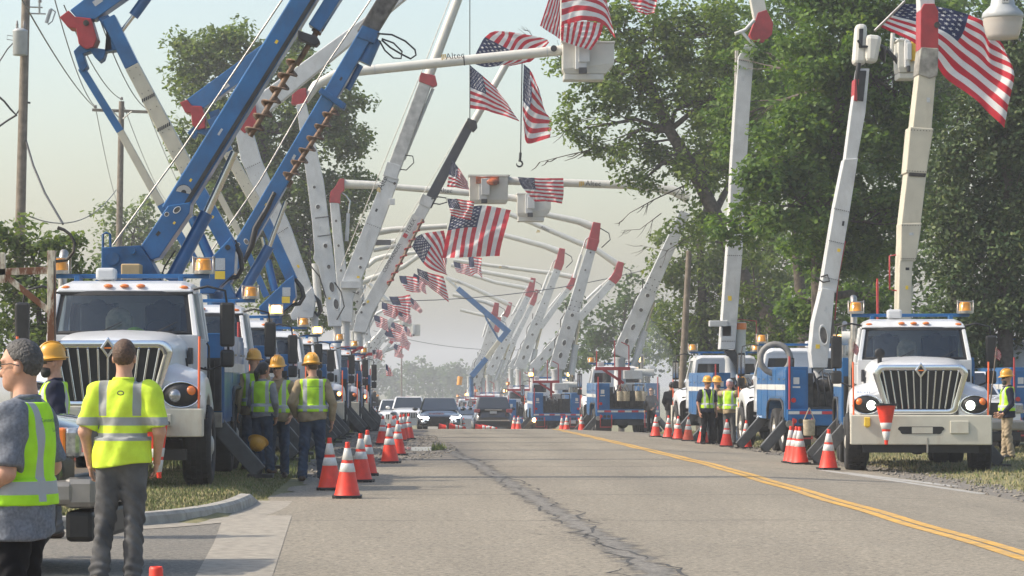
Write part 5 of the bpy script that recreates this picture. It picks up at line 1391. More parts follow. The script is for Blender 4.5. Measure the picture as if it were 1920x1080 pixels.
# red pole claws and platforms above the decks of the right row
for k in ('R4', 'R5', 'R6', 'R7', 'R8', 'R9', 'R11', 'R10'):
    r_ = PLACED[k]; x = MB()
    x.box(-.15, 1.2, 7.7, 7.85, 2.55, 2.68); x.beam((.1, 7.77, 2.05), (.9, 7.77, 2.58), .1); x.box(.2, .32, 7.7, 7.82, 1.1, 2.6)
    for xx, h in ((-.1, .9), (.45, 1.1), (1.15, .7)): x.tube([(xx, 7.78, 2.6), (xx, 7.78, 2.6 + h)], .022, 6)
    x.tube([(-.1, 7.78, 3.5), (.2, 7.78, 3.65)], .02, 6); x.build('pole_claw', REDP, r_)
    x = MB(); x.box(.85, 1.1, 7.5, 7.65, 2.70, 2.88); x.box(-1.15, -.9, 7.5, 7.6, 2.5, 2.72); x.build('flood_lamp', WHITE, r_, .02)
    x = MB(); x.box(-.62, .1, 7.4, 7.9, 2.2, 2.55); x.build('deck_console', BOOMW, r_, .03)
for k in ('T8', 'T9', 'T7'):
    r_ = PLACED[k]; x = MB(); x.box(-.2, 1.3, 3.6, 3.75, 2.78, 2.9); x.beam((.2, 3.7, 2.3), (1.1, 3.7, 2.8), .09); x.build('pole_claw', REDP, r_)
# canvas bags hung on R4's tail are own things (see objects)

# warning decals, stencils and rows of bolts that break up the plain boom sides
def decal(key, Y, c, w, h, ang, mat, th, name='decal'):
    x = MB(); x.box(-m_(w, Y) / 2, m_(w, Y) / 2, -.003, 0, -m_(h, Y) / 2, m_(h, Y) / 2)
    x.xform(Matrix.Translation(U(c[0], c[1], Y) + Vector((0, -th / 2 - .003, 0))) @ Matrix.Rotation(R(-ang), 4, 'Y'))
    return wpart(name, x, mat, PLACED[key])
for key, Y, th, items in (('T1', 44.0, .5, ((360, 340, 6, 4, 58, YLABEL), (415, 250, 14, 4, 58, GLABEL), (520, 82, 7, 5, 58, YLABEL))), ('T1', 44.0, .62, ((300, 440, 9, 6, 50, GRIME), (330, 420, 5, 4, 50, YLABEL))),
    ('T3', 64.0, .5, ((552, 296, 9, 5, 60, GLABEL), (500, 385, 5, 4, 60, YLABEL), (640, 150, 7, 4, 60, DECK))), ('T2', 54.5, .5, ((186, 6, 18, 10, 35, GLABEL), (400, 408, 5, 5, 60, YLABEL))), ('T4', 74.0, .5, ((425, 163, 12, 8, 36, GLABEL),)),
    ('T6', 93.0, .6, ((618, 560, 4, 4, 0, YLABEL), (601, 430, 8, 3, 80, GLABEL))), ('T7', 102.0, .6, ((690, 440, 3, 16, -24, GLABEL), (672, 520, 5, 4, 0, YLABEL), (706, 395, 6, 4, 66, DECK))), ('T8', 112.0, .55, ((716, 520, 26, 3, 61, GLABEL), (690, 566, 5, 4, 60, YLABEL))),
    ('T5', 83.5, .6, ((560, 500, 6, 4, -60, YLABEL), (510, 395, 12, 3, -62, GLABEL))), ('R1', 58.0, .55, ((1696, 540, 5, 7, 0, YLABEL), (1736, 190, 6, 9, 0, GLABEL), (1697, 505, 7, 5, 0, DECK))), ('R1', 58.0, .58, ((1704, 440, 8, 5, 0, GLABEL),)),
    ('R2', 69.0, .5, ((1578, 420, 9, 4, 80, DECK), (1570, 470, 6, 6, 80, YLABEL), (1592, 330, 8, 3, 80, GLABEL))), ('R2', 69.0, .6, ((1530, 650, 8, 8, 0, YLABEL), (1545, 580, 10, 4, 75, GLABEL))), ('R3', 88.0, .7, ((1366, 560, 7, 9, 0, YLABEL), (1372, 600, 8, 5, 0, GLABEL), (1390, 150, 5, 8, 0, GLABEL)))):
    for (a, b, w, h, g, mt) in items: decal(key, Y, (a, b), w, h, g, mt, th)
for key, Y, th, rows in (('R1', 58.0, .58, ((1687, 424, 1722, 424), (1686, 486, 1712, 486), (1704, 246, 1744, 248), (1696, 322, 1731, 324))), ('R2', 69.0, .5, ((1562, 392, 1588, 398), (1552, 452, 1578, 458), (1542, 520, 1568, 526))), ('R3', 88.0, .7, ((1352, 640, 1374, 640), (1362, 480, 1388, 480), (1384, 115, 1408, 120))), ('T5', 83.5, .6, ((520, 440, 540, 428), (492, 384, 520, 368), (462, 318, 488, 306))), ('T7', 102.0, .6, ((662, 548, 672, 552), (722, 338, 742, 346), (690, 420, 716, 430)))):
    for x0, y0, x1, y1 in rows: bolts(key, Y, [(lerp(x0, x1, k / 7), lerp(y0, y1, k / 7)) for k in range(8)], .9, th, None, GRIME)
# ------------------------------------------------------------------ people: each body, garment and hat is one smooth skin over a posed skeleton
def surface_nets(V, lo, h):
    ins = V < 0
    nx, ny, nz = V.shape
    acc = np.zeros((nx - 1, ny - 1, nz - 1, 3)); cnt = np.zeros((nx - 1, ny - 1, nz - 1))
    cs = [(i, j, k) for i in (0, 1) for j in (0, 1) for k in (0, 1)]
    sl_ = lambda c, A: A[c[0]:nx - 1 + c[0], c[1]:ny - 1 + c[1], c[2]:nz - 1 + c[2]]
    for a in cs:
        for ax in range(3):
            if a[ax] == 1: continue
            b = list(a); b[ax] = 1
            va, vb = sl_(a, V), sl_(b, V)
            m = (va < 0) != (vb < 0)
            t = np.where(m, va / np.where(m, va - vb, 1), 0)
            for d in range(3):
                acc[..., d] += np.where(m, a[d] + (t if d == ax else 0), 0)
            cnt += m
    act = cnt > 0
    idx = -np.ones(act.shape, int); idx[act] = np.arange(act.sum())
    ijk = np.argwhere(act)
    P = (ijk + acc[act] / cnt[act][:, None]) * h + lo
    Fs = []
    for ax in range(3):
        u, v = (ax + 1) % 3, (ax + 2) % 3
        s0 = [slice(1, -1)] * 3; s0[ax] = slice(0, V.shape[ax] - 1)
        s1 = list(s0); s1[ax] = slice(1, V.shape[ax])
        a, b = ins[tuple(s0)], ins[tuple(s1)]
        loc = np.argwhere(a != b)
        if len(loc) == 0: continue
        fl = a[tuple(loc.T)]
        base = loc.copy(); base[:, u] += 1; base[:, v] += 1
        def cell(du, dv):
            c = base.copy(); c[:, u] -= du; c[:, v] -= dv
            return idx[tuple(c.T)]
        q = np.stack([cell(1, 1), cell(0, 1), cell(0, 0), cell(1, 0)], 1)
        q[~fl] = q[~fl][:, ::-1]
        Fs.append(q)
    return P, np.concatenate(Fs)

def smin(a, b, k):
    h = np.clip(.5 + .5 * (b - a) / k, 0, 1)
    return b * (1 - h) + a * h - k * h * (1 - h)
def cap(P, a, b, r1, r2):
    a, b = np.array(a, float), np.array(b, float)
    ab = b - a; t = np.clip(((P - a) @ ab) / (ab @ ab), 0, 1)
    return np.linalg.norm(P - (a + t[:, None] * ab), axis=1) - (r1 + (r2 - r1) * t)
def ell(P, c, r):
    r = np.array(r, float); q = (P - np.array(c, float)) / r
    k0 = np.linalg.norm(q, axis=1); k1 = np.linalg.norm(q / r, axis=1)
    return k0 * (k0 - 1) / np.maximum(k1, 1e-6)
def field(P, prims, k=.03, grow=0.0):
    d = None
    for p in prims:
        if p[0] == 'c': e = cap(P, p[1], p[2], p[3] + grow, p[4] + grow)
        else: e = ell(P, p[1], tuple(x + grow for x in p[2]))
        d = e if d is None else smin(d, e, k)
    return d
def bounds(prims, pad):
    lo, hi = np.full(3, 9.), np.full(3, -9.)
    for p in prims:
        if p[0] == 'c':
            for c, r in ((p[1], p[3]), (p[2], p[4])): lo = np.minimum(lo, np.array(c) - r); hi = np.maximum(hi, np.array(c) + r)
        else: lo = np.minimum(lo, np.array(p[1]) - p[2]); hi = np.maximum(hi, np.array(p[1]) + p[2])
    return lo - pad, hi + pad
def net(fn, lo, hi, h):
    n = np.ceil((hi - lo) / h).astype(int) + 1
    g = np.stack(np.meshgrid(*[lo[i] + h * np.arange(n[i]) for i in range(3)], indexing='ij'), -1).reshape(-1, 3)
    return surface_nets(fn(g).reshape(n), lo, h)

SKIN = M('skin', (.52, .285, .19), .55, var=.10, scale=25, bump=.1, bscale=200)
SKIN2 = M('tanned_skin', (.40, .20, .125), .55, var=.10, scale=25, bump=.1, bscale=200)
HATY = M('yellow_hard_hat', (.62, .30, .018), .38, var=.08, scale=6, dirt=.25, dirtcol=(.35, .25, .10), coat=.25)
def cloth(name, col, var=.18, b=.35): return M(name, col, .9, var=var, scale=9, bump=b * 2, bscale=16, spec=.2)
NAVYC, TANC, DENIM, KHAKI, GREYP, BLK = cloth('navy_cotton', (.018, .022, .045)), cloth('tan_work_shirt', (.34, .265, .165)), M('blue_denim', (.055, .085, .135), .9, col2=(.022, .035, .062), scale=7, bump=.4, bscale=40, spec=.15), cloth('khaki_cotton', (.36, .29, .20)), M('grey_work_trousers', (.125, .125, .125), .9, col2=(.06, .061, .064), scale=6, bump=.9, bscale=14, spec=.15), cloth('black_cloth', (.010, .010, .012), .3)
GREYS, HOOD, BROWNB = M('grey_chambray', (.17, .185, .215), .9, var=.2, scale=60, bump=.3, bscale=70, spec=.15), cloth('grey_sweatshirt', (.27, .275, .29)), M('brown_leather', (.055, .03, .018), .6, var=.3, scale=14)
LIMET = cloth('lime_tee_fabric', (.60, .80, .045), .08, .25)
HAIRG, HAIRB, HAIRK = M('grey_hair', (.10, .095, .09), .6, col2=(.035, .032, .03), scale=50, bump=.9, bscale=90), M('brown_hair', (.12, .065, .038), .6, col2=(.045, .025, .015), scale=60, bump=.9, bscale=110), M('black_hair', (.010, .009, .010), .5, var=.4, scale=50, bump=.8, bscale=90)
def hivis(name, base, stripes, silver=(.42, .44, .44)):
    """vest cloth with silver tape; stripes: list of (axis 0|2, lo, hi, use_abs)"""
    m = M(name, base, .75, var=.10, scale=10, bump=.35, bscale=30, spec=.25)
    nt = m.node_tree; b = nt.nodes['Principled BSDF']; L = nt.links.new
    old = b.inputs['Base Color'].links[0].from_socket
    tc = node(nt, 'ShaderNodeTexCoord'); sp = node(nt, 'ShaderNodeSeparateXYZ'); L(tc.outputs['Object'], sp.inputs[0])
    ax = node(nt, 'ShaderNodeMath', operation='ABSOLUTE'); L(sp.outputs[0], ax.inputs[0])
    mask = None
    for a, lo, hi, use, zlo, zhi in stripes:
        s = ax.outputs[0] if a == 0 and use else sp.outputs[a]
        g1 = node(nt, 'ShaderNodeMath', operation='GREATER_THAN'); L(s, g1.inputs[0]); g1.inputs[1].default_value = lo
        g2 = node(nt, 'ShaderNodeMath', operation='LESS_THAN'); L(s, g2.inputs[0]); g2.inputs[1].default_value = hi
        mm = node(nt, 'ShaderNodeMath', operation='MULTIPLY'); L(g1.outputs[0], mm.inputs[0]); L(g2.outputs[0], mm.inputs[1])
        for lim, op in ((zlo, 'GREATER_THAN'), (zhi, 'LESS_THAN')):
            if lim is None: continue
            g = node(nt, 'ShaderNodeMath', operation=op); L(sp.outputs[2], g.inputs[0]); g.inputs[1].default_value = lim
            m2 = node(nt, 'ShaderNodeMath', operation='MULTIPLY'); L(mm.outputs[0], m2.inputs[0]); L(g.outputs[0], m2.inputs[1]); mm = m2
        if mask is None: mask = mm.outputs[0]
        else:
            x = node(nt, 'ShaderNodeMath', operation='MAXIMUM'); L(mask, x.inputs[0]); L(mm.outputs[0], x.inputs[1]); mask = x.outputs[0]
    mx = node(nt, 'ShaderNodeMix', data_type='RGBA'); L(mask, mx.inputs[0]); L(old, mx.inputs[6]); mx.inputs[7].default_value = (*silver, 1)
    L(mx.outputs[2], b.inputs['Base Color'])
    return m
LIM = (.47, .78, .035)
VEST = hivis('hivis_vest', LIM, [(0, .085, .145, True, None, None), (2, 1.045, 1.095, False, None, None)])
VESTW = hivis('hivis_vest_pale_tape', LIM, [(0, .10, .15, True, None, None), (2, 1.07, 1.12, False, None, None)])
VEST2 = hivis('hivis_vest_wide', (.42, .80, .03), [(0, .085, .135, True, .985, None), (2, 1.02, 1.085, False, None, None)], (.36, .38, .38))
TEE = hivis('lime_tee', (.60, .78, .055), [(0, .095, .155, True, 1.235, None), (2, 1.165, 1.225, False, None, None), (2, 1.055, 1.11, False, None, None)], (.30, .31, .30))

def person(pos, face, H=1.78, pose=None, h=.016, skin=SKIN, shirt=None, sleeve='short', vest=None, pants=DENIM, shoes=BROWNB, hair=None, hairlong=False, hat=None, label='', tucked=False, beard=None, shades=False, spectacles=False, female=False, bulk=1.0, hemz=.86, group=None, vest_len=.98, wrap=None, sleeve_mat=None):
    p = dict(eL=(-.255, -.035, 1.12), hL=(-.25, .05, .87), eR=(.255, -.035, 1.12), hR=(.25, .05, .87), kL=(-.105, .02, .50), fL=(-.12, -.02, .08), kR=(.105, .02, .50), fR=(.12, -.02, .08), yaw=0, pitch=0, lean=(0, 0))
    p.update(pose or {})
    B = bulk; sw = .185 if not female else .16
    lx, ly = p['lean']
    def Lz(v):  # lean the trunk a little with height above the hips
        x, y, z = v; k = max(0, (z - .93) / .5); return (x + lx * k, y + ly * k, z)
    torso = [('e', Lz((0, -.005, 1.27)), (.160 * B, .108 * B, .19)), ('e', Lz((0, .012 * B, 1.08)), (.148 * B, .112 * B * B, .16)), ('e', (0, 0, .945), (.158 * B, .115 * B, .115)), ('c', Lz((-.13, -.005, 1.405)), Lz((.13, -.005, 1.405)), .062, .062), ('c', Lz((0, -.02, 1.44)), Lz((0, -.01, 1.50)), .075, .055), ('e', Lz((0, .03, 1.30)), (.12, .085, .11))]
    SL, SR = Lz((-sw, -.005, 1.40)), Lz((sw, -.005, 1.40))
    up = [('c', SL, p['eL'], .056 * B, .044 * B), ('c', SR, p['eR'], .056 * B, .044 * B)]
    def wr(e, w, t): return tuple(lerp(e[i], w[i], t) for i in range(3))
    fo = [('c', p['eL'], p['hL'], .043, .027), ('c', p['eR'], p['hR'], .043, .027)]
    HL, HR_ = (-.085, 0, .93), (.085, 0, .93)
    th = [('c', HL, p['kL'], .088 * B, .058), ('c', HR_, p['kR'], .088 * B, .058)]
    sh = [('c', p['kL'], p['fL'], .056, .038), ('c', p['kR'], p['fR'], .056, .038), ('e', wr(p['kL'], p['fL'], .3)[:1] + (wr(p['kL'], p['fL'], .3)[1] - .022,) + wr(p['kL'], p['fL'], .3)[2:], (.046, .05, .10)), ('e', wr(p['kR'], p['fR'], .3)[:1] + (wr(p['kR'], p['fR'], .3)[1] - .022,) + wr(p['kR'], p['fR'], .3)[2:], (.046, .05, .10))]
    NK_ = np.array(Lz((0, -.005, 1.50)))
    yw, pt = R(p['yaw']), R(p['pitch'])
    Rz = np.array([[math.cos(yw), -math.sin(yw), 0], [math.sin(yw), math.cos(yw), 0], [0, 0, 1]])
    Rx = np.array([[1, 0, 0], [0, math.cos(pt), -math.sin(pt)], [0, math.sin(pt), math.cos(pt)]])
    RH = Rz @ Rx
    def toH(P): return (P - NK_) @ RH + np.array([0, -.005, 1.50])   # world -> head frame
    def fromH(c): return (np.array(c) - np.array([0, -.005, 1.50])) @ RH.T + NK_
    def head_field(P):
        Q = toH(P)
        d = ell(Q, (0, .0, 1.675), (.076, .098, .105))
        d = smin(d, ell(Q, (0, .028, 1.605), (.060, .072, .072)), .03)
        d = smin(d, cap(Q, (0, .075, 1.565), (0, .07, 1.56), .026, .024), .03)
        d = smin(d, cap(Q, (0, .094, 1.655), (0, .116, 1.620), .009, .015), .012)     # nose
        d = smin(d, ell(Q, (0, .090, 1.588), (.026, .012, .008)), .008)              # lips
        d = smin(d, cap(Q, (-.05, .078, 1.688), (.05, .078, 1.688), .012, .012), .02)  # brow
        for s in (-1, 1):
            d = smin(d, ell(Q, (s * .079, -.008, 1.645), (.010, .022, .034)), .008)
            d = np.maximum(d, -ell(Q, (s * .032, .108, 1.662), (.021, .018, .012)))
            d = smin(d, ell(Q, (s * .032, .082, 1.662), (.014, .014, .011)), .004)
        return d
    neck = [('c', tuple(NK_ + (0, -.012, -.06)), tuple(fromH((0, -.015, 1.60))), .058 * (1 if not female else .85), .055 * (1 if not female else .85))]
    allb = torso + up + fo + th + sh + neck + [('e', tuple(fromH((0, 0, 1.65))), (.13, .13, .14))]
    lo, hi = bounds(allb, .03)
    def body_f(P):
        d = field(P, torso, .05); d = smin(d, field(P, up + fo, .02), .03); d = smin(d, field(P, th + sh, .03), .04)
        d = smin(d, field(P, neck, .02), .03)
        return smin(d, head_field(P), .015)
    Vb, Fb = net(body_f, lo, hi, h)
    # head and hands again at a finer step, merged into the same skin
    parts = [(Vb, Fb)]
    def drop_region(V, F, test):
        keep = ~test(V)[F].all(axis=1); return V, F[keep]
    hc = fromH((0, .01, 1.65)); rad = .165
    if h > .009:
        Vh, Fh = net(lambda P: smin(field(P, neck, .02), head_field(P), .015), hc - rad, hc + rad, .0075)
        parts = [drop_region(Vb, Fb, lambda V: (np.linalg.norm(toH(V) - np.array([0, .0, 1.66]), axis=1) < .12) & (toH(V)[:, 2] > 1.56))]
        parts.append((Vh, Fh))
    for s, e, w in ((-1, p['eL'], p['hL']), (1, p['eR'], p['hR'])):
        e, w = np.array(e), np.array(w); d = (w - e) / np.linalg.norm(w - e)
        fw = np.array((0, 1, 0)) - d * d[1]; fw = fw / max(1e-6, np.linalg.norm(fw)); ac = np.cross(d, fw) * s   # fw: thumb side
        c0 = w + d * .045
        hp = [('c', tuple(w - d * .02), tuple(w + d * .02), .028, .028)]
        for k in range(4): hp.append(('c', tuple(w + d * .03 + fw * (.024 - .016 * k)), tuple(w + d * .085 + fw * (.028 - .019 * k)), .014, .0125))
        inward = -ac * s if False else np.cross(d, fw) * -s
        for k in range(4):
            ln = (.040, .046, .043, .033)[k]; b0 = w + d * .088 + fw * (.030 - .0195 * k)
            b1 = b0 + d * ln * .95 + inward * .010; b2 = b1 + d * ln * .62 + inward * .026
            hp += [('c', tuple(b0), tuple(b1), .0098, .009), ('c', tuple(b1), tuple(b2), .009, .0075)]
        t0 = w + d * .03 + fw * .03; t1 = t0 + d * .035 + fw * .026 + inward * .012; t2 = t1 + d * .034 + fw * .006 + inward * .010
        hp += [('c', tuple(t0), tuple(t1), .0125, .011), ('c', tuple(t1), tuple(t2), .011, .0085)]
        l2, h2 = bounds(hp, .012)
        parts.append(net(lambda P: field(P, hp, .007), l2, h2, .0055 if h < .02 else .008))
    Vt, Ft, o_ = [], [], 0
    for V, F2 in parts: Vt.append(V); Ft.append(F2 + o_); o_ += len(V)
    root = empty('person', pos, R(face)); root.scale = (H / 1.78,) * 3
    tag(root, label, 'person', group)
    np_mesh('body', np.concatenate(Vt), np.concatenate(Ft), skin, root, True)
    def fold(P, amp, f=1.0):
        return amp * (np.sin(P[:, 2] * 38 * f + P[:, 0] * 25 + 3 * np.sin(P[:, 1] * 14)) * .5 + np.sin(P[:, 2] * 17 * f - P[:, 0] * 40 + P[:, 1] * 30) * .5)
    # trousers
    if pants is not None:
        pr = [('e', (0, 0, .945), (.158 * B, .115 * B, .115))] + th + sh
        def pf(P):
            d = np.minimum(smin(field(P, [pr[0]] + th, .04), field(P, sh, .02), .03) - .014, field(P, [('c', p['kL'], p['fL'], .068, .070), ('c', p['kR'], p['fR'], .068, .070)], .01))
            d = d + (fold(P, .007) + .006 * np.sin(P[:, 2] * 75 + P[:, 0] * 60 + 4 * np.sin(P[:, 1] * 22)) * np.clip(1.4 - 3 * abs(P[:, 2] - .50), 0, 1) + .008 * np.sin(P[:, 2] * 95 + P[:, 1] * 50) * np.clip(1 - 8 * abs(P[:, 2] - .12), 0, 1)) * np.clip((1.0 - P[:, 2]) * 2, .3, 1)
            d = np.maximum(d, P[:, 2] - 1.00); return np.maximum(d, .045 - P[:, 2])
        l2, h2 = bounds(pr, .06); V, F2 = net(pf, l2, h2, h); np_mesh('trousers', V, F2, pants, root, True)
    # boots
    bt = []
    for k in ('fL', 'fR'):
        f = p[k]; s = -1 if k == 'fL' else 1
        bt += [('c', (f[0], f[1] - .035, .05), (f[0] + s * .02, f[1] + .13, .038), .048, .04), ('c', (f[0], f[1] - .01, .06), (f[0], f[1] - .005, .15), .046, .046)]
    def sf(P): return np.maximum(field(P, bt, .02), -P[:, 2])
    l2, h2 = bounds(bt, .02); l2[2] = -.03; V, F2 = net(sf, l2, h2, min(h, .014)); np_mesh('boots', V, F2, shoes, root, True)
    # shirt
    if shirt is not None:
        pr = torso + up + (fo if sleeve == 'long' else [])
        def tf(P):
            d = field(P, torso, .05) - .013
            d = np.minimum(d, np.maximum(ell(P, (0, 0.01 * B, .85), (.197 * B, .160 * B, .75)), P[:, 2] - 1.08) if not tucked else d)
            a = field(P, up, .02) - (.030 if sleeve == 'short' else .016)
            if sleeve == 'short':
                for sd, e in ((SL, p['eL']), (SR, p['eR'])):
                    pass
                cut = np.full(len(P), 9.)
                for sd, e in ((SL, p['eL']), (SR, p['eR'])):
                    ax = np.array(e) - np.array(sd); ln = np.linalg.norm(ax); ax /= ln
                    near_ = (np.sign(P[:, 0]) == np.sign(sd[0] - lx)) | (abs(P[:, 0]) < .02)
                    cut = np.where(near_, (P - np.array(sd)) @ ax - ln * .90, cut)
                a = np.maximum(a, cut)
            else:
                a = np.minimum(a, field(P, fo, .02) - .016)
                for w, e in ((p['hL'], p['eL']), (p['hR'], p['eR'])):
                    ax = np.array(w) - np.array(e); ax /= np.linalg.norm(ax)
                    a = np.maximum(a, np.where(np.linalg.norm(P - np.array(w), axis=1) < .12, (P - np.array(w)) @ ax + .012, -9))
            d = smin(d, a, .03) + fold(P, .008)
            nk = np.linalg.norm(P - np.array(Lz((0, .012, 1.50))), axis=1)
            d = np.maximum(d, P[:, 2] - 1.492 - (P[:, 1] < 0) * .01)
            d = np.maximum(d, (hemz if not tucked else .97) - P[:, 2] + .02 * np.sin(P[:, 0] * 9)) if True else d
            arm_low = field(P, up + fo, .02) - .05
            return d
        l2, h2 = bounds(pr, .05)
        def tf2(P):
            # the hem cut must not clip the hanging arms
            d = tf(P)
            if sleeve == 'long':
                a = np.minimum(field(P, up, .02), field(P, fo, .02)) - .016 + fold(P, .003)
                for w, e in ((p['hL'], p['eL']), (p['hR'], p['eR'])):
                    ax = np.array(w) - np.array(e); ax /= np.linalg.norm(ax)
                    a = np.maximum(a, np.where(np.linalg.norm(P - np.array(w), axis=1) < .12, (P - np.array(w)) @ ax + .012, -9))
                d = np.minimum(d, a)
            return d
        V, F2 = net(tf2, l2, h2, h)
        so_ = np_mesh('shirt', V, F2, shirt, root, True)
        # collar
        cl = MB(); c = Lz((0, -.008, 1.49))
        n = 24
        cl.tube([(c[0] + .072 * math.cos(2 * math.pi * k / n), c[1] + .068 * math.sin(2 * math.pi * k / n), c[2] + .010 - .03 * max(0, math.sin(2 * math.pi * k / n))) for k in range(n + 1)], .014, 8, False)
        cl.build('collar', shirt, so_)
    if vest is not None:
        def vf(P):
            d = field(P, torso, .05) - .034
            d = np.minimum(d, np.maximum(ell(P, (0, 0.01 * B, .90), (.208 * B, .172 * B, .75)), P[:, 2] - 1.10))
            d = d + fold(P, .005, .8)
            d = np.maximum(d, vest_len - P[:, 2]); d = np.maximum(d, P[:, 2] - 1.475)
            for sd, e in ((SL, p['eL']), (SR, p['eR'])):
                d = np.maximum(d, -cap(P, np.array(sd) + (np.sign(sd[0]) * .02, 0, -.03), np.array(sd) + (np.sign(sd[0]) * .10, 0, -.14), .088, .10))
            q = np.maximum(abs(P[:, 0] - lx * (P[:, 2] - .93) / .5) - .012 - np.clip(P[:, 2] - 1.20, 0, .3) * .30, -(P[:, 1] - .02))
            return np.maximum(d, -q)
        l2, h2 = bounds(torso, .08); V, F2 = net(vf, l2, h2, min(h, .013)); np_mesh('safety_vest', V, F2, vest, root, True)
    def headpart(name, fn, mat, lo, hi, hh=.008, parent=None):
        c = hc; V, F2 = net(lambda P: fn(toH(P)), c - .24, c + .24, hh)
        return np_mesh(name, V, F2, mat, parent or root, True) if len(F2) else None
    if hair is not None:
        def hf(Q):
            d = ell(Q, (0, -.008, 1.685), (.086, .106, .108)) + .0008 * np.sin(Q[:, 0] * 130 + Q[:, 2] * 60 + 2 * np.sin(Q[:, 1] * 50)) * np.sin(Q[:, 1] * 110 + Q[:, 2] * 40) + .0018 * np.sin(Q[:, 2] * 240 + Q[:, 0] * 170) * np.sin(Q[:, 1] * 210)
            front = Q[:, 1] - (.045 + .0 * Q[:, 2]) + np.clip(1.73 - Q[:, 2], -.1, .3) * .75
            d = np.maximum(d, front)
            d = np.maximum(d, 1.585 - Q[:, 2] + np.clip(Q[:, 1] + .02, 0, 1) * .5)
            d = np.maximum(d, -ell(Q, (.08, -.008, 1.645), (.03, .03, .042))); d = np.maximum(d, -ell(Q, (-.08, -.008, 1.645), (.03, .03, .042)))
            if hairlong:
                d = np.minimum(d, np.minimum(cap(Q, (0, -.10, 1.69), (0, -.135, 1.60), .035, .05), cap(Q, (0, -.135, 1.60), (-.02, -.10, 1.45), .05, .02)))
                d = smin(d, np.maximum(ell(Q, (0, -.02, 1.67), (.09, .105, .11)), Q[:, 1] - .03), .02)
            return d
        headpart('hair', hf, hair, None, None, .0045 if h < .0105 else .0075)
    if beard is not None:
        headpart('beard', lambda Q: np.maximum(np.maximum(smin(ell(Q, (0, .035, 1.585), (.067, .078, .062)), ell(Q, (0, .075, 1.555), (.04, .04, .04)), .02), Q[:, 2] - 1.615 + abs(Q[:, 0]) * -.3), .03 - Q[:, 1]), beard, None, None, .0075)
    if hat is not None:
        hm = MB()
        prof = [(.150, -.012), (.158, -.010), (.150, -.004), (.126, .004), (.124, .03), (.116, .075), (.092, .118), (.05, .140), (0.001, .146)]
        hm.lathe(prof, (0, 0, 0), 'z', 28)
        hm.v = [(x * .90 if abs(x) < 9 else x, y * (1.06 if y < 0 else 1.20 if z < .004 else 1.06), z - (.014 * max(0, y) / .15 if z < .004 else 0)) for x, y, z in hm.v]
        for xx in (-.03, 0, .03):
            hm.tube([(xx, .128 * math.cos(a) , .03 + .122 * math.sin(a)) for a in [math.pi * k / 14 for k in range(1, 14)]], .007, 6)
        hm.tube([(0.108 * math.cos(a), .125 * math.sin(a), -.02) for a in [2 * math.pi * k / 20 for k in range(21)]], .01, 6, False)
        M4 = Matrix([[*RH[0], 0], [*RH[1], 0], [*RH[2], 0], [0, 0, 0, 1]])
        hm.xform(Matrix.Translation(fromH((0, .002, 1.705))) @ M4)
        hm.build('hard_hat', hat, root)
    M4 = Matrix([[*RH[0], 0], [*RH[1], 0], [*RH[2], 0], [0, 0, 0, 1]])
    def hx(mb): return mb.xform(Matrix.Translation(fromH((0, 0, 0)).tolist()) @ M4) if False else mb.xform(Matrix.Translation(Vector(fromH((0, -.005, 1.50)))) @ M4 @ Matrix.Translation((0, .005, -1.50)))
    if shades:
        g = MB()
        for s in (-1, 1):
            g.grid(lambda u, v: (s * lerp(.006, .070, u), .108 - .05 * (lerp(.006, .070, u) / .07) ** 2 + .004, lerp(1.646, 1.680, v)), 6, 3)
            g.beam((s * .070, .06, 1.672), (s * .083, -.015, 1.668), .008)
        g.beam((-.07, .062, 1.679), (.07, .062, 1.679), .004); hx(g); g.build('sunglasses', SHADE, root, fix=False)
    elif spectacles:
        g = MB()
        for s in (-1, 1):
            g.tube([(s * .036 + .025 * math.cos(a), .112 - .02 * abs(math.cos(a)), 1.662 + .017 * math.sin(a)) for a in [2 * math.pi * k / 14 for k in range(15)]], .0022, 5, False)
            g.tube([(s * .062, .098, 1.668), (s * .085, .02, 1.668), (s * .088, -.02, 1.655)], .0028, 5)
        g.tube([(-.01, .112, 1.664), (.01, .112, 1.664)], .002, 5); hx(g); g.build('spectacles', BLACK, root)
    if not shades:
        for s in (-1, 1):
            g = MB(); g.ball((s * .032, .083, 1.662), .0115, 10, 8); hx(g); ey = g.build('eye', EYEW, root)
            g = MB(); g.ball((s * .032, .0905, 1.662), .0055, 8, 6); hx(g); g.build('iris', BLACK, ey)
    if hair is not None or hat is not None:
        g = MB()
        for s in (-1, 1): g.tube([(s * .018, .101, 1.684), (s * .036, .098, 1.690), (s * .055, .084, 1.684)], .0045, 5)
        hx(g); g.build('eyebrow', hair or HAIRB, root)
    if wrap is not None:
        headpart('head_wrap', lambda Q: np.maximum(ell(Q, (0, -.005, 1.665), (.096, .115, .125)), np.minimum(Q[:, 1] - .06, 9) if True else 0), wrap[0], None, None, .009)
        headpart('white_cap', lambda Q: np.maximum(ell(Q, (0, -.005, 1.70), (.098, .118, .105)), 1.725 - Q[:, 2]), wrap[1], None, None, .009)
    if vest is not None or shirt is TEE:
        bk = MB(); w = .10
        yb = -(.108 * B + .034 + .012) if shirt is not TEE else -(.108 * B + .022)
        if shirt is TEE:
            c = Lz((0, yb - .004, 1.40)); bk.tube([(c[0] + .022 * math.cos(a), c[1], c[2] + .014 * math.sin(a)) for a in [2 * math.pi * k / 14 for k in range(15)]], .004, 5, False)
            bk.build('back_print', GREYP, root)
    return root
SHADE = M('dark_lens', (.01, .012, .016), .05, var=.1, coat=.6)
EYEW = M('eye_white', (.55, .52, .48), .3, var=.05)

def stand(px, Y, dz=0): 
    X = (px - VX) * Y / FPX; return (X, Y, G(X, Y) + dz)
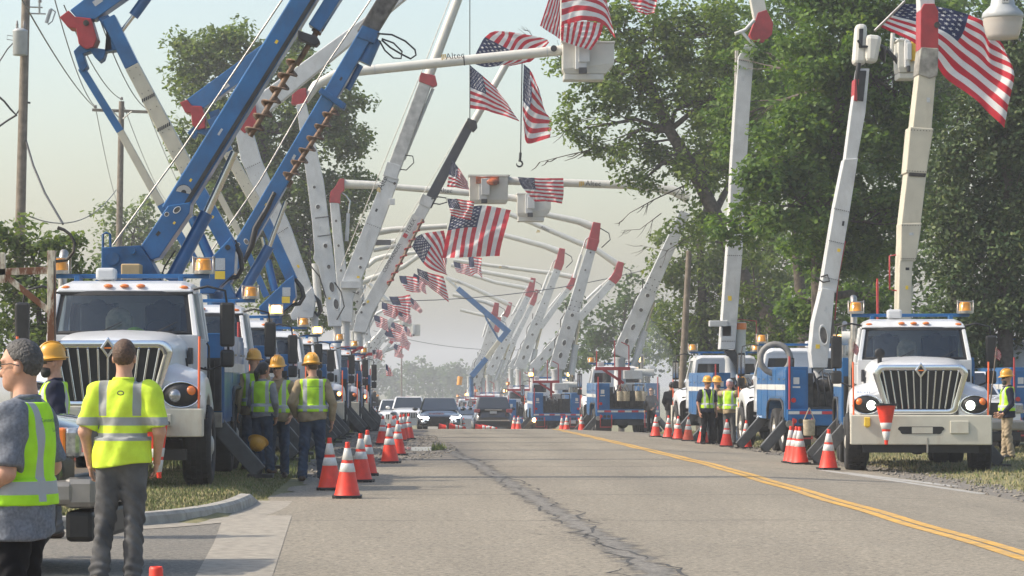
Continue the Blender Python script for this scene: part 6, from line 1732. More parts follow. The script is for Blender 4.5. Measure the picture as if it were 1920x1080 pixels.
# foreground left: man in a grey shirt and vest, turned to the left
pA = person((stand(48, 13.7)[0] - .03, 13.7, .0), 78, 1.70, dict(hL=(-.20, .17, .98), eL=(-.25, -.02, 1.13), hR=(.27, .15, 1.02), eR=(.285, -.07, 1.15), yaw=-2, pitch=-4, lean=(0, -.02)), .010, SKIN, GREYS, 'short', VEST2, BLK, BLK, HAIRG, label='grey haired man with spectacles in a grey shirt and lime vest, cut by the frame', spectacles=True, bulk=1.16, hemz=.81, vest_len=.965)
# man in the lime tee, back to the camera
pB = person(stand(229, 21.1), -4, 1.80, dict(hL=(-.245, .05, .89), eL=(-.268, -.03, 1.12), hR=(.240, .09, .91), eR=(.278, -.035, 1.12), kL=(-.125, .02, .50), fL=(-.165, -.02, .08), kR=(.085, .03, .50), fR=(.075, 0, .08), lean=(.015, 0)), .010, SKIN, TEE, 'short', None, GREYP, BROWNB, HAIRB, label='man in a lime safety tee and grey trousers standing with his back to us', bulk=1.10, hemz=.875)
# hard hatted man in navy tee beyond the pickup, looking left
pC = person(stand(100, 27.5), 100, 1.80, dict(hL=(-.2, .2, 1.0), hR=(.24, .16, .98), yaw=4, pitch=-3), .012, SKIN, NAVYC, 'short', VESTW, GREYP, BROWNB, None, hat=HATY, label='man in a navy tee, hard hat and blue sunglasses behind the pickup bonnet', shades=True, beard=HAIRK, bulk=1.08)
# the group beside the second truck
pD = person(stand(476, 44.5), 15, 1.80, dict(yaw=-35), .016, SKIN, TANC, 'long', VEST, DENIM, BROWNB, None, hat=HATY, label='hard hatted man half hidden behind the dark haired woman', shades=True)
pE = person(stand(492, 43.0), -20, 1.66, dict(hL=(-.17, .30, 1.02), eL=(-.21, .03, 1.10), hR=(.19, .10, .90), eR=(.235, -.03, 1.13), kL=(-.09, .03, .48), kR=(.085, .03, .48), fL=(-.085, -.02, .08), fR=(.13, .02, .08), yaw=-28, pitch=-8), .014, SKIN2, HOOD, 'long', VESTW, DENIM, BROWNB, HAIRK, hairlong=True, label='dark haired woman in a grey sweatshirt and vest holding a hard hat', female=True, hemz=.90)
pF = person(stand(521, 43.6), 172, 1.78, dict(hL=(-.215, .06, .93), eL=(-.275, -.06, 1.13), hR=(.24, .03, .88), yaw=-6, pitch=-4, fL=(-.10, -.02, .08), fR=(.13, -.02, .08)), .014, SKIN, TANC, 'long', VEST, DENIM, BROWNB, None, hat=HATY, label='smiling man in hard hat and dark glasses facing the camera', shades=True)
pG = person(stand(586, 42.6), 5, 1.83, dict(hL=(-.225, .13, .93), eL=(-.31, -.07, 1.14), hR=(.285, .03, .86), eR=(.29, -.03, 1.12), kL=(-.12, .02, .5), fL=(-.15, -.03, .08), kR=(.11, .02, .5), fR=(.14, 0, .08), yaw=24, pitch=-6), .013, SKIN, TANC, 'long', VEST, DENIM, BROWNB, HAIRB, hat=HATY, label='man in tan shirt, lime vest and jeans, back to us beside the cones', bulk=1.06, hemz=.875, vest_len=1.0)
# right edge
pH = person(stand(1889, 60.5), 92, 1.82, dict(hL=(-.16, .12, .93), eL=(-.235, -.03, 1.12), hR=(.20, .13, .94), eR=(.25, -.06, 1.13), yaw=2, pitch=-4, fL=(-.10, -.06, .08), fR=(.10, .04, .08)), .014, SKIN, NAVYC, 'long', VEST, KHAKI, DARK, None, hat=HATY, label='bearded man in khaki trousers and vest standing on the grass at the right edge', shades=True, beard=HAIRG, bulk=1.04)
# the group on the right
pI = person(stand(1326, 78.5), 200, 1.80, dict(yaw=20), .020, SKIN2, NAVYC, 'short', VESTW, BLK, BLK, None, hat=HATY, label='man in a black tee and open vest, left of the hard hatted group', shades=True)
pJ = person(stand(1344, 79.6), 215, 1.82, dict(yaw=15, hR=(.2, .2, 1.0)), .020, SKIN, TANC, 'long', VEST, BLK, BLK, None, hat=HATY, label='man in a tan collared shirt and vest behind the man in black', beard=HAIRG)
pK = person(stand(1368, 79.2), 330, 1.80, dict(hL=(-.14, .20, 1.52), eL=(-.36, .10, 1.40), hR=(.14, .16, 1.50), eR=(.30, .14, 1.34), pitch=-4), .018, SKIN2, TANC, 'short', VESTW, GREYP, BROWNB, None, label='man in a vest with raised arms tying on a patterned head cloth', wrap=(M('patterned_cloth', (.55, .42, .40), .9, col2=(.34, .05, .06), scale=40), WHITE))
pL_ = person(stand(1392, 81.0), 150, 1.82, dict(yaw=10), .020, SKIN2, NAVYC, 'long', VEST, DENIM, BROWNB, None, hat=HATY, label='hard hatted man half hidden behind the front of a blue truck body', beard=HAIRK)
# by the fourth truck of the right row
pM = person(stand(1221, 108.5), 150, 1.70, dict(hL=(-.2, .2, .98), yaw=0), .022, SKIN, BLK, 'long', None, BLK, BLK, HAIRB, label='woman in a black jacket and sunglasses beside the canvas bags', shades=True, female=True, hairlong=True)
pN = person(stand(1259, 99.0), -10, 1.84, dict(hL=(-.2, .1, .95), hR=(.22, .1, .94)), .022, SKIN2, BLK, 'long', None, GREYP, BLK, HAIRK, label='man in a black jacket standing with his back to us by the smoke', bulk=1.12)
# printed words on the backs of two vests
def vest_print(pr, txt, x0, z0, hgt, mat=None):
    vo = [c for c in bpy.data.objects if c.parent is pr and c.name.startswith('safety_vest')][0]
    V = np.array([v.co for v in vo.data.vertices]); V = V[V[:, 1] < -.02]
    t = text_mb(txt, hgt / .72); W_ = np.array(t.v)
    out_ = []
    for x, _, z in W_:
        d = (V[:, 0] - x - x0) ** 2 + (V[:, 2] - z - z0) ** 2; k = np.argsort(d)[:4]
        out_.append((x + x0, V[k, 1].min() - .004, z + z0))
    t.v = out_
    t.build('vest_print', mat or INK, pr, fix=False)
vest_print(pA, 'Consumers Energy', .005, 1.385, .020); vest_print(pA, 'Count on Us', .06, 1.335, .016)
vest_print(pG, 'Consumers Energy', .0, 1.365, .022); vest_print(pG, 'Count on Us', .045, 1.325, .013)
# ------------------------------------------------------------------ trees
def leaf_mat(name, lo, hi, rough=.55, trans=.45):
    m = bpy.data.materials.new(name); m.use_nodes = True
    nt = m.node_tree; L = nt.links.new
    for n in list(nt.nodes): nt.nodes.remove(n)
    o = node(nt, 'ShaderNodeOutputMaterial'); b = node(nt, 'ShaderNodeBsdfPrincipled'); t = node(nt, 'ShaderNodeBsdfTranslucent'); mx = node(nt, 'ShaderNodeMixShader')
    b.inputs['Roughness'].default_value = rough; b.inputs['Specular IOR Level'].default_value = .2
    g = node(nt, 'ShaderNodeNewGeometry'); rp = node(nt, 'ShaderNodeValToRGB')
    rp.color_ramp.elements[0].color = (*lo, 1); rp.color_ramp.elements[1].color = (*hi, 1)
    e = rp.color_ramp.elements.new(.93); e.color = (*hi, 1); rp.color_ramp.elements[-1].color = (hi[0] * 1.3, hi[1] * 1.12, hi[2] * 1.05, 1)
    L(g.outputs['Random Per Island'], rp.inputs[0]); L(rp.outputs[0], b.inputs['Base Color'])
    br = node(nt, 'ShaderNodeMix', data_type='RGBA', blend_type='MULTIPLY'); br.inputs[0].default_value = 1; br.inputs[7].default_value = (1.25, 1.35, .5, 1); L(rp.outputs[0], br.inputs[6]); L(br.outputs[2], t.inputs[0])
    mx.inputs[0].default_value = trans; L(b.outputs[0], mx.inputs[1]); L(t.outputs[0], mx.inputs[2]); L(mx.outputs[0], o.inputs[0])
    return m
LEAF_A = leaf_mat('maple_leaves', (.066, .115, .026), (.185, .25, .055))
LEAF_B = leaf_mat('dark_maple_leaves', (.052, .108, .027), (.15, .23, .052))
LEAF_C = leaf_mat('cedar_sprays', (.036, .068, .026), (.10, .135, .050), trans=.12)
LEAF_D = leaf_mat('willow_leaves', (.066, .112, .030), (.175, .225, .06))
LEAF_E = leaf_mat('pale_leaves', (.05, .085, .022), (.13, .17, .045))
LEAF_F = leaf_mat('far_leaves', (.04, .075, .024), (.09, .14, .04))
BARK = M('grey_bark', (.115, .095, .075), .95, col2=(.045, .036, .03), scale=9, bump=.9, bscale=22)
POLEW = M('weathered_pole_wood', (.21, .175, .14), .9, col2=(.11, .09, .07), scale=5, bump=.5, bscale=30)

def leaves(C, RC, n_per, size, mat, parent, flat=.55, drop_=0.0, squash=.75):
    n = len(C) * n_per
    c = np.repeat(C, n_per, 0); r = np.repeat(RC, n_per)
    d = nrg.standard_normal((n, 3)); d /= np.linalg.norm(d, axis=1)[:, None]
    rad = r * nrg.random(n) ** .45
    P = c + d * rad[:, None] * np.array([1, 1, squash])
    nrm = nrg.standard_normal((n, 3)) * flat + d * .35 + np.array([0, 0, .75]); nrm /= np.linalg.norm(nrm, axis=1)[:, None]
    a = nrg.standard_normal((n, 3)); a[:, 2] -= drop_; a -= nrm * (a * nrm).sum(1)[:, None]; a /= np.linalg.norm(a, axis=1)[:, None]
    b = np.cross(nrm, a)
    s = size * nrg.uniform(.6, 1.25, n)
    L_, Wd = a * (s * .5)[:, None], b * (s * .30)[:, None]
    V = np.stack([P - L_, P + Wd - L_ * .1, P + L_, P - Wd - L_ * .1], 1).reshape(-1, 3)
    return np_mesh('crown', V, np.arange(4 * n).reshape(-1, 4), mat, parent)

def tree(name, Y, blobs, trunk, tw, leaf, n_per, mat, label, depth=1.0, dens=1.0, rc=(.45, .85), group=None, bare=(), flat=.55, drop_=0., limbs=True, squash=.75, cat='tree', fill=.40, dY=0.0):
    """blobs: (px, py, rx, ry[, dy m]) ellipses of the crown in the photo at distance Y; trunk: pixel polyline from the ground up"""
    u = Y / FPX
    tp = [U(a, b, Y) for a, b in trunk]
    base = tp[0].copy(); base.z = G(base.x, base.y)
    root = empty(name, base); tag(root, label, cat, group)
    sk = MB(); tp[0] = base - Vector((0, 0, .2))
    rs = [tw * u * .5 * (1 - .55 * i / max(1, len(tp) - 1)) for i in range(len(tp))]; rs[0] *= 1.25
    sk.tube(tp, rs, 9)
    C, RC = [], []
    for bl in blobs:
        px, py, rx, ry = bl[:4]; oy = bl[4] if len(bl) > 4 else 0
        c = U(px, py, Y); c.y += oy; R3 = Vector((rx * u, min(rx, ry) * u * depth * .9, ry * u))
        n = max(4, int(dens * 4.2 * (R3.x * R3.z) / (((rc[0] + rc[1]) / 2) ** 2) * (.6 + .4 * depth)))
        cs = []
        for _ in range(n):
            d = Vector((rnd.gauss(0, 1), rnd.gauss(0, 1), rnd.gauss(0, 1))).normalized() * rnd.random() ** fill
            cs.append(c + Vector((d.x * R3.x, d.y * R3.y, d.z * R3.z)))
        C += cs; RC += [rnd.uniform(*rc) for _ in cs]
        if limbs:
            k = min(range(len(tp)), key=lambda i: (tp[i] - c).length if i > 0 else 1e9)
            a = tp[k]; mid = a.lerp(c, .5) + Vector((rnd.uniform(-.4, .4), rnd.uniform(-.3, .3), rnd.uniform(0, .5)))
            r0 = rs[k] * .55
            sk.tube([a, a.lerp(mid, .55), mid, mid.lerp(c, .6), c], [r0, r0 * .8, r0 * .62, r0 * .45, r0 * .25], 6)
            for q in cs[::2]:
                st = mid.lerp(c, rnd.random()); m2 = st.lerp(q, .5) + Vector((rnd.uniform(-.2, .2), rnd.uniform(-.2, .2), rnd.uniform(-.1, .25)))
                sk.tube([st, m2, q], [r0 * .24, r0 * .15, r0 * .06], 4, False)
    for pts, w in bare:
        P3 = [U(a, b, Y) for a, b in pts]
        sk.tube(P3, [w * u * .26 * (1 - .8 * i / (len(P3) - 1)) for i in range(len(P3))], 5)
        for i in range(len(P3) - 1):
            for _ in range(3):
                s0 = P3[i].lerp(P3[i + 1], rnd.random()); d = (P3[i + 1] - P3[i]); l = d.length * rnd.uniform(.3, .7)
                e = s0 + (d.normalized() + Vector((rnd.uniform(-.7, .7), rnd.uniform(-.5, .5), rnd.uniform(-.8, .3)))).normalized() * l
                sk.tube([s0, s0.lerp(e, .5) + Vector((0, 0, -.05)), e], [w * u * .14, w * u * .1, w * u * .05], 4, False)
    sk.xform(Matrix.Translation(-root.location))
    sk.build('trunk', BARK, root, fix=False)
    C = np.array([tuple(c - root.location) for c in C])
    leaves(C, np.array(RC), n_per, leaf, mat, root, flat, drop_, squash)
    return root

# right side: the big maple whose limbs reach over the road
tree('maple_tree', 101.0, [(1340, 60, 120, 90), (1230, 60, 110, 70), (1150, 30, 90, 50, 1), (1130, 175, 75, 55), (1215, 180, 90, 70), (1310, 190, 95, 80), (1100, 240, 55, 40), (1160, 270, 60, 45), (1250, 290, 60, 45), (1215, 330, 60, 30), (1330, 330, 75, 70), (1300, 420, 45, 50), (1395, 160, 90, 120), (1180, 110, 60, 50), (1420, 300, 70, 100, 2), (1380, 240, 80, 120, 4), (1350, 120, 110, 110, 4), (1065, 120, 32, 28)],
     [(1470, 690), (1450, 600), (1400, 540), (1372, 470), (1340, 400), (1290, 300), (1255, 245), (1200, 120)], 40, .20, 100, LEAF_A, 'tall maple on the right whose limbs reach out over the road', 1.1, .75, (.40, .80),
     bare=[([(1255, 262), (1180, 272), (1120, 278), (1060, 292), (1012, 304)], 9), ([(1290, 345), (1225, 375), (1180, 400), (1160, 420)], 6), ([(1240, 400), (1200, 430), (1165, 432)], 4), ([(1230, 250), (1160, 215), (1100, 225), (1050, 250)], 6), ([(1110, 150), (1050, 110), (1000, 70), (985, 50)], 5), ([(1300, 440), (1250, 470), (1200, 460)], 4)])
tree('maple_tree', 80.5, [(1560, 120, 130, 130), (1490, 270, 85, 80, -1), (1590, 300, 130, 130), (1480, 380, 105, 85, -1.5), (1680, 180, 110, 150), (1560, 470, 90, 60), (1650, 420, 110, 90), (1490, 60, 80, 80, 8), (1420, 330, 60, 70, -2), (1450, 160, 60, 90, 10), (1360, 420, 50, 40, -1), (1700, 20, 90, 60), (1600, 0, 120, 60), (1640, 560, 60, 40, 1.5), (1530, 570, 50, 50, 2)],
     [(1545, 720), (1540, 560), (1535, 430), (1560, 300), (1580, 150)], 44, .19, 115, LEAF_B, 'dense dark green maple behind the front truck booms on the right', 1.0, .95, (.35, .65))
tree('cedar_tree', 76.0, [(1870, 250, 75, 170), (1880, 480, 80, 150), (1860, 620, 80, 90), (1900, 90, 70, 110), (1790, 470, 45, 130), (1800, 600, 60, 80), (1930, 400, 60, 250), (1780, 330, 50, 90)],
     [(1885, 760), (1885, 500), (1890, 200), (1895, 20)], 30, .15, 130, LEAF_C, 'dark brownish cedar filling the right edge', 1.0, 1.15, (.3, .6), flat=.8, squash=1.1)
tree('maple_tree', 112.0, [(1840, 60, 120, 120), (1760, 160, 100, 120), (1900, 250, 80, 150), (1740, 40, 80, 80), (1620, 80, 130, 130), (1500, 150, 130, 150), (1420, 60, 100, 110), (1600, 300, 150, 130), (1750, 350, 110, 120)], [(1800, 740), (1790, 500), (1800, 200)], 26, .25, 75, LEAF_B, 'tall tree behind the big flag at the right', 1.0, 1.0, (.5, .9))
tree('dark_tree', 118.0, [(1560, 460, 110, 90), (1680, 450, 110, 90), (1560, 560, 120, 100), (1700, 560, 130, 110), (1640, 640, 130, 80), (1500, 650, 100, 70), (1780, 640, 90, 90)], [(1620, 750), (1615, 600)], 30, .27, 60, LEAF_B, 'dark undergrowth tree between the trunks behind the front right truck', 1.2, .8, (.5, 1.0))
tree('spruce_tree', 126.0, [(1400, 440, 90, 80, 2), (1480, 470, 90, 80, 3), (1460, 580, 80, 80, 3), (1310, 480, 85, 70), (1340, 560, 95, 70), (1290, 610, 75, 60), (1390, 620, 85, 70), (1420, 540, 70, 80), (1270, 520, 55, 60), (1240, 640, 50, 50), (1330, 660, 110, 50)], [(1320, 740), (1318, 600), (1312, 450)], 26, .24, 75, LEAF_D, 'drooping green tree behind the leaning white boom', 1.1, .85, (.45, .9), drop_=1.6)
tree('young_tree', 96.0, [(1405, 560, 50, 45), (1440, 640, 40, 50), (1480, 610, 45, 45), (1400, 470, 40, 35)], [(1430, 760), (1425, 640), (1415, 540)], 12, .17, 50, LEAF_E, 'pale green young tree in front of the leaning maple trunk', 1.0, .8, (.35, .6))
for i, (x0, x1, w, lab) in enumerate(((1498, 1490, 32, 'stout leaning trunk rising behind the second truck on the right'), (1545, 1535, 26, 'dark upright trunk rising beside the white telescopic boom'))):
    tree('bare_trunk_tree', 108.0 + i * 3, [(x1 - 10, 380, 70, 60), (x1 + 50, 420, 60, 50)], [(x0 + 18, 770), (x0 + 10, 620), (x0, 520), (x1, 440)], w, .22, 40, LEAF_B, lab, 1.0, .7, (.5, .8))
# trees farther back on the right, already pale with haze
tree('roadside_tree', 205.0, [(1180, 560, 50, 50), (1140, 610, 60, 50), (1200, 630, 55, 55), (1110, 660, 60, 40), (1230, 580, 40, 50), (1170, 680, 80, 35)], [(1165, 745), (1165, 640), (1175, 560)], 10, .42, 40, LEAF_F, 'hazy tree below the leaning red tipped booms', 1.0, .8, (.7, 1.3))
tree('roadside_tree', 260.0, [(1075, 600, 22, 60), (1070, 660, 45, 40), (1040, 690, 30, 30), (1110, 640, 30, 50)], [(1075, 745), (1075, 640)], 8, .5, 36, LEAF_F, 'narrow hazy conifer showing between the white booms', 1.0, .8, (.7, 1.3))
# left side
tree('poplar_tree', 132.0, [(400, 110, 65, 60), (460, 90, 55, 50), (360, 150, 40, 60), (350, 95, 28, 34), (540, 130, 70, 60), (620, 190, 70, 55), (650, 260, 50, 50), (560, 250, 90, 80), (450, 230, 90, 90), (520, 370, 110, 90), (630, 370, 85, 60), (370, 260, 55, 70), (420, 380, 80, 80), (590, 470, 100, 80), (480, 500, 90, 70), (680, 345, 36, 26), (560, 570, 90, 50)],
     [(520, 760), (515, 600), (505, 420), (490, 250), (470, 130)], 36, .26, 100, LEAF_D, 'very tall full tree behind the blue booms on the left', 1.0, 1.2, (.45, .95))
tree('round_tree', 168.0, [(250, 425, 55, 35), (205, 420, 32, 40), (290, 440, 40, 50), (235, 480, 60, 40), (270, 390, 34, 24), (320, 500, 50, 60)], [(245, 760), (245, 560), (250, 440)], 14, .34, 46, LEAF_D, 'rounded pale tree behind the crossarm pole', 1.0, .95, (.6, 1.1))
tree('bush_tree', 68.0, [(60, 470, 60, 50), (15, 440, 40, 45), (130, 480, 45, 45), (80, 560, 80, 60), (20, 560, 50, 80), (150, 540, 40, 40), (30, 640, 70, 60), (120, 620, 60, 60)], [(75, 800), (75, 640), (70, 500)], 16, .17, 85, LEAF_D, 'willowy bush at the left edge below the near pole', 1.0, 1.0, (.3, .55), drop_=.6)
tree('bush_tree', 92.0, [(180, 560, 50, 45), (240, 560, 50, 40), (150, 600, 40, 60)], [(190, 780), (190, 600)], 12, .2, 50, LEAF_B, 'low bush between the left pole and the first truck', 1.0, 1.0, (.35, .6))
# the far wood at the end of the road
for i, (px, top, w) in enumerate(((560, 640, 60), (640, 655, 55), (700, 668, 45), (738, 690, 24), (778, 672, 26), (806, 682, 20), (830, 688, 22), (852, 678, 24), (880, 690, 30), (930, 680, 40), (1000, 670, 50))):
    Yt = 720 + (i * 37) % 60
    tree('far_tree', Yt, [(px, top + 14, w * .62, 14), (px - w * .3, top + 30, w * .6, 20), (px + w * .35, top + 34, w * .6, 20), (px, top + 50, w * 1.1, 20)], [(px, 780), (px, 730), (px, top + 20)], 4, 1.35, 34, LEAF_F,
         ['hazy far tree hidden behind the left row', 'second hazy far tree behind the left row', 'hazy far tree at the end of the left row of trucks', 'low hazy tree at the left of the gap over the white cars', 'tallest hazy tree standing above the white cars', 'hazy tree just right of the tallest one over the cars', 'small hazy tree over the dark sedan', 'broad hazy tree over the gap between sedan and suv', 'hazy tree behind the yellow cylinder', 'hazy far tree behind the right row', 'second hazy far tree behind the right row'][i], 1.0, 1.0, (1.9, 3.3), limbs=False, group='trees of the hazy wood at the end of the road')
MASS = MB()
# ------------------------------------------------------------------ utility poles and wires
GREYI = M('transformer_grey', (.36, .38, .39), .45, var=.08, scale=5, dirt=.3)
PORC = M('porcelain', (.25, .22, .20), .3, var=.2)
def pole(name, Y, x0, x1, ytop, wpx, label, cross=None):
    b = U(x0, 700, Y); t = U(x1, ytop, Y); g = G(b.x, Y)
    r = empty(name, (b.x, Y, g)); tag(r, label, 'utility pole')
    mb = MB(); d = (t - b) / (t.z - b.z); b0 = b - d * (b.z - g + .3)
    mb.tube([b0, b0.lerp(t, .5), t], [m_(wpx, Y) * .58, m_(wpx, Y) * .5, m_(wpx, Y) * .40], 12)
    mb.xform(Matrix.Translation(-r.location)); mb.build('shaft', POLEW, r)
    def sub(n, mbx, mt, par=None):
        mbx.xform(Matrix.Translation(-r.location)); return mbx.build(n, mt, par or r)
    return r, sub
p1, sub = pole('utility_pole', 84.0, 31, 50, -60, 19, 'near wooden utility pole at the left edge with a grey transformer')
Y = 84.0
mb = MB(); c = U(42, 83, Y); mb.lathe([(0.001, -.36), (.20, -.36), (.215, -.34), (.215, .30), (.225, .32), (.225, .36), (.12, .42), (0.001, .43)], (c.x - .02, Y - .33, c.z), 'z', 20); tr = sub('transformer', mb, GREYI)
for dx, dy in ((-.10, -.05), (.10, -.02)):
    mb = MB(); mb.lathe([(.03, 0), (.045, .05), (.03, .08), (.045, .12), (.03, .15), (.02, .24)], (c.x + dx, Y - .33 + dy, c.z + .40), 'z', 10); sub('bushing', mb, PORC, tr)
mb = MB(); mb.box(c.x - .12, c.x + .14, Y - .15, Y - .05, c.z - .2, c.z + .2); sub('bracket', mb, STEEL)
mb = MB(); a, b = U(52, 12, Y), U(84, 26, Y); mb.tube([U(50, 13, Y), U(80, 14, Y)], .022, 6); mb.tube([U(50, 25, Y), U(86, 26, Y)], .022, 6); mb.tube([U(74, 4, Y), U(74, 26, Y)], .03, 8); sub('cutout_arm', mb, STEEL)
mb = MB(); mb.tube([U(95, 18, Y), U(87, 43, Y)], .055, 10); mb.tube([U(104, 22, Y), U(98, 40, Y), U(90, 46, Y)], .02, 6); mb.tube([U(95, 16, Y), U(104, 22, Y)], .02, 6); sub('fuse_cutout', mb, GREYI)
mb = MB(); mb.lathe([(.02, 0), (.07, .02), (.03, .05), (.07, .08), (.02, .12)], tuple(U(75, 5, Y)), 'z', 10); sub('insulator', mb, PORC)
mb = MB(); mb.tube([U(26, 68, Y), U(14, 66, Y), U(13, 74, Y), U(28, 76, Y)], .012, 5); mb.tube([U(30, 75, Y), U(14, 92, Y), U(-5, 122, Y)], .02, 5); mb.tube([U(37, 205, Y), U(30, 215, Y), U(20, 205, Y), U(8, 190, Y), U(-8, 176, Y)], .03, 6); mb.tube([U(32, 215, Y), U(14, 226, Y), U(-6, 240, Y)], .03, 6); mb.tube([U(50, 192, Y), U(57, 193, Y)], .03, 6); sub('service_loop', mb, HOSE)
p2, sub = pole('utility_pole', 134.0, 219, 228, 190, 13, 'farther wooden pole with a crossarm, left of the blue booms')
Y = 134.0
mb = MB(); mb.beam(U(173, 206, Y), U(277, 210, Y), .13, None, .12); ca = sub('crossarm', mb, POLEW)
mb = MB(); mb.tube([U(210, 207, Y) + Vector((0, -.2, 0)), U(226, 224, Y) + Vector((0, -.2, 0))], .03, 5); mb.tube([U(248, 209, Y) + Vector((0, -.2, 0)), U(231, 224, Y) + Vector((0, -.2, 0))], .03, 5); sub('crossarm_brace', mb, STEEL)
for xx, yy_ in ((179, 203), (228, 188), (276, 206)):
    mb = MB(); mb.lathe([(.03, 0), (.09, .03), (.05, .07), (.08, .11), (.03, .16)], tuple(U(xx, yy_, Y)), 'z', 10); sub('insulator', mb, PORC, ca)
p3, sub = pole('utility_pole', 108.0, 1280, 1292, 470, 13, 'slim wooden pole among the leaves behind the leaning white boom')
p4, sub = pole('utility_pole', 420.0, 753, 753, 640, 3.4, 'tiny far pole standing before the hazy wood')
def wire(name, pts, r, label, mat=None):
    mb = MB(); mb.tube([Vector(p) for p in pts], r, 5); o = mb.build(name, mat or HOSE, None, fix=False); return tag(o, label, 'cable', 'overhead cables')
def span(a, b, sag, n=14): return [a.lerp(b, i / n) - Vector((0, 0, sag * 4 * (i / n) * (1 - i / n))) for i in range(n + 1)]
WG = [((25, -30, 60), (180, 203, 134), .3, 'cable running from the top left down to the end of the crossarm'), ((95, -30, 84), (179, 200, 134), .6, 'cable passing behind the red elbow to the crossarm'), ((120, 10, 84), (228, 186, 134), .5, 'cable passing behind the big elbow to the pole top'), ((185, 30, 84), (276, 204, 134), .5, 'cable running behind the white insulated boom'), ((180, 206, 134), (232, 400, 320), 1.2, 'cable hanging beyond the crossarm on its left'), ((229, 190, 134), (330, 390, 320), 1.2, 'cable hanging beyond the pole top'), ((277, 208, 134), (390, 420, 320), 1.2, 'cable hanging beyond the right end of the crossarm')]
for a, b, sg, lab in WG: wire('cable', span(U(*a), U(*b), sg), .02, lab)
wire('cable', [U(48, 262, 84), U(62, 310, 83), U(84, 362, 82), U(118, 420, 80)], .035, 'twisted service cable dropping from the near pole over the bush', HOSE)
wire('cable', span(U(42, 400, 84), U(218, 356, 134), .8), .02, 'cable sloping from the near pole up to the second pole')
wire('cable', span(U(560, 560, 150), U(1330, 470, 190), 1.2), .025, 'thin cable crossing the road among the far upper booms')
wire('cable', span(U(700, 620, 330), U(1000, 655, 330), .8), .03, 'faint far cable low over the end of the road')
for i, (yy_, z) in enumerate(((26.6, 9.0), (41.4, 9.5), (46.7, 10.5), (53.2, 11.5), (61.0, 13.5))):
    wire('cable', span(Vector((-26, yy_ - 2.4, z + 1)), Vector((20, yy_ + .6, z)), .7, 20), .02, ['cable', 'second cable', 'third cable', 'fourth cable', 'fifth cable'][i] + ' crossing high over the road, above the frame')
# ------------------------------------------------------------------ flags: cloth woven of thirteen strips, blue field and fifty stars
FR, FW_, FB = M('flag_red', (.50, .013, .032), .8, var=.06, bump=.5, bscale=5), M('flag_white', (.66, .66, .66), .8, var=.03, bump=.5, bscale=5), M('flag_blue', (.014, .024, .085), .8, var=.1, bump=.5, bscale=5)
def add_transl(m, k=.35):
    nt = m.node_tree; L = nt.links.new; b = nt.nodes['Principled BSDF']; o = [n for n in nt.nodes if n.type == 'OUTPUT_MATERIAL'][0]
    t = node(nt, 'ShaderNodeBsdfTranslucent'); mx = node(nt, 'ShaderNodeMixShader'); mx.inputs[0].default_value = k
    L(b.inputs['Base Color'].links[0].from_socket, t.inputs[0]); L(b.outputs[0], mx.inputs[1]); L(t.outputs[0], mx.inputs[2]); L(mx.outputs[0], o.inputs[0])
for m in (FR, FW_, FB): add_transl(m)
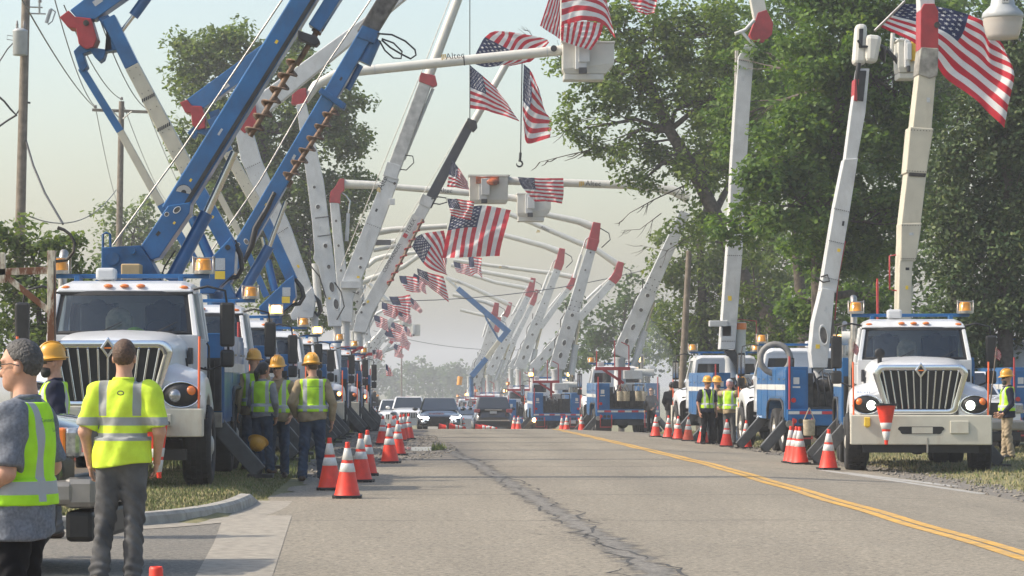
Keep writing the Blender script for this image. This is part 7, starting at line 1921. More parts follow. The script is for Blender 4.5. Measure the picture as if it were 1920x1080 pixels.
def flag(ctrl, Y, label, folds=((2.2, 0, .10, 0),), group='flags hung from the booms', stars=True, name='flag', yslope=0.0, nu=52, field_=None):
    """ctrl: rows of pixel points; row 0 runs along the top edge from hoist (u=0) to fly (u=1), last row along the bottom edge"""
    field_ = stars if field_ is None else field_
    A = np.array(ctrl, float); nr, nc = A.shape[:2]
    def bern(n, t): return np.array([math.comb(n, i) * t ** i * (1 - t) ** (n - i) for i in range(n + 1)])
    def cr(P, t):
        n = len(P) - 1
        if n == 1: return P[0] * (1 - t) + P[1] * t
        k = min(int(t * n), n - 1); f = t * n - k
        g = lambda i: P[i] if 0 <= i <= n else (2 * P[0] - P[1] if i < 0 else 2 * P[n] - P[n - 1])
        p0, p1, p2, p3 = g(k - 1), g(k), g(k + 1), g(k + 2)
        return .5 * (2 * p1 + (p2 - p0) * f + (2 * p0 - 5 * p1 + 4 * p2 - p3) * f * f + (3 * p1 - p0 - 3 * p2 + p3) * f ** 3)
    wid = np.hypot(*(A[0, -1] - A[0, 0])) * Y / FPX
    def S3(u, v):
        uu, vv = min(1, max(0, u)), min(1, max(0, v))
        q = cr(np.array([cr(A[j], uu) for j in range(nr)]), vv)
        d = sum(a * math.sin(2 * math.pi * (fu * uu + fv * vv) + ph) * (.25 + .75 * uu) for fu, fv, a, ph in [(f[0], f[1], f[2], f[3]) for f in folds])
        d += .018 * math.sin(31 * uu + 17 * vv + 3 * math.sin(9 * vv)) + .012 * math.sin(47 * vv - 23 * uu)
        p = U(q[0], q[1], Y); p.y += d + yslope * uu
        p.x += .12 * d * math.cos(9 * vv); p.z += .10 * d * math.cos(7 * uu)
        return p
    mb = MB(); rows = 26
    V = [S3(i / nu, j / rows) for j in range(rows + 1) for i in range(nu + 1)]
    f, mi = [], []
    for j in range(rows):
        for i in range(nu):
            f.append((j * (nu + 1) + i, j * (nu + 1) + i + 1, (j + 1) * (nu + 1) + i + 1, (j + 1) * (nu + 1) + i))
            st = j // 2; canton = field_ and (i + .5) / nu < .40 and st < 7
            mi.append(2 if canton else (0 if st % 2 == 0 else 1))
    mb.add(V, f, True); mb.m = mi
    if stars:
        mb.mi = 1
        for j in range(1, 10):
            for i in range(1, 12):
                if (i + j) % 2: continue
                cu, cv = .40 * i / 12, (7 / 13) * j / 10
                rv, ru = .0308 * 1.05, .0308 * 1.05 / 1.9
                for s in (-1, 1):
                    pts = []
                    for k in range(10):
                        a = math.pi * k / 5; r = 1 if k % 2 == 0 else .40
                        u, v = cu + ru * r * math.sin(a), cv - rv * r * math.cos(a)
                        e = .004
                        p = S3(u, v); nn = (S3(u + e, v) - p).cross(S3(u, v + e) - p)
                        pts.append(p + nn.normalized() * (.012 * s))
                    c = S3(cu, cv); nn = (S3(cu + .004, cv) - c).cross(S3(cu, cv + .004) - c); c = c + nn.normalized() * (.012 * s)
                    mb.add([c] + pts, [(0, k + 1, (k + 1) % 10 + 1) for k in range(10)], True)
    o = mb.build(name, [FR, FW_, FB], None, fix=False)
    return tag(o, label, 'flag', group)
# the giant flag at the right, streaming from a staff behind the red elbow
flag([[(1693, 6), (1770, 14), (1838, 40), (1862, 62), (1880, 84)], [(1672, 26), (1750, 48), (1822, 92), (1868, 128), (1897, 150)], [(1648, 48), (1716, 84), (1775, 140), (1830, 190), (1878, 240)]], 62.0, 'huge flag streaming behind the red boom elbow at the top right', ((1.6, .3, .22, .4), (3.1, -.5, .10, 1)), nu=64)
st = MB(); st.tube([U(1640, 58, 62), U(1697, 2, 62)], .03, 8); tag(st.build('flag_staff', STEEL), 'slanting staff of the huge flag at the top right', 'flag staff')
# top middle: big folded flag over the high bucket, two banners of the same cloth
flag([[(1053, -60), (1075, -45), (1110, -40), (1130, -30)], [(1053, -20), (1085, -20), (1128, -5), (1142, 20)], [(1053, 52), (1085, 40), (1130, 44), (1153, 72)]], 92.2, 'big flag flying over the high bucket, its stripes level', ((1.4, .2, .14, 0),), stars=False)
flag([[(1040, -60), (1052, -62), (1060, -60)], [(1022, 10), (1040, 25), (1056, 40)], [(1012, 48), (1034, 60), (1050, 74)]][::-1] if False else [[(1046, -70), (1032, -10), (1012, 48)], [(1052, -40), (1044, 10), (1030, 60)], [(1058, 0), (1054, 40), (1050, 73)]], 92.5, 'flag folded back on the left of the pole over the high bucket', ((1.2, 0, .1, 0),), stars=False)
flag([[(1050, 46), (1090, 38), (1134, 52)], [(1058, 70), (1098, 66), (1128, 70)], [(1052, 75), (1092, 88), (1106, 94)]] if False else [[(1132, 44), (1124, 70), (1108, 94)], [(1092, 40), (1086, 66), (1080, 86)], [(1052, 46), (1052, 62), (1052, 76)]], 92.0, 'hanging lower fold of striped cloth before the high bucket', ((1.0, .6, .08, 0),), stars=False)
st = MB(); st.tube([U(1053, 80, 92.3), U(1053, -60, 92.3)], m_(5, 92.3) / 2, 8); tag(st.build('flag_staff', FIBER), 'white staff rising from the high bucket', 'flag staff')
flag([[(1172, -40), (1205, -40), (1235, -30)], [(1180, 0), (1210, 5), (1229, 12)], [(1196, 22), (1210, 27), (1226, 24)]], 96.0, 'loose end of a flag peeping in at the top over the tree', ((1.5, .3, .12, 0),), stars=False)
# draped behind the high boom
flag([[(884, 118), (905, 75), (925, 60), (930, 58)], [(912, 126), (940, 95), (955, 70), (958, 60)], [(945, 122), (965, 110), (985, 80), (1020, 72)], [(955, 124), (985, 118), (1002, 110), (1028, 80)]], 93.9, 'flag draped over the high boom, its blue field hanging below', ((1.3, .5, .16, 0),))
# two flags on lines
flag([[(881, 122), (900, 138), (925, 160), (940, 178)], [(881, 160), (905, 172), (935, 188), (958, 205)], [(881, 203), (910, 207), (938, 215), (974, 228)]], 110.0, 'flag with blue field at upper left, on a line above the dark boom tip', ((1.7, .2, .14, .6), (.6, 1.2, .06, 0)))
wr_ = MB(); wr_.tube([U(881, -20, 110), U(881, 232, 110)], .018, 6); tag(wr_.build('hanging_line', HOSE), 'line from which the left hanging flag flies', 'rope')
flag([[(982, 120), (996, 134), (1010, 165)], [(981, 160), (1000, 180), (1022, 205)], [(980, 205), (996, 225), (1035, 230)], [(982, 240), (990, 268), (1030, 258)]], 108.0, 'limp flag with a drooping tail on the line with the hook', ((.9, .8, .16, .3), (2, 0, .06, 0)))
hk = empty('crane_hook', U(976, 300, 108)); tag(hk, 'steel hook hanging on its line under the limp flag', 'hook')
x = MB(); x.tube([U(979, 110, 108), U(976, 292, 108)], .022, 6); x.tube([U(976, 286, 108), U(975, 300, 108)], .05, 8); x.xform(Matrix.Translation(-hk.location)); x.build('line', HOSE, hk)
x = MB(); c = U(974, 307, 108); x.tube([(c.x + .11 * math.cos(a), c.y, c.z + .11 * math.sin(a)) for a in [R(110 - 300 * k / 14) for k in range(15)]], [.035] * 12 + [.028, .02, .012], 8); x.xform(Matrix.Translation(-hk.location)); x.build('hook', DARK, hk)
# around the dark boom
flag([[(848, 300), (862, 318), (876, 340)], [(842, 325), (860, 335), (879, 352)], [(838, 350), (858, 352), (880, 356)]], 111.4, 'small flag behind the dark boom above the level white boom', ((1.2, .4, .1, 0),))
flag([[(838, 372), (862, 374), (890, 378)], [(842, 388), (868, 392), (886, 396)], [(846, 404), (868, 410), (882, 412)]], 111.3, 'crumpled flag just under the level white boom', ((1.8, .8, .14, 0),))
flag([[(885, 384), (850, 402), (838, 420)], [(912, 386), (892, 404), (882, 420)], [(958, 392), (945, 440), (932, 484)]] if False else [[(846, 400), (838, 440), (828, 484)], [(900, 385), (888, 435), (880, 482)], [(958, 394), (945, 440), (936, 480)]], 121.0, 'big flag hanging with upright stripes in the middle of the picture', ((1.3, 1.2, .12, .5), (0, 2.6, .07, 0)))
flag([[(768, 446), (800, 442), (838, 514)], [(790, 432), (808, 440), (836, 480)], [(826, 430), (829, 450), (834, 512)]] if False else [[(772, 462), (800, 500), (838, 516)], [(788, 440), (812, 470), (836, 505)], [(832, 432), (836, 450), (838, 490)]], 138.0, 'tall striped flag between the lettered boom and the big middle flag', ((1.2, .8, .12, 0),))
flag([[(971, 332), (1010, 334), (1056, 334)], [(980, 352), (1012, 355), (1057, 358)], [(1003, 378), (1030, 378), (1054, 382)]], 112.6, 'flag draped over the level boom beside the orange saw bucket', ((2.0, .1, .07, .5),))
# small far flags of the left row
SMALL = [([[(878, 482), (890, 482), (904, 484)], [(880, 500), (892, 500), (902, 503)], [(884, 518), (894, 512), (905, 522)]], 205, 'small crumpled flag below the big middle flag'),
 ([[(782, 503), (806, 512), (832, 518)], [(784, 515), (810, 530), (838, 545)], [(792, 528), (818, 548), (842, 567)]], 143, 'flag streaming down to the right under the tall striped flag'),
 ([[(748, 517), (765, 518), (782, 520)], [(752, 530), (768, 534), (786, 540)], [(762, 545), (776, 548), (790, 548)]], 165, 'crowded small flag left of the streaming one'),
 ([[(776, 512), (790, 520), (800, 530)], [(774, 522), (788, 532), (798, 542)], [(778, 534), (790, 545), (800, 552)]], 170, 'narrow small flag half behind the streaming one'),
 ([[(729, 556), (750, 556), (770, 552)], [(736, 570), (756, 572), (770, 574)], [(748, 584), (762, 590), (768, 592)]], 182, 'small flag with blue field left above the pale buckets'),
 ([[(768, 556), (778, 564), (790, 578)], [(768, 564), (778, 574), (792, 584)], [(768, 574), (780, 582), (788, 588)]], 186, 'small dark flag trailing right above the pale buckets'),
 ([[(715, 618), (738, 620), (762, 630)], [(724, 630), (744, 634), (765, 642)], [(736, 640), (752, 642), (762, 654)]], 206, 'curling flag with a long blue field above the far flags'),
 ([[(730, 602), (742, 606), (756, 612)], [(732, 612), (744, 618), (758, 626)], [(736, 622), (746, 628), (756, 634)]], 212, 'far flag tucked behind the curling one'),
 ([[(758, 608), (764, 614), (770, 622)], [(758, 618), (764, 624), (772, 628)], [(758, 626), (766, 630), (774, 632)]], 228, 'tiny far flag under the far buckets'),
 ([[(740, 644), (748, 648), (756, 652)], [(738, 652), (746, 658), (752, 660)], [(742, 662), (748, 664), (754, 664)]], 235, 'tiny flag just below the curling one'),
 ([[(740, 652), (748, 658), (757, 666)], [(740, 660), (748, 664), (756, 670)], [(739, 668), (746, 670), (754, 672)]], 250, 'lowest of the tiny flags over the far wood'),
 ([[(724, 682), (729, 688), (733, 694)], [(723, 692), (729, 698), (736, 702)], [(724, 704), (731, 705), (738, 704)]], 150, 'flag hanging low behind the last cab of the left row'),
 ([[(698, 656), (708, 656), (716, 658)], [(699, 664), (708, 664), (717, 668)], [(700, 672), (709, 672), (716, 676)]], 140, 'small flag behind the eighth cab on the left')]
SMALL += [([[(700, 590), (714, 594), (726, 600)], [(702, 600), (716, 606), (728, 612)], [(706, 612), (718, 616), (728, 622)]], 196, 'far flag on the left above the crowded cabs'),
 ([[(744, 578), (758, 584), (770, 592)], [(744, 588), (758, 596), (772, 602)], [(748, 598), (760, 604), (770, 608)]], 202, 'far flag between the pale buckets and the curling one'),
 ([[(716, 566), (728, 570), (740, 574)], [(716, 578), (730, 582), (742, 588)], [(720, 590), (732, 594), (742, 598)]], 190, 'far flag left of the flag with blue field at left'),
 ([[(850, 490), (866, 494), (882, 496)], [(852, 500), (868, 504), (884, 508)], [(856, 510), (870, 514), (882, 518)]], 215, 'small far flag left of the crumpled one'),
 ([[(726, 604), (736, 610), (744, 618)], [(724, 616), (734, 622), (744, 628)], [(726, 628), (736, 632), (744, 636)]], 216, 'far flag overlapping the left of the curling one'),
 ([[(752, 630), (762, 636), (770, 644)], [(750, 640), (760, 646), (768, 652)], [(752, 650), (760, 654), (766, 658)]], 238, 'tiny flag under the curling flag at its right')]
for c, Y, lab in SMALL: flag(c, Y, lab, ((1.6, .5, .14, rnd.random() * 6),), nu=30, stars=Y < 150, field_=True)
# little hand flags on the front right truck's mirrors
for (a, b, lab) in (((1597, 690), (1602, 640), 'little hand flag on the left mirror of the front right truck'), ((1855, 770), (1869, 650), 'little hand flag on a wand at the right bumper corner of the front truck')):
    Y = 49.9 if a[0] > 1700 else 51.0
    fl = empty('hand_flag', U(*a, Y)); tag(fl, lab, 'hand flag', 'little hand flags')
    x = MB(); x.tube([U(*a, Y), U(*b, Y)], .012, 6); x.xform(Matrix.Translation(-fl.location)); x.build('stick', POLEW, fl)
    s = -1 if a[0] < 1700 else 1; t = b
    f2 = flag([[(t[0] - 2, t[1] + 2), (t[0] + 4 * (1 if s > 0 else 1), t[1] + 6), (t[0] + 8, t[1] + 12)], [(t[0] - 3, t[1] + 10), (t[0] + 3, t[1] + 15), (t[0] + 8, t[1] + 20)], [(t[0] - 4, t[1] + 18), (t[0] + 2, t[1] + 24), (t[0] + 5, t[1] + 26)]], Y, None, ((1, 0, .02, 0),), None, False, 'flag_cloth', nu=20)
    del f2['category']
    f2.parent = fl; f2.matrix_parent_inverse = Matrix.Translation(-fl.location)

# ------------------------------------------------------------------ traffic cones
CONEO = M('cone_orange', (.78, .042, .018), .5, var=.1, scale=8, dirt=.55, dirtcol=(.30, .05, .03), dr=(.46, .75))
CONEW = M('cone_white_collar', (.62, .62, .60), .45, var=.1, scale=9, dirt=.6, dirtcol=(.34, .30, .26), dr=(.44, .75))
CONEO2 = M('cone_faded_orange', (.62, .10, .05), .6, var=.15, scale=8, dirt=.4, dirtcol=(.25, .08, .05))
def make_cone(cut=None):
    r = empty('traffic_cone')
    mb = MB()
    def rad(z): return .020 + (.165 - .020) * (1 - (z - .03) / .68)
    pr = [(.172, .035)] + [(rad(z), z) for z in (.06, .2, .30, .5, .66)] + [(.030, .70), (.026, .712), (.0225, .712), (.024, .66), (rad(.2) - .008, .2), (.16, .04)]
    mb.lathe(pr, n=24); mb.build('cone_body', CONEO, r)
    for z0, z1 in ((.335, .445), (.485, .635)):
        mb = MB(); mb.lathe([(rad(z0) + .001, z0), (rad(z0) + .004, z0 + .003), (rad(z1) + .004, z1 - .003), (rad(z1) + .001, z1)], n=24); mb.build('reflective_collar', CONEW, r)
    mb = MB()
    s = .185; ch = .05
    oct_ = [(s, -s + ch), (s, s - ch), (s - ch, s), (-s + ch, s), (-s, s - ch), (-s, -s + ch), (-s + ch, -s), (s - ch, -s)]
    mb.prism(oct_, .012, .042, 'z')
    for a in range(4):
        for q in (-.1, .1):
            x, y = ((q, -.165), (q, .165), (-.165, q), (.165, q))[a]; mb.cbox((x, y, .007), (.07, .035, .014) if a < 2 else (.035, .07, .014))
    mb.build('cone_base', BLACK, r)
    return r
cone0 = make_cone()
CL = [(619, 917, 138, 'left of the two foremost cones'), (651, 935, 148, 'foremost cone standing out on the tarmac'), (677, 906, 128, 'left of the close pair behind the foremost cones'), (688, 898, 120, 'right of the close pair, half hidden'), (717, 841, 76, 'cone at the rear left of the second cluster'), (731, 866, 104, 'front cone of the second cluster'), (746, 852, 92, 'cone just right of the second cluster front'), (737, 838, 77, 'cone behind the second cluster front'), (757, 822, 68, 'left cone of the farthest left cluster'), (766, 820, 67, 'right cone of the farthest left cluster'), (752, 826, 70, 'cone in the middle of the farthest left cluster'), (741, 832, 74, 'cone at the edge of the farthest left cluster'),
 (1553, 880, 107, 'lone cone in front of the right front tyre'), (1484, 866, 97, 'leftmost of the three bunched cones'), (1491, 868, 98, 'middle of the three bunched cones'), (1500, 870, 99, 'nearest of the three bunched cones'), (1398, 841, 73.6, 'cone beside the ladder leg of the blue truck'), (1362, 837, 72, 'cone left of the ladder leg'), (1318, 833, 68, 'cone at the feet of the man in black'), (1290, 830, 64, 'faded cone before the third truck wheel'), (1271, 827, 62, 'cone left of the faded one'), (1253, 824, 60, 'second cone from the left of the right hand row'), (1229, 822, 58.5, 'leftmost cone of the right hand row'), (1091, 812, 47, 'cone by the wheel of the square seen truck'), (1062, 811, 45.5, 'right of the small pair on the road edge'), (1054, 811, 44, 'left of the small pair on the road edge'), (972, 806, 39, 'right of the tiny pair by the suv'), (964, 806, 38.5, 'left of the tiny pair by the suv')]
first = True
for i, (px, py, s, lab) in enumerate(CL):
    Y = FPX / s; X = (px - VX) / s
    c = cone0 if first else copy_tree(cone0)
    first = False
    c.location = (X, Y, G(X, Y) + .006); c.rotation_euler = (R(rnd.uniform(-1.2, 1.2)), R(rnd.uniform(-1.8, 1.8)), rnd.uniform(-.3, .3))
    tag(c, 'orange traffic cone, ' + lab, 'traffic cone', 'orange cones along the road edges')
    if 'faded' in lab.split(' left')[0] and 'cone left of' not in lab:
        for ch in [k for k in bpy.data.objects if k.parent is c and k.name.startswith('cone_body')]: ch.material_slots[0].link = 'OBJECT'; ch.material_slots[0].material = CONEO2
# cone at the bottom edge, cones slung upside down on two bumpers, cones lying beyond the crest
def put_cone(loc, rot, lab):
    c = copy_tree(cone0); c.location = loc; c.rotation_euler = rot; tag(c, lab, 'traffic cone', 'orange cones along the road edges'); return c
put_cone((-1.11, 12.3, .006), (0, 0, .2), 'orange cone whose tip shows at the bottom edge beside the lime tee man')
a = U(1661, 757, 49.95); put_cone((a.x, a.y, a.z), (R(176), 0, 0), 'orange cone hung upside down on the front right truck bumper')
a = U(290, 792, 36.6); put_cone((a.x, a.y, a.z), (R(177), R(-5), 0), 'cone hung upside down on the left front truck bumper')
for (px, Y, rz, lab) in ((822, 117, 80, 'cone lying on the crest before the dark sedan'), (838, 116, 100, 'second cone lying before the dark sedan'), (889, 118, 88, 'cone lying between sedan and suv'), (900, 119, 85, 'second cone lying before the suv')):
    X = (px - VX) * Y / FPX; put_cone((X, Y, G(X, Y) + .17), (R(90), 0, R(rz)), 'orange ' + lab)
for (px, Y, lab) in ((846, 121, 'cone tip showing behind the lying cones'), (869, 122, 'cone tip between the sedan and the suv')):
    X = (px - VX) * Y / FPX; put_cone((X, Y, G(X, Y) - .1), (0, 0, 0), 'orange ' + lab)

# ------------------------------------------------------------------ cars
CARK = M('black_car_paint', (.008, .009, .012), .18, var=.1, coat=1.0, dirt=.1)
CARD_ = M('dark_grey_car_paint', (.020, .021, .025), .2, var=.1, coat=1.0, dirt=.12)
CARW = M('white_car_paint', (.72, .73, .74), .25, var=.03, coat=.8)
CARS = M('silver_car_paint', (.45, .47, .49), .25, .6, var=.05, coat=.8)
LEDON = M('led_lamp_lit', (.9, .95, 1), .2, emit=(.92, .97, 1.0), estr=18)
def make_car(name, paint, prof, L_, Wd, belt, roof, kind):
    """faces -y; prof: (y,z) outline of the lower body top; roof: greenhouse (y,z) points"""
    r = empty(name); hw = Wd / 2
    ny = 34; nx = 14
    ys = np.linspace(0, L_, ny); zs = np.interp(ys, [p[0] for p in prof], [p[1] for p in prof])
    mb = MB()
    def body(u, v):
        y = v * L_; z1 = float(np.interp(y, ys, zs)); e = max(0, min(1, min(y, L_ - y) / .55)); w = hw * (.80 + .20 * math.sqrt(max(0, 1 - (1 - e) ** 2)))
        a = math.pi * u; zc = .24
        c, s_ = math.cos(a), math.sin(a)
        x = -w * math.copysign(abs(c) ** .38, c); z = zc + (z1 - zc) * abs(s_) ** .45
        x *= 1 - .10 * max(0, (z - .62) / .5)
        return (x, y, z)
    mb.grid(body, 22, ny)
    for v in (0, 1):
        pts = [body(i / 22, v) for i in range(23)]; mb.add(pts, [tuple(range(23))])
    mb.add([body(0, 0), body(0, 1), body(1, 1), body(1, 0)], [(0, 1, 2, 3)])
    b = mb.build('body', paint, r)
    # greenhouse: glass shell with a painted roof and pillars
    g0, g1, g2, g3 = roof
    wb, wt = hw * .88, hw * .70
    bot = [(-wb, g0[0], g0[1]), (wb, g0[0], g0[1]), (wb, g3[0], g3[1]), (-wb, g3[0], g3[1])]
    top = [(-wt, g1[0], g1[1]), (wt, g1[0], g1[1]), (wt, g2[0], g2[1]), (-wt, g2[0], g2[1])]
    def pane(n, a, b_, c, d, k=.05):
        q = [Vector(p) for p in (a, b_, c, d)]; m = sum(q, Vector()) / 4
        x = MB(); x.add([p + (m - p).normalized() * k for p in q], [(0, 1, 2, 3)]); x.build(n, DGLASS, r, fix=False)
    sh = MB(); sh.add(bot + top, [(0, 1, 5, 4), (1, 2, 6, 5), (2, 3, 7, 6), (3, 0, 4, 7), (4, 5, 6, 7)]); sh.build('roof', paint, r, .07, 3)
    off = lambda P, d: tuple(Vector(P) + Vector(d))
    pane('windshield', off(bot[0], (.04, -.012, .01)), off(bot[1], (-.04, -.012, .01)), off(top[1], (-.02, -.012, .0)), off(top[0], (.02, -.012, .0)))
    pane('rear_window', off(bot[2], (0, .012, .03)), off(bot[3], (0, .012, .03)), off(top[3], (0, .012, -.02)), off(top[2], (0, .012, -.02)), .09)
    for s, (i, j) in ((1, (1, 2)), (-1, (0, 3))):
        pane('side_window', off(bot[i], (s * .006, .05, .03)), off(bot[j], (s * .006, -.15, .03)), off(top[j], (s * .012, -.1, -.03)), off(top[i], (s * .012, .05, -.03)), .05)
        x = MB(); x.ball((s * (hw + .08), g0[0] + .35, g0[1] + .06), (.12, .07, .08), 10, 6); x.build('wing_mirror', paint, r)
        for y in (L_ * .20, L_ * .80):
            x = MB(); x.lathe([(.19, -.11), (.30, -.115), (.335, -.09), (.335, .09), (.30, .115), (.19, .11)], (s * (hw - .12), y, .335), 'x', 22, True, True); w = x.build('wheel', RUBBER, r)
            x = MB(); x.lathe([(.2, 0), (.19, .03), (.06, .02), (0.001, .03)], (0, 0, 0), 'x', 16); x.xform(Matrix.Translation((s * (hw - .02), y, .335)) @ Matrix.Scale(s, 4, (1, 0, 0))); x.build('rim', STEEL, w)
    return r
def lamp_piece(r, name, c, rad, mat): x = MB(); x.ball(c, rad, 14, 8); return x.build(name, mat, r)
sed_prof = [(0, .50), (.06, .62), (.3, .72), (1.3, .92), (3.6, .98), (4.5, .98), (4.85, .80)]
def place_car(o, px, Y, rz, name, label, group, s=1.0):
    X = (px - VX) * Y / FPX; o.location = (X, Y, G(X, Y) + .006); o.rotation_euler = (0, 0, R(rz)); o.name = name; tag(o, label, 'car', group)
GC = 'cars driving between the two rows of trucks'
sd = make_car('black_sedan', CARK, sed_prof, 4.85, 1.88, .92, ((1.25, .90), (2.15, 1.42), (3.35, 1.43), (4.35, .98)), 's')
for s in (-1, 1):
    h_ = lamp_piece(sd, 'headlight', (s * .68, .10, .66), (.24, .13, .09), HEADOFF)
    x = MB(); x.tube([(s * .46, .0, .60), (s * .62, -.05, .585), (s * .86, .02, .64), (s * .88, .06, .70)], .026, 6); x.build('running_lamp', LEDON, h_)
    x = MB(); x.ball((s * .66, .02, .36), (.16, .06, .07), 10, 6); x.build('fog_lamp', DARK, sd)
x = MB(); x.prism(rr_poly(.42, .34, .30, .64, .06), -.05, .05, 'y'); x.build('grille', BLACK, sd)
x = MB(); x.box(-.26, .26, -.075, -.055, .44, .56); x.build('license_plate', DARK, sd)
place_car(sd, 824, 121.0, 0, 'sedan', 'black sedan with bright white lamps coming towards us on the crest', GC)
suv_prof = [(0, .72), (.06, .90), (.4, 1.02), (1.4, 1.12), (4.6, 1.14), (4.95, 1.08), (5.05, .75)]
sv = make_car('dark_suv', CARD_, suv_prof, 5.05, 2.0, 1.1, ((1.3, 1.08), (2.0, 1.70), (4.5, 1.76), (4.95, 1.12)), 'v')
for s in (-1, 1):
    x = MB(); x.box(s * .80 - .15, s * .80 + .15, 4.92, 5.075, .98, 1.16); x.build('tail_light', M('smoked_tail_lens', (.30, .06, .06), .2, coat=.5), sv, .03)
x = MB(); x.box(-.42, .42, 5.04, 5.09, 1.10, 1.14); x.build('trim_bar', CHROME, sv)
x = MB(); x.box(-.17, .17, 5.05, 5.08, .94, 1.06); x.build('license_plate', GLABEL, sv)
x = MB(); x.box(-.8, .8, 5.0, 5.10, .58, .62); x.build('bumper_trim', CHROME, sv)
x = MB(); x.box(-.88, .88, 4.95, 5.06, .26, .55); x.build('rear_bumper', BLACK, sv, .04)
place_car(sv, 920, 147.5, 180, 'suv', 'dark grey suv driving away from us in the right lane', GC)
w1 = make_car('white_suv', CARW, suv_prof, 4.8, 1.9, 1.1, ((1.2, 1.05), (1.95, 1.62), (4.2, 1.66), (4.7, 1.10)), 'v')
for s in (-1, 1): lamp_piece(w1, 'headlight', (s * .74, .10, .84), (.17, .12, .09), HEADOFF)
x = MB(); x.prism(rr_poly(.42, .38, .62, .88, .05), -.04, .05, 'y'); go = x.build('grille', BLACK, w1)
for k in range(7): x = MB(); x.box(-.33 + k * .11 - .022, -.33 + k * .11 + .022, -.055, -.03, .64, .86); x.build('grille_bar', CARW, go)
place_car(w1, 766, 142.0, 0, 'white_suv', 'white suv behind the black sedan, bars across its grille', GC)
w2 = copy_tree(w1); place_car(w2, 738, 152.0, 0, 'silver_suv', 'second pale suv at the end of the queue by the left trucks', GC)
w3 = copy_tree(sd); place_car(w3, 873, 163.0, 180, 'silver_car', 'pale car showing between the black sedan and the dark suv', GC)
for ch in [k for k in bpy.data.objects if k.parent is w3 and k.name.split('.')[0] in ('body', 'roof')]: ch.material_slots[0].link = 'OBJECT'; ch.material_slots[0].material = CARS
# pickups
def make_pickup(name, paint, lit=False):
    r = empty(name); hw = 1.0
    mb = MB()
    def hood(u, v):
        y = lerp(.02, 2.0, v); e = min(1, y / .5); w = hw * (.92 + .08 * math.sqrt(1 - (1 - e) ** 2)); z1 = lerp(1.20, 1.32, min(1, v * 1.5)) - .06 * (1 - e) ** 2
        a = math.pi * u; c, s_ = math.cos(a), math.sin(a)
        return (-w * math.copysign(abs(c) ** .3, c), y, .60 + (z1 - .60) * abs(s_) ** .35)
    mb.grid(hood, 24, 12); mb.add([hood(i / 24, 0) for i in range(25)], [tuple(range(25))]); mb.box(-hw, hw, 1.9, 5.9, .60, 1.30); mb.build('body', paint, r, .03)
    c_ = MB(); b = [(-.95, 1.75, 1.30), (.95, 1.75, 1.30), (.95, 4.0, 1.30), (-.95, 4.0, 1.30)]; t = [(-.78, 2.45, 1.88), (.78, 2.45, 1.88), (.78, 3.85, 1.90), (-.78, 3.85, 1.90)]
    c_.add(b + t, [(0, 1, 5, 4), (1, 2, 6, 5), (2, 3, 7, 6), (3, 0, 4, 7), (4, 5, 6, 7)]); c_.build('cab', paint, r, .06)
    def pn(n, q, k):
        q = [Vector(p) for p in q]; m = sum(q, Vector()) / 4; x = MB(); x.add([p + (m - p).normalized() * k for p in q], [(0, 1, 2, 3)]); x.build(n, DGLASS, r, fix=False)
    pn('windshield', [(-.95, 1.74, 1.31), (.95, 1.74, 1.31), (.78, 2.44, 1.88), (-.78, 2.44, 1.88)], .10); pn('rear_window', [(-.9, 4.01, 1.35), (.9, 4.01, 1.35), (.76, 3.87, 1.86), (-.76, 3.87, 1.86)], .12)
    for s in (-1, 1):
        pn('side_window', [(s * .957, 1.95, 1.32), (s * .957, 3.9, 1.32), (s * .80, 3.8, 1.86), (s * .80, 2.5, 1.86)], .08)
        x = MB(); x.box(min(s * .70, s * 1.006), max(s * .70, s * 1.006), -.04, .10, .91, 1.14); hl = x.build('headlight', HEADOFF if not lit else HEADOFF, r, .04)
        x = MB(); x.box(min(s * .86, s * 1.012), max(s * .86, s * 1.012), .075, .175, .91, 1.14); x.build('turn_signal', ORANGE, hl, .02)
        x = MB(); x.box(s * 1.15 - .12, s * 1.15 + .12, 1.95, 2.05, 1.32, 1.55); x.build('wing_mirror', BLACK, r, .03)
        for y in (.95, 4.75):
            x = MB(); x.lathe([(.21, -.13), (.34, -.135), (.39, -.10), (.39, .10), (.34, .135), (.21, .13)], (s * .86, y, .39), 'x', 24, True, True); w = x.build('wheel', RUBBER, r)
            x = MB(); x.lathe([(.22, 0), (.2, .03), (.07, .0), (0.001, .02)], (0, 0, 0), 'x', 16); x.xform(Matrix.Translation((s * .985, y, .39)) @ Matrix.Scale(s, 4, (1, 0, 0))); x.build('rim', STEEL, w)
    x = MB(); x.prism(rr_poly(.66, .62, .82, 1.16, .06), -.04, .03, 'y'); x.build('grille', BLACK, r)
    x = MB(); x.box(-1.0, 1.0, -.16, .10, .52, .76); x.box(-1.01, 1.01, .0, .35, .54, .74); x.build('bumper', M('worn_chrome_bumper', (.26, .25, .235), .45, .5, var=.12, dirt=.4), r, .05)
    x = MB(); x.box(-.92, .92, -.12, .10, .26, .50); x.build('air_dam', BLACK, r, .04)
    return r
pk = make_pickup('pickup', CARK)
a = (-3.18 + .88, 20.6)
pk.location = (-2.52, 23.05, .004); pk.rotation_euler = (0, 0, R(85)); tag(pk, 'black pickup nosing out of the side street at the left, amber side lamp', 'pickup', 'pickups')
wp = make_pickup('white_pickup', CARW)
x_ = (1268 - VX) * 92 / FPX
for (px, Y, rz, lab) in ((1838, 66.0, 3, 'white pickup parked behind the front right truck and the bearded man'),):
    o = wp if px == 1838 else copy_tree(wp)
    X = (px - VX) * Y / FPX + (.0 if px == 1838 else .85 if px == 1283 else .85); o.location = (X, Y, G(X, Y)); o.rotation_euler = (0, 0, R(rz)); o.name = 'white_pickup'; tag(o, lab, 'pickup', 'pickups')
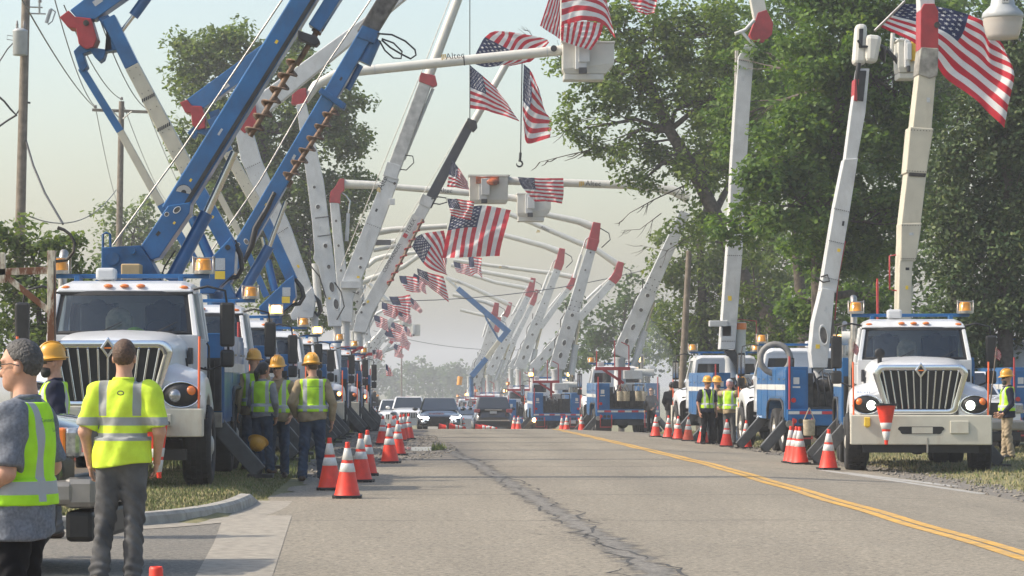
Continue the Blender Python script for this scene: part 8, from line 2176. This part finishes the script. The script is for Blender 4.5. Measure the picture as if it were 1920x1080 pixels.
# blue truck body at the very right edge
x_ = (1935 - VX) * 72 / FPX
bt = copy_tree(TRUCKB, skip=('lower_boom', 'insulated_boom', 'upper_boom', 'boom_elbow', 'elbow_cap', 'lift_cylinder', 'cylinder_rod', 'upper_cylinder', 'hose', 'bolt', 'turret', 'pole_claw', 'flood_lamp', 'deck_console', 'lettering', 'logo', 'bucket')); bt.name = 'medium_truck'; bt.location = (x_ + .6, 80.0, G(x_, 76)); bt.rotation_euler = (0, 0, R(180)); tag(bt, 'blue truck body just showing behind the bearded man at the right edge', 'truck', GR_)
TRUCKS_EXTRA = bt

# ------------------------------------------------------------------ small things
# hard hat in the woman's hand
hh = MB(); hh.lathe([(.150, -.012), (.158, -.010), (.150, -.004), (.126, .004), (.124, .03), (.116, .075), (.092, .118), (.05, .140), (0.001, .146)], (0, 0, 0), 'z', 28)
for xx in (-.03, 0, .03): hh.tube([(xx, .124 * math.cos(a), .03 + .116 * math.sin(a)) for a in [math.pi * k / 14 for k in range(1, 14)]], .007, 6)
ho = hh.build('hard_hat', HATY); ho.location = U(484, 828, 42.7); ho.rotation_euler = (R(150), R(28), R(20)); tag(ho, 'yellow hard hat hanging upside down from the dark haired woman\'s hand', 'hard hat')
# canvas bags on the tail of the square seen truck and a bucket on the second one
def bag(px, py, w, h, Y, lab, tilt=0):
    r = empty('tool_bag', U(px, py, Y)); tag(r, lab, 'bag', 'canvas tool bags'); wm, hm = m_(w, Y), m_(h, Y)
    x = MB(); x.lathe([(0.001, 0), (wm * .42, 0), (wm * .46, hm * .06), (wm * .5, hm * .95), (wm * .52, hm), (wm * .47, hm), (wm * .42, hm * .2), (0.001, hm * .15)], n=18); x.build('sack', CANVAS, r)
    x = MB()
    for s in (-1, 1): x.tube([(s * wm * .48, -.02, hm * .9), (0, -.04, hm * 1.75)], .012, 5)
    x.build('rope_handle', CANVAS, r)
    return r
for px, lab in ((1163, 'leftmost canvas tool bag on the tail of the square seen truck'), (1174, 'fuller canvas tool bag next to the leftmost one'), (1197, 'third canvas tool bag from the left on the truck tail'), (1208, 'rightmost canvas tool bag beside the woman')): bag(px, 752, 13 if px != 1174 else 15, 18, 110.6, lab)
b_ = bag(1517, 817, 23, 30, 67.4, 'canvas bucket hanging by ropes below the tail of the second right truck')
# lime cloth lying on the dashboard of the first truck
lc = MB(); c = Vector((-3.95 + .12, 38.98, G(-3.95, 39) + 2.02))
lc.grid(lambda u, v: (c.x - .22 + .44 * u, c.y - .08 + .2 * v, c.z + .02 + .07 * math.sin(math.pi * u) * (.6 + .4 * math.sin(9 * u + 5 * v)) * (.5 + .5 * math.sin(math.pi * v))), 18, 8)
lo_ = lc.build('lime_cloth', LIME, None, fix=False); m = lo_.modifiers.new('solid', 'SOLIDIFY'); m.thickness = .012; tag(lo_, 'crumpled lime cloth behind the windscreen of the first left truck', 'cloth')
# hanging lamp at the top right corner
Y = 40.0; c = U(1880, 40, Y); lm = empty('street_lamp', (9.9, Y, G(9.9, Y))); tag(lm, 'grey barn style street lamp numbered 40 hanging into the top right corner', 'street lamp')
def lp(n, x, mt, p=None): x.xform(Matrix.Translation(-lm.location)); return x.build(n, mt, p or lm)
u = m_(1, Y)
x = MB(); x.lathe([(.10, 60 * u), (17 * u, 58 * u), (20 * u, 46 * u), (23 * u, 30 * u), (37 * u, 16 * u), (39 * u, 8 * u), (38 * u, 6 * u)], tuple(c), 'z', 28); hd = lp('lamp_head', x, GREYI)
def lensmat():
    m = bpy.data.materials.new('ribbed_refractor'); m.use_nodes = True; b = m.node_tree.nodes['Principled BSDF']; b.inputs['Base Color'].default_value = (.62, .57, .52, 1); b.inputs['Roughness'].default_value = .25; b.inputs['Transmission Weight'].default_value = .35; return m
x = MB(); x.lathe([(37 * u, 6 * u), (36 * u, -6 * u), (31 * u, -26 * u), (28 * u, -33 * u), (0.001, -34 * u)], tuple(c), 'z', 28); lp('refractor', x, lensmat(), hd)
x = MB(); a = c + Vector((-7 * u, -22.5 * u, 32 * u)); x.box(a.x, a.x + 14 * u, a.y - .01, a.y, a.z, a.z + 13 * u); lp('number_plate', x, TAPE, hd)
x = text_mb('40', 9 * u / .72); x.xform(Matrix.Translation(c + Vector((0, -22.5 * u - .014, 38.5 * u)))); lp('number', x, DECK, hd)
x = MB(); x.tube([(c.x, Y, c.z + 58 * u), (c.x, Y, c.z + 100 * u), (c.x + .3, Y, c.z + 125 * u), (9.9, Y, c.z + 120 * u)], .03, 8); lp('lamp_arm', x, STEEL)
x = MB(); x.tube([(9.9, Y, G(9.9, Y) - .2), (9.9, Y, c.z + 1.6)], [.16, .11], 12); lp('lamp_pole', x, POLEW)
# short wooden marker post on the grass corner
x = MB(); p = U(413, 806, 30.6) if False else Vector(((205 - VX) * 30 / FPX, 30.3, .1)); x.box(p.x - .045, p.x + .045, p.y - .045, p.y + .045, .1, .42); tag(x.build('marker_post', POLEW), 'short wooden post on the grass behind the lime tee man', 'post')
# orange wands beside the left trucks are parts of their bumpers; a low drift of exhaust smoke by the right pole
sm_ = bpy.data.materials.new('exhaust_smoke'); sm_.use_nodes = True; nt = sm_.node_tree
for n in list(nt.nodes): nt.nodes.remove(n)
o_ = node(nt, 'ShaderNodeOutputMaterial'); pv = node(nt, 'ShaderNodeVolumePrincipled'); pv.inputs['Color'].default_value = (.75, .82, .92, 1); pv.inputs['Density'].default_value = .12; nt.links.new(pv.outputs[0], o_.inputs['Volume'])
x = MB(); c = U(1243, 735, 104); x.ball((c.x, c.y, c.z + .6), (.75, .8, 2.3), 16, 12)
x.v = [(a + .12 * math.sin(3 * c3 + a * 4) - .25 * (c3 - c.z), b, c3) for a, b, c3 in x.v]
tag(x.build('smoke', sm_), 'thin blue exhaust smoke rising beside the man in the black jacket', None, None, 'stuff')

# ------------------------------------------------------------------ haze
hz = bpy.data.materials.new('haze'); hz.use_nodes = True; nt = hz.node_tree
for n in list(nt.nodes): nt.nodes.remove(n)
o_ = node(nt, 'ShaderNodeOutputMaterial'); pv = node(nt, 'ShaderNodeVolumePrincipled'); pv.inputs['Color'].default_value = (.93, .94, .95, 1); pv.inputs['Density'].default_value = HAZE_DENSITY; pv.inputs['Anisotropy'].default_value = .2
nt.links.new(pv.outputs[0], o_.inputs['Volume'])
x = MB(); x.box(-1000, 1000, -60, 2600, -8, 27); tag(x.build('haze', hz), 'pale summer haze filling the air over the road', None, None, 'stuff')
# spare prototype of the medium truck was placed as R5; nothing is left at the origin
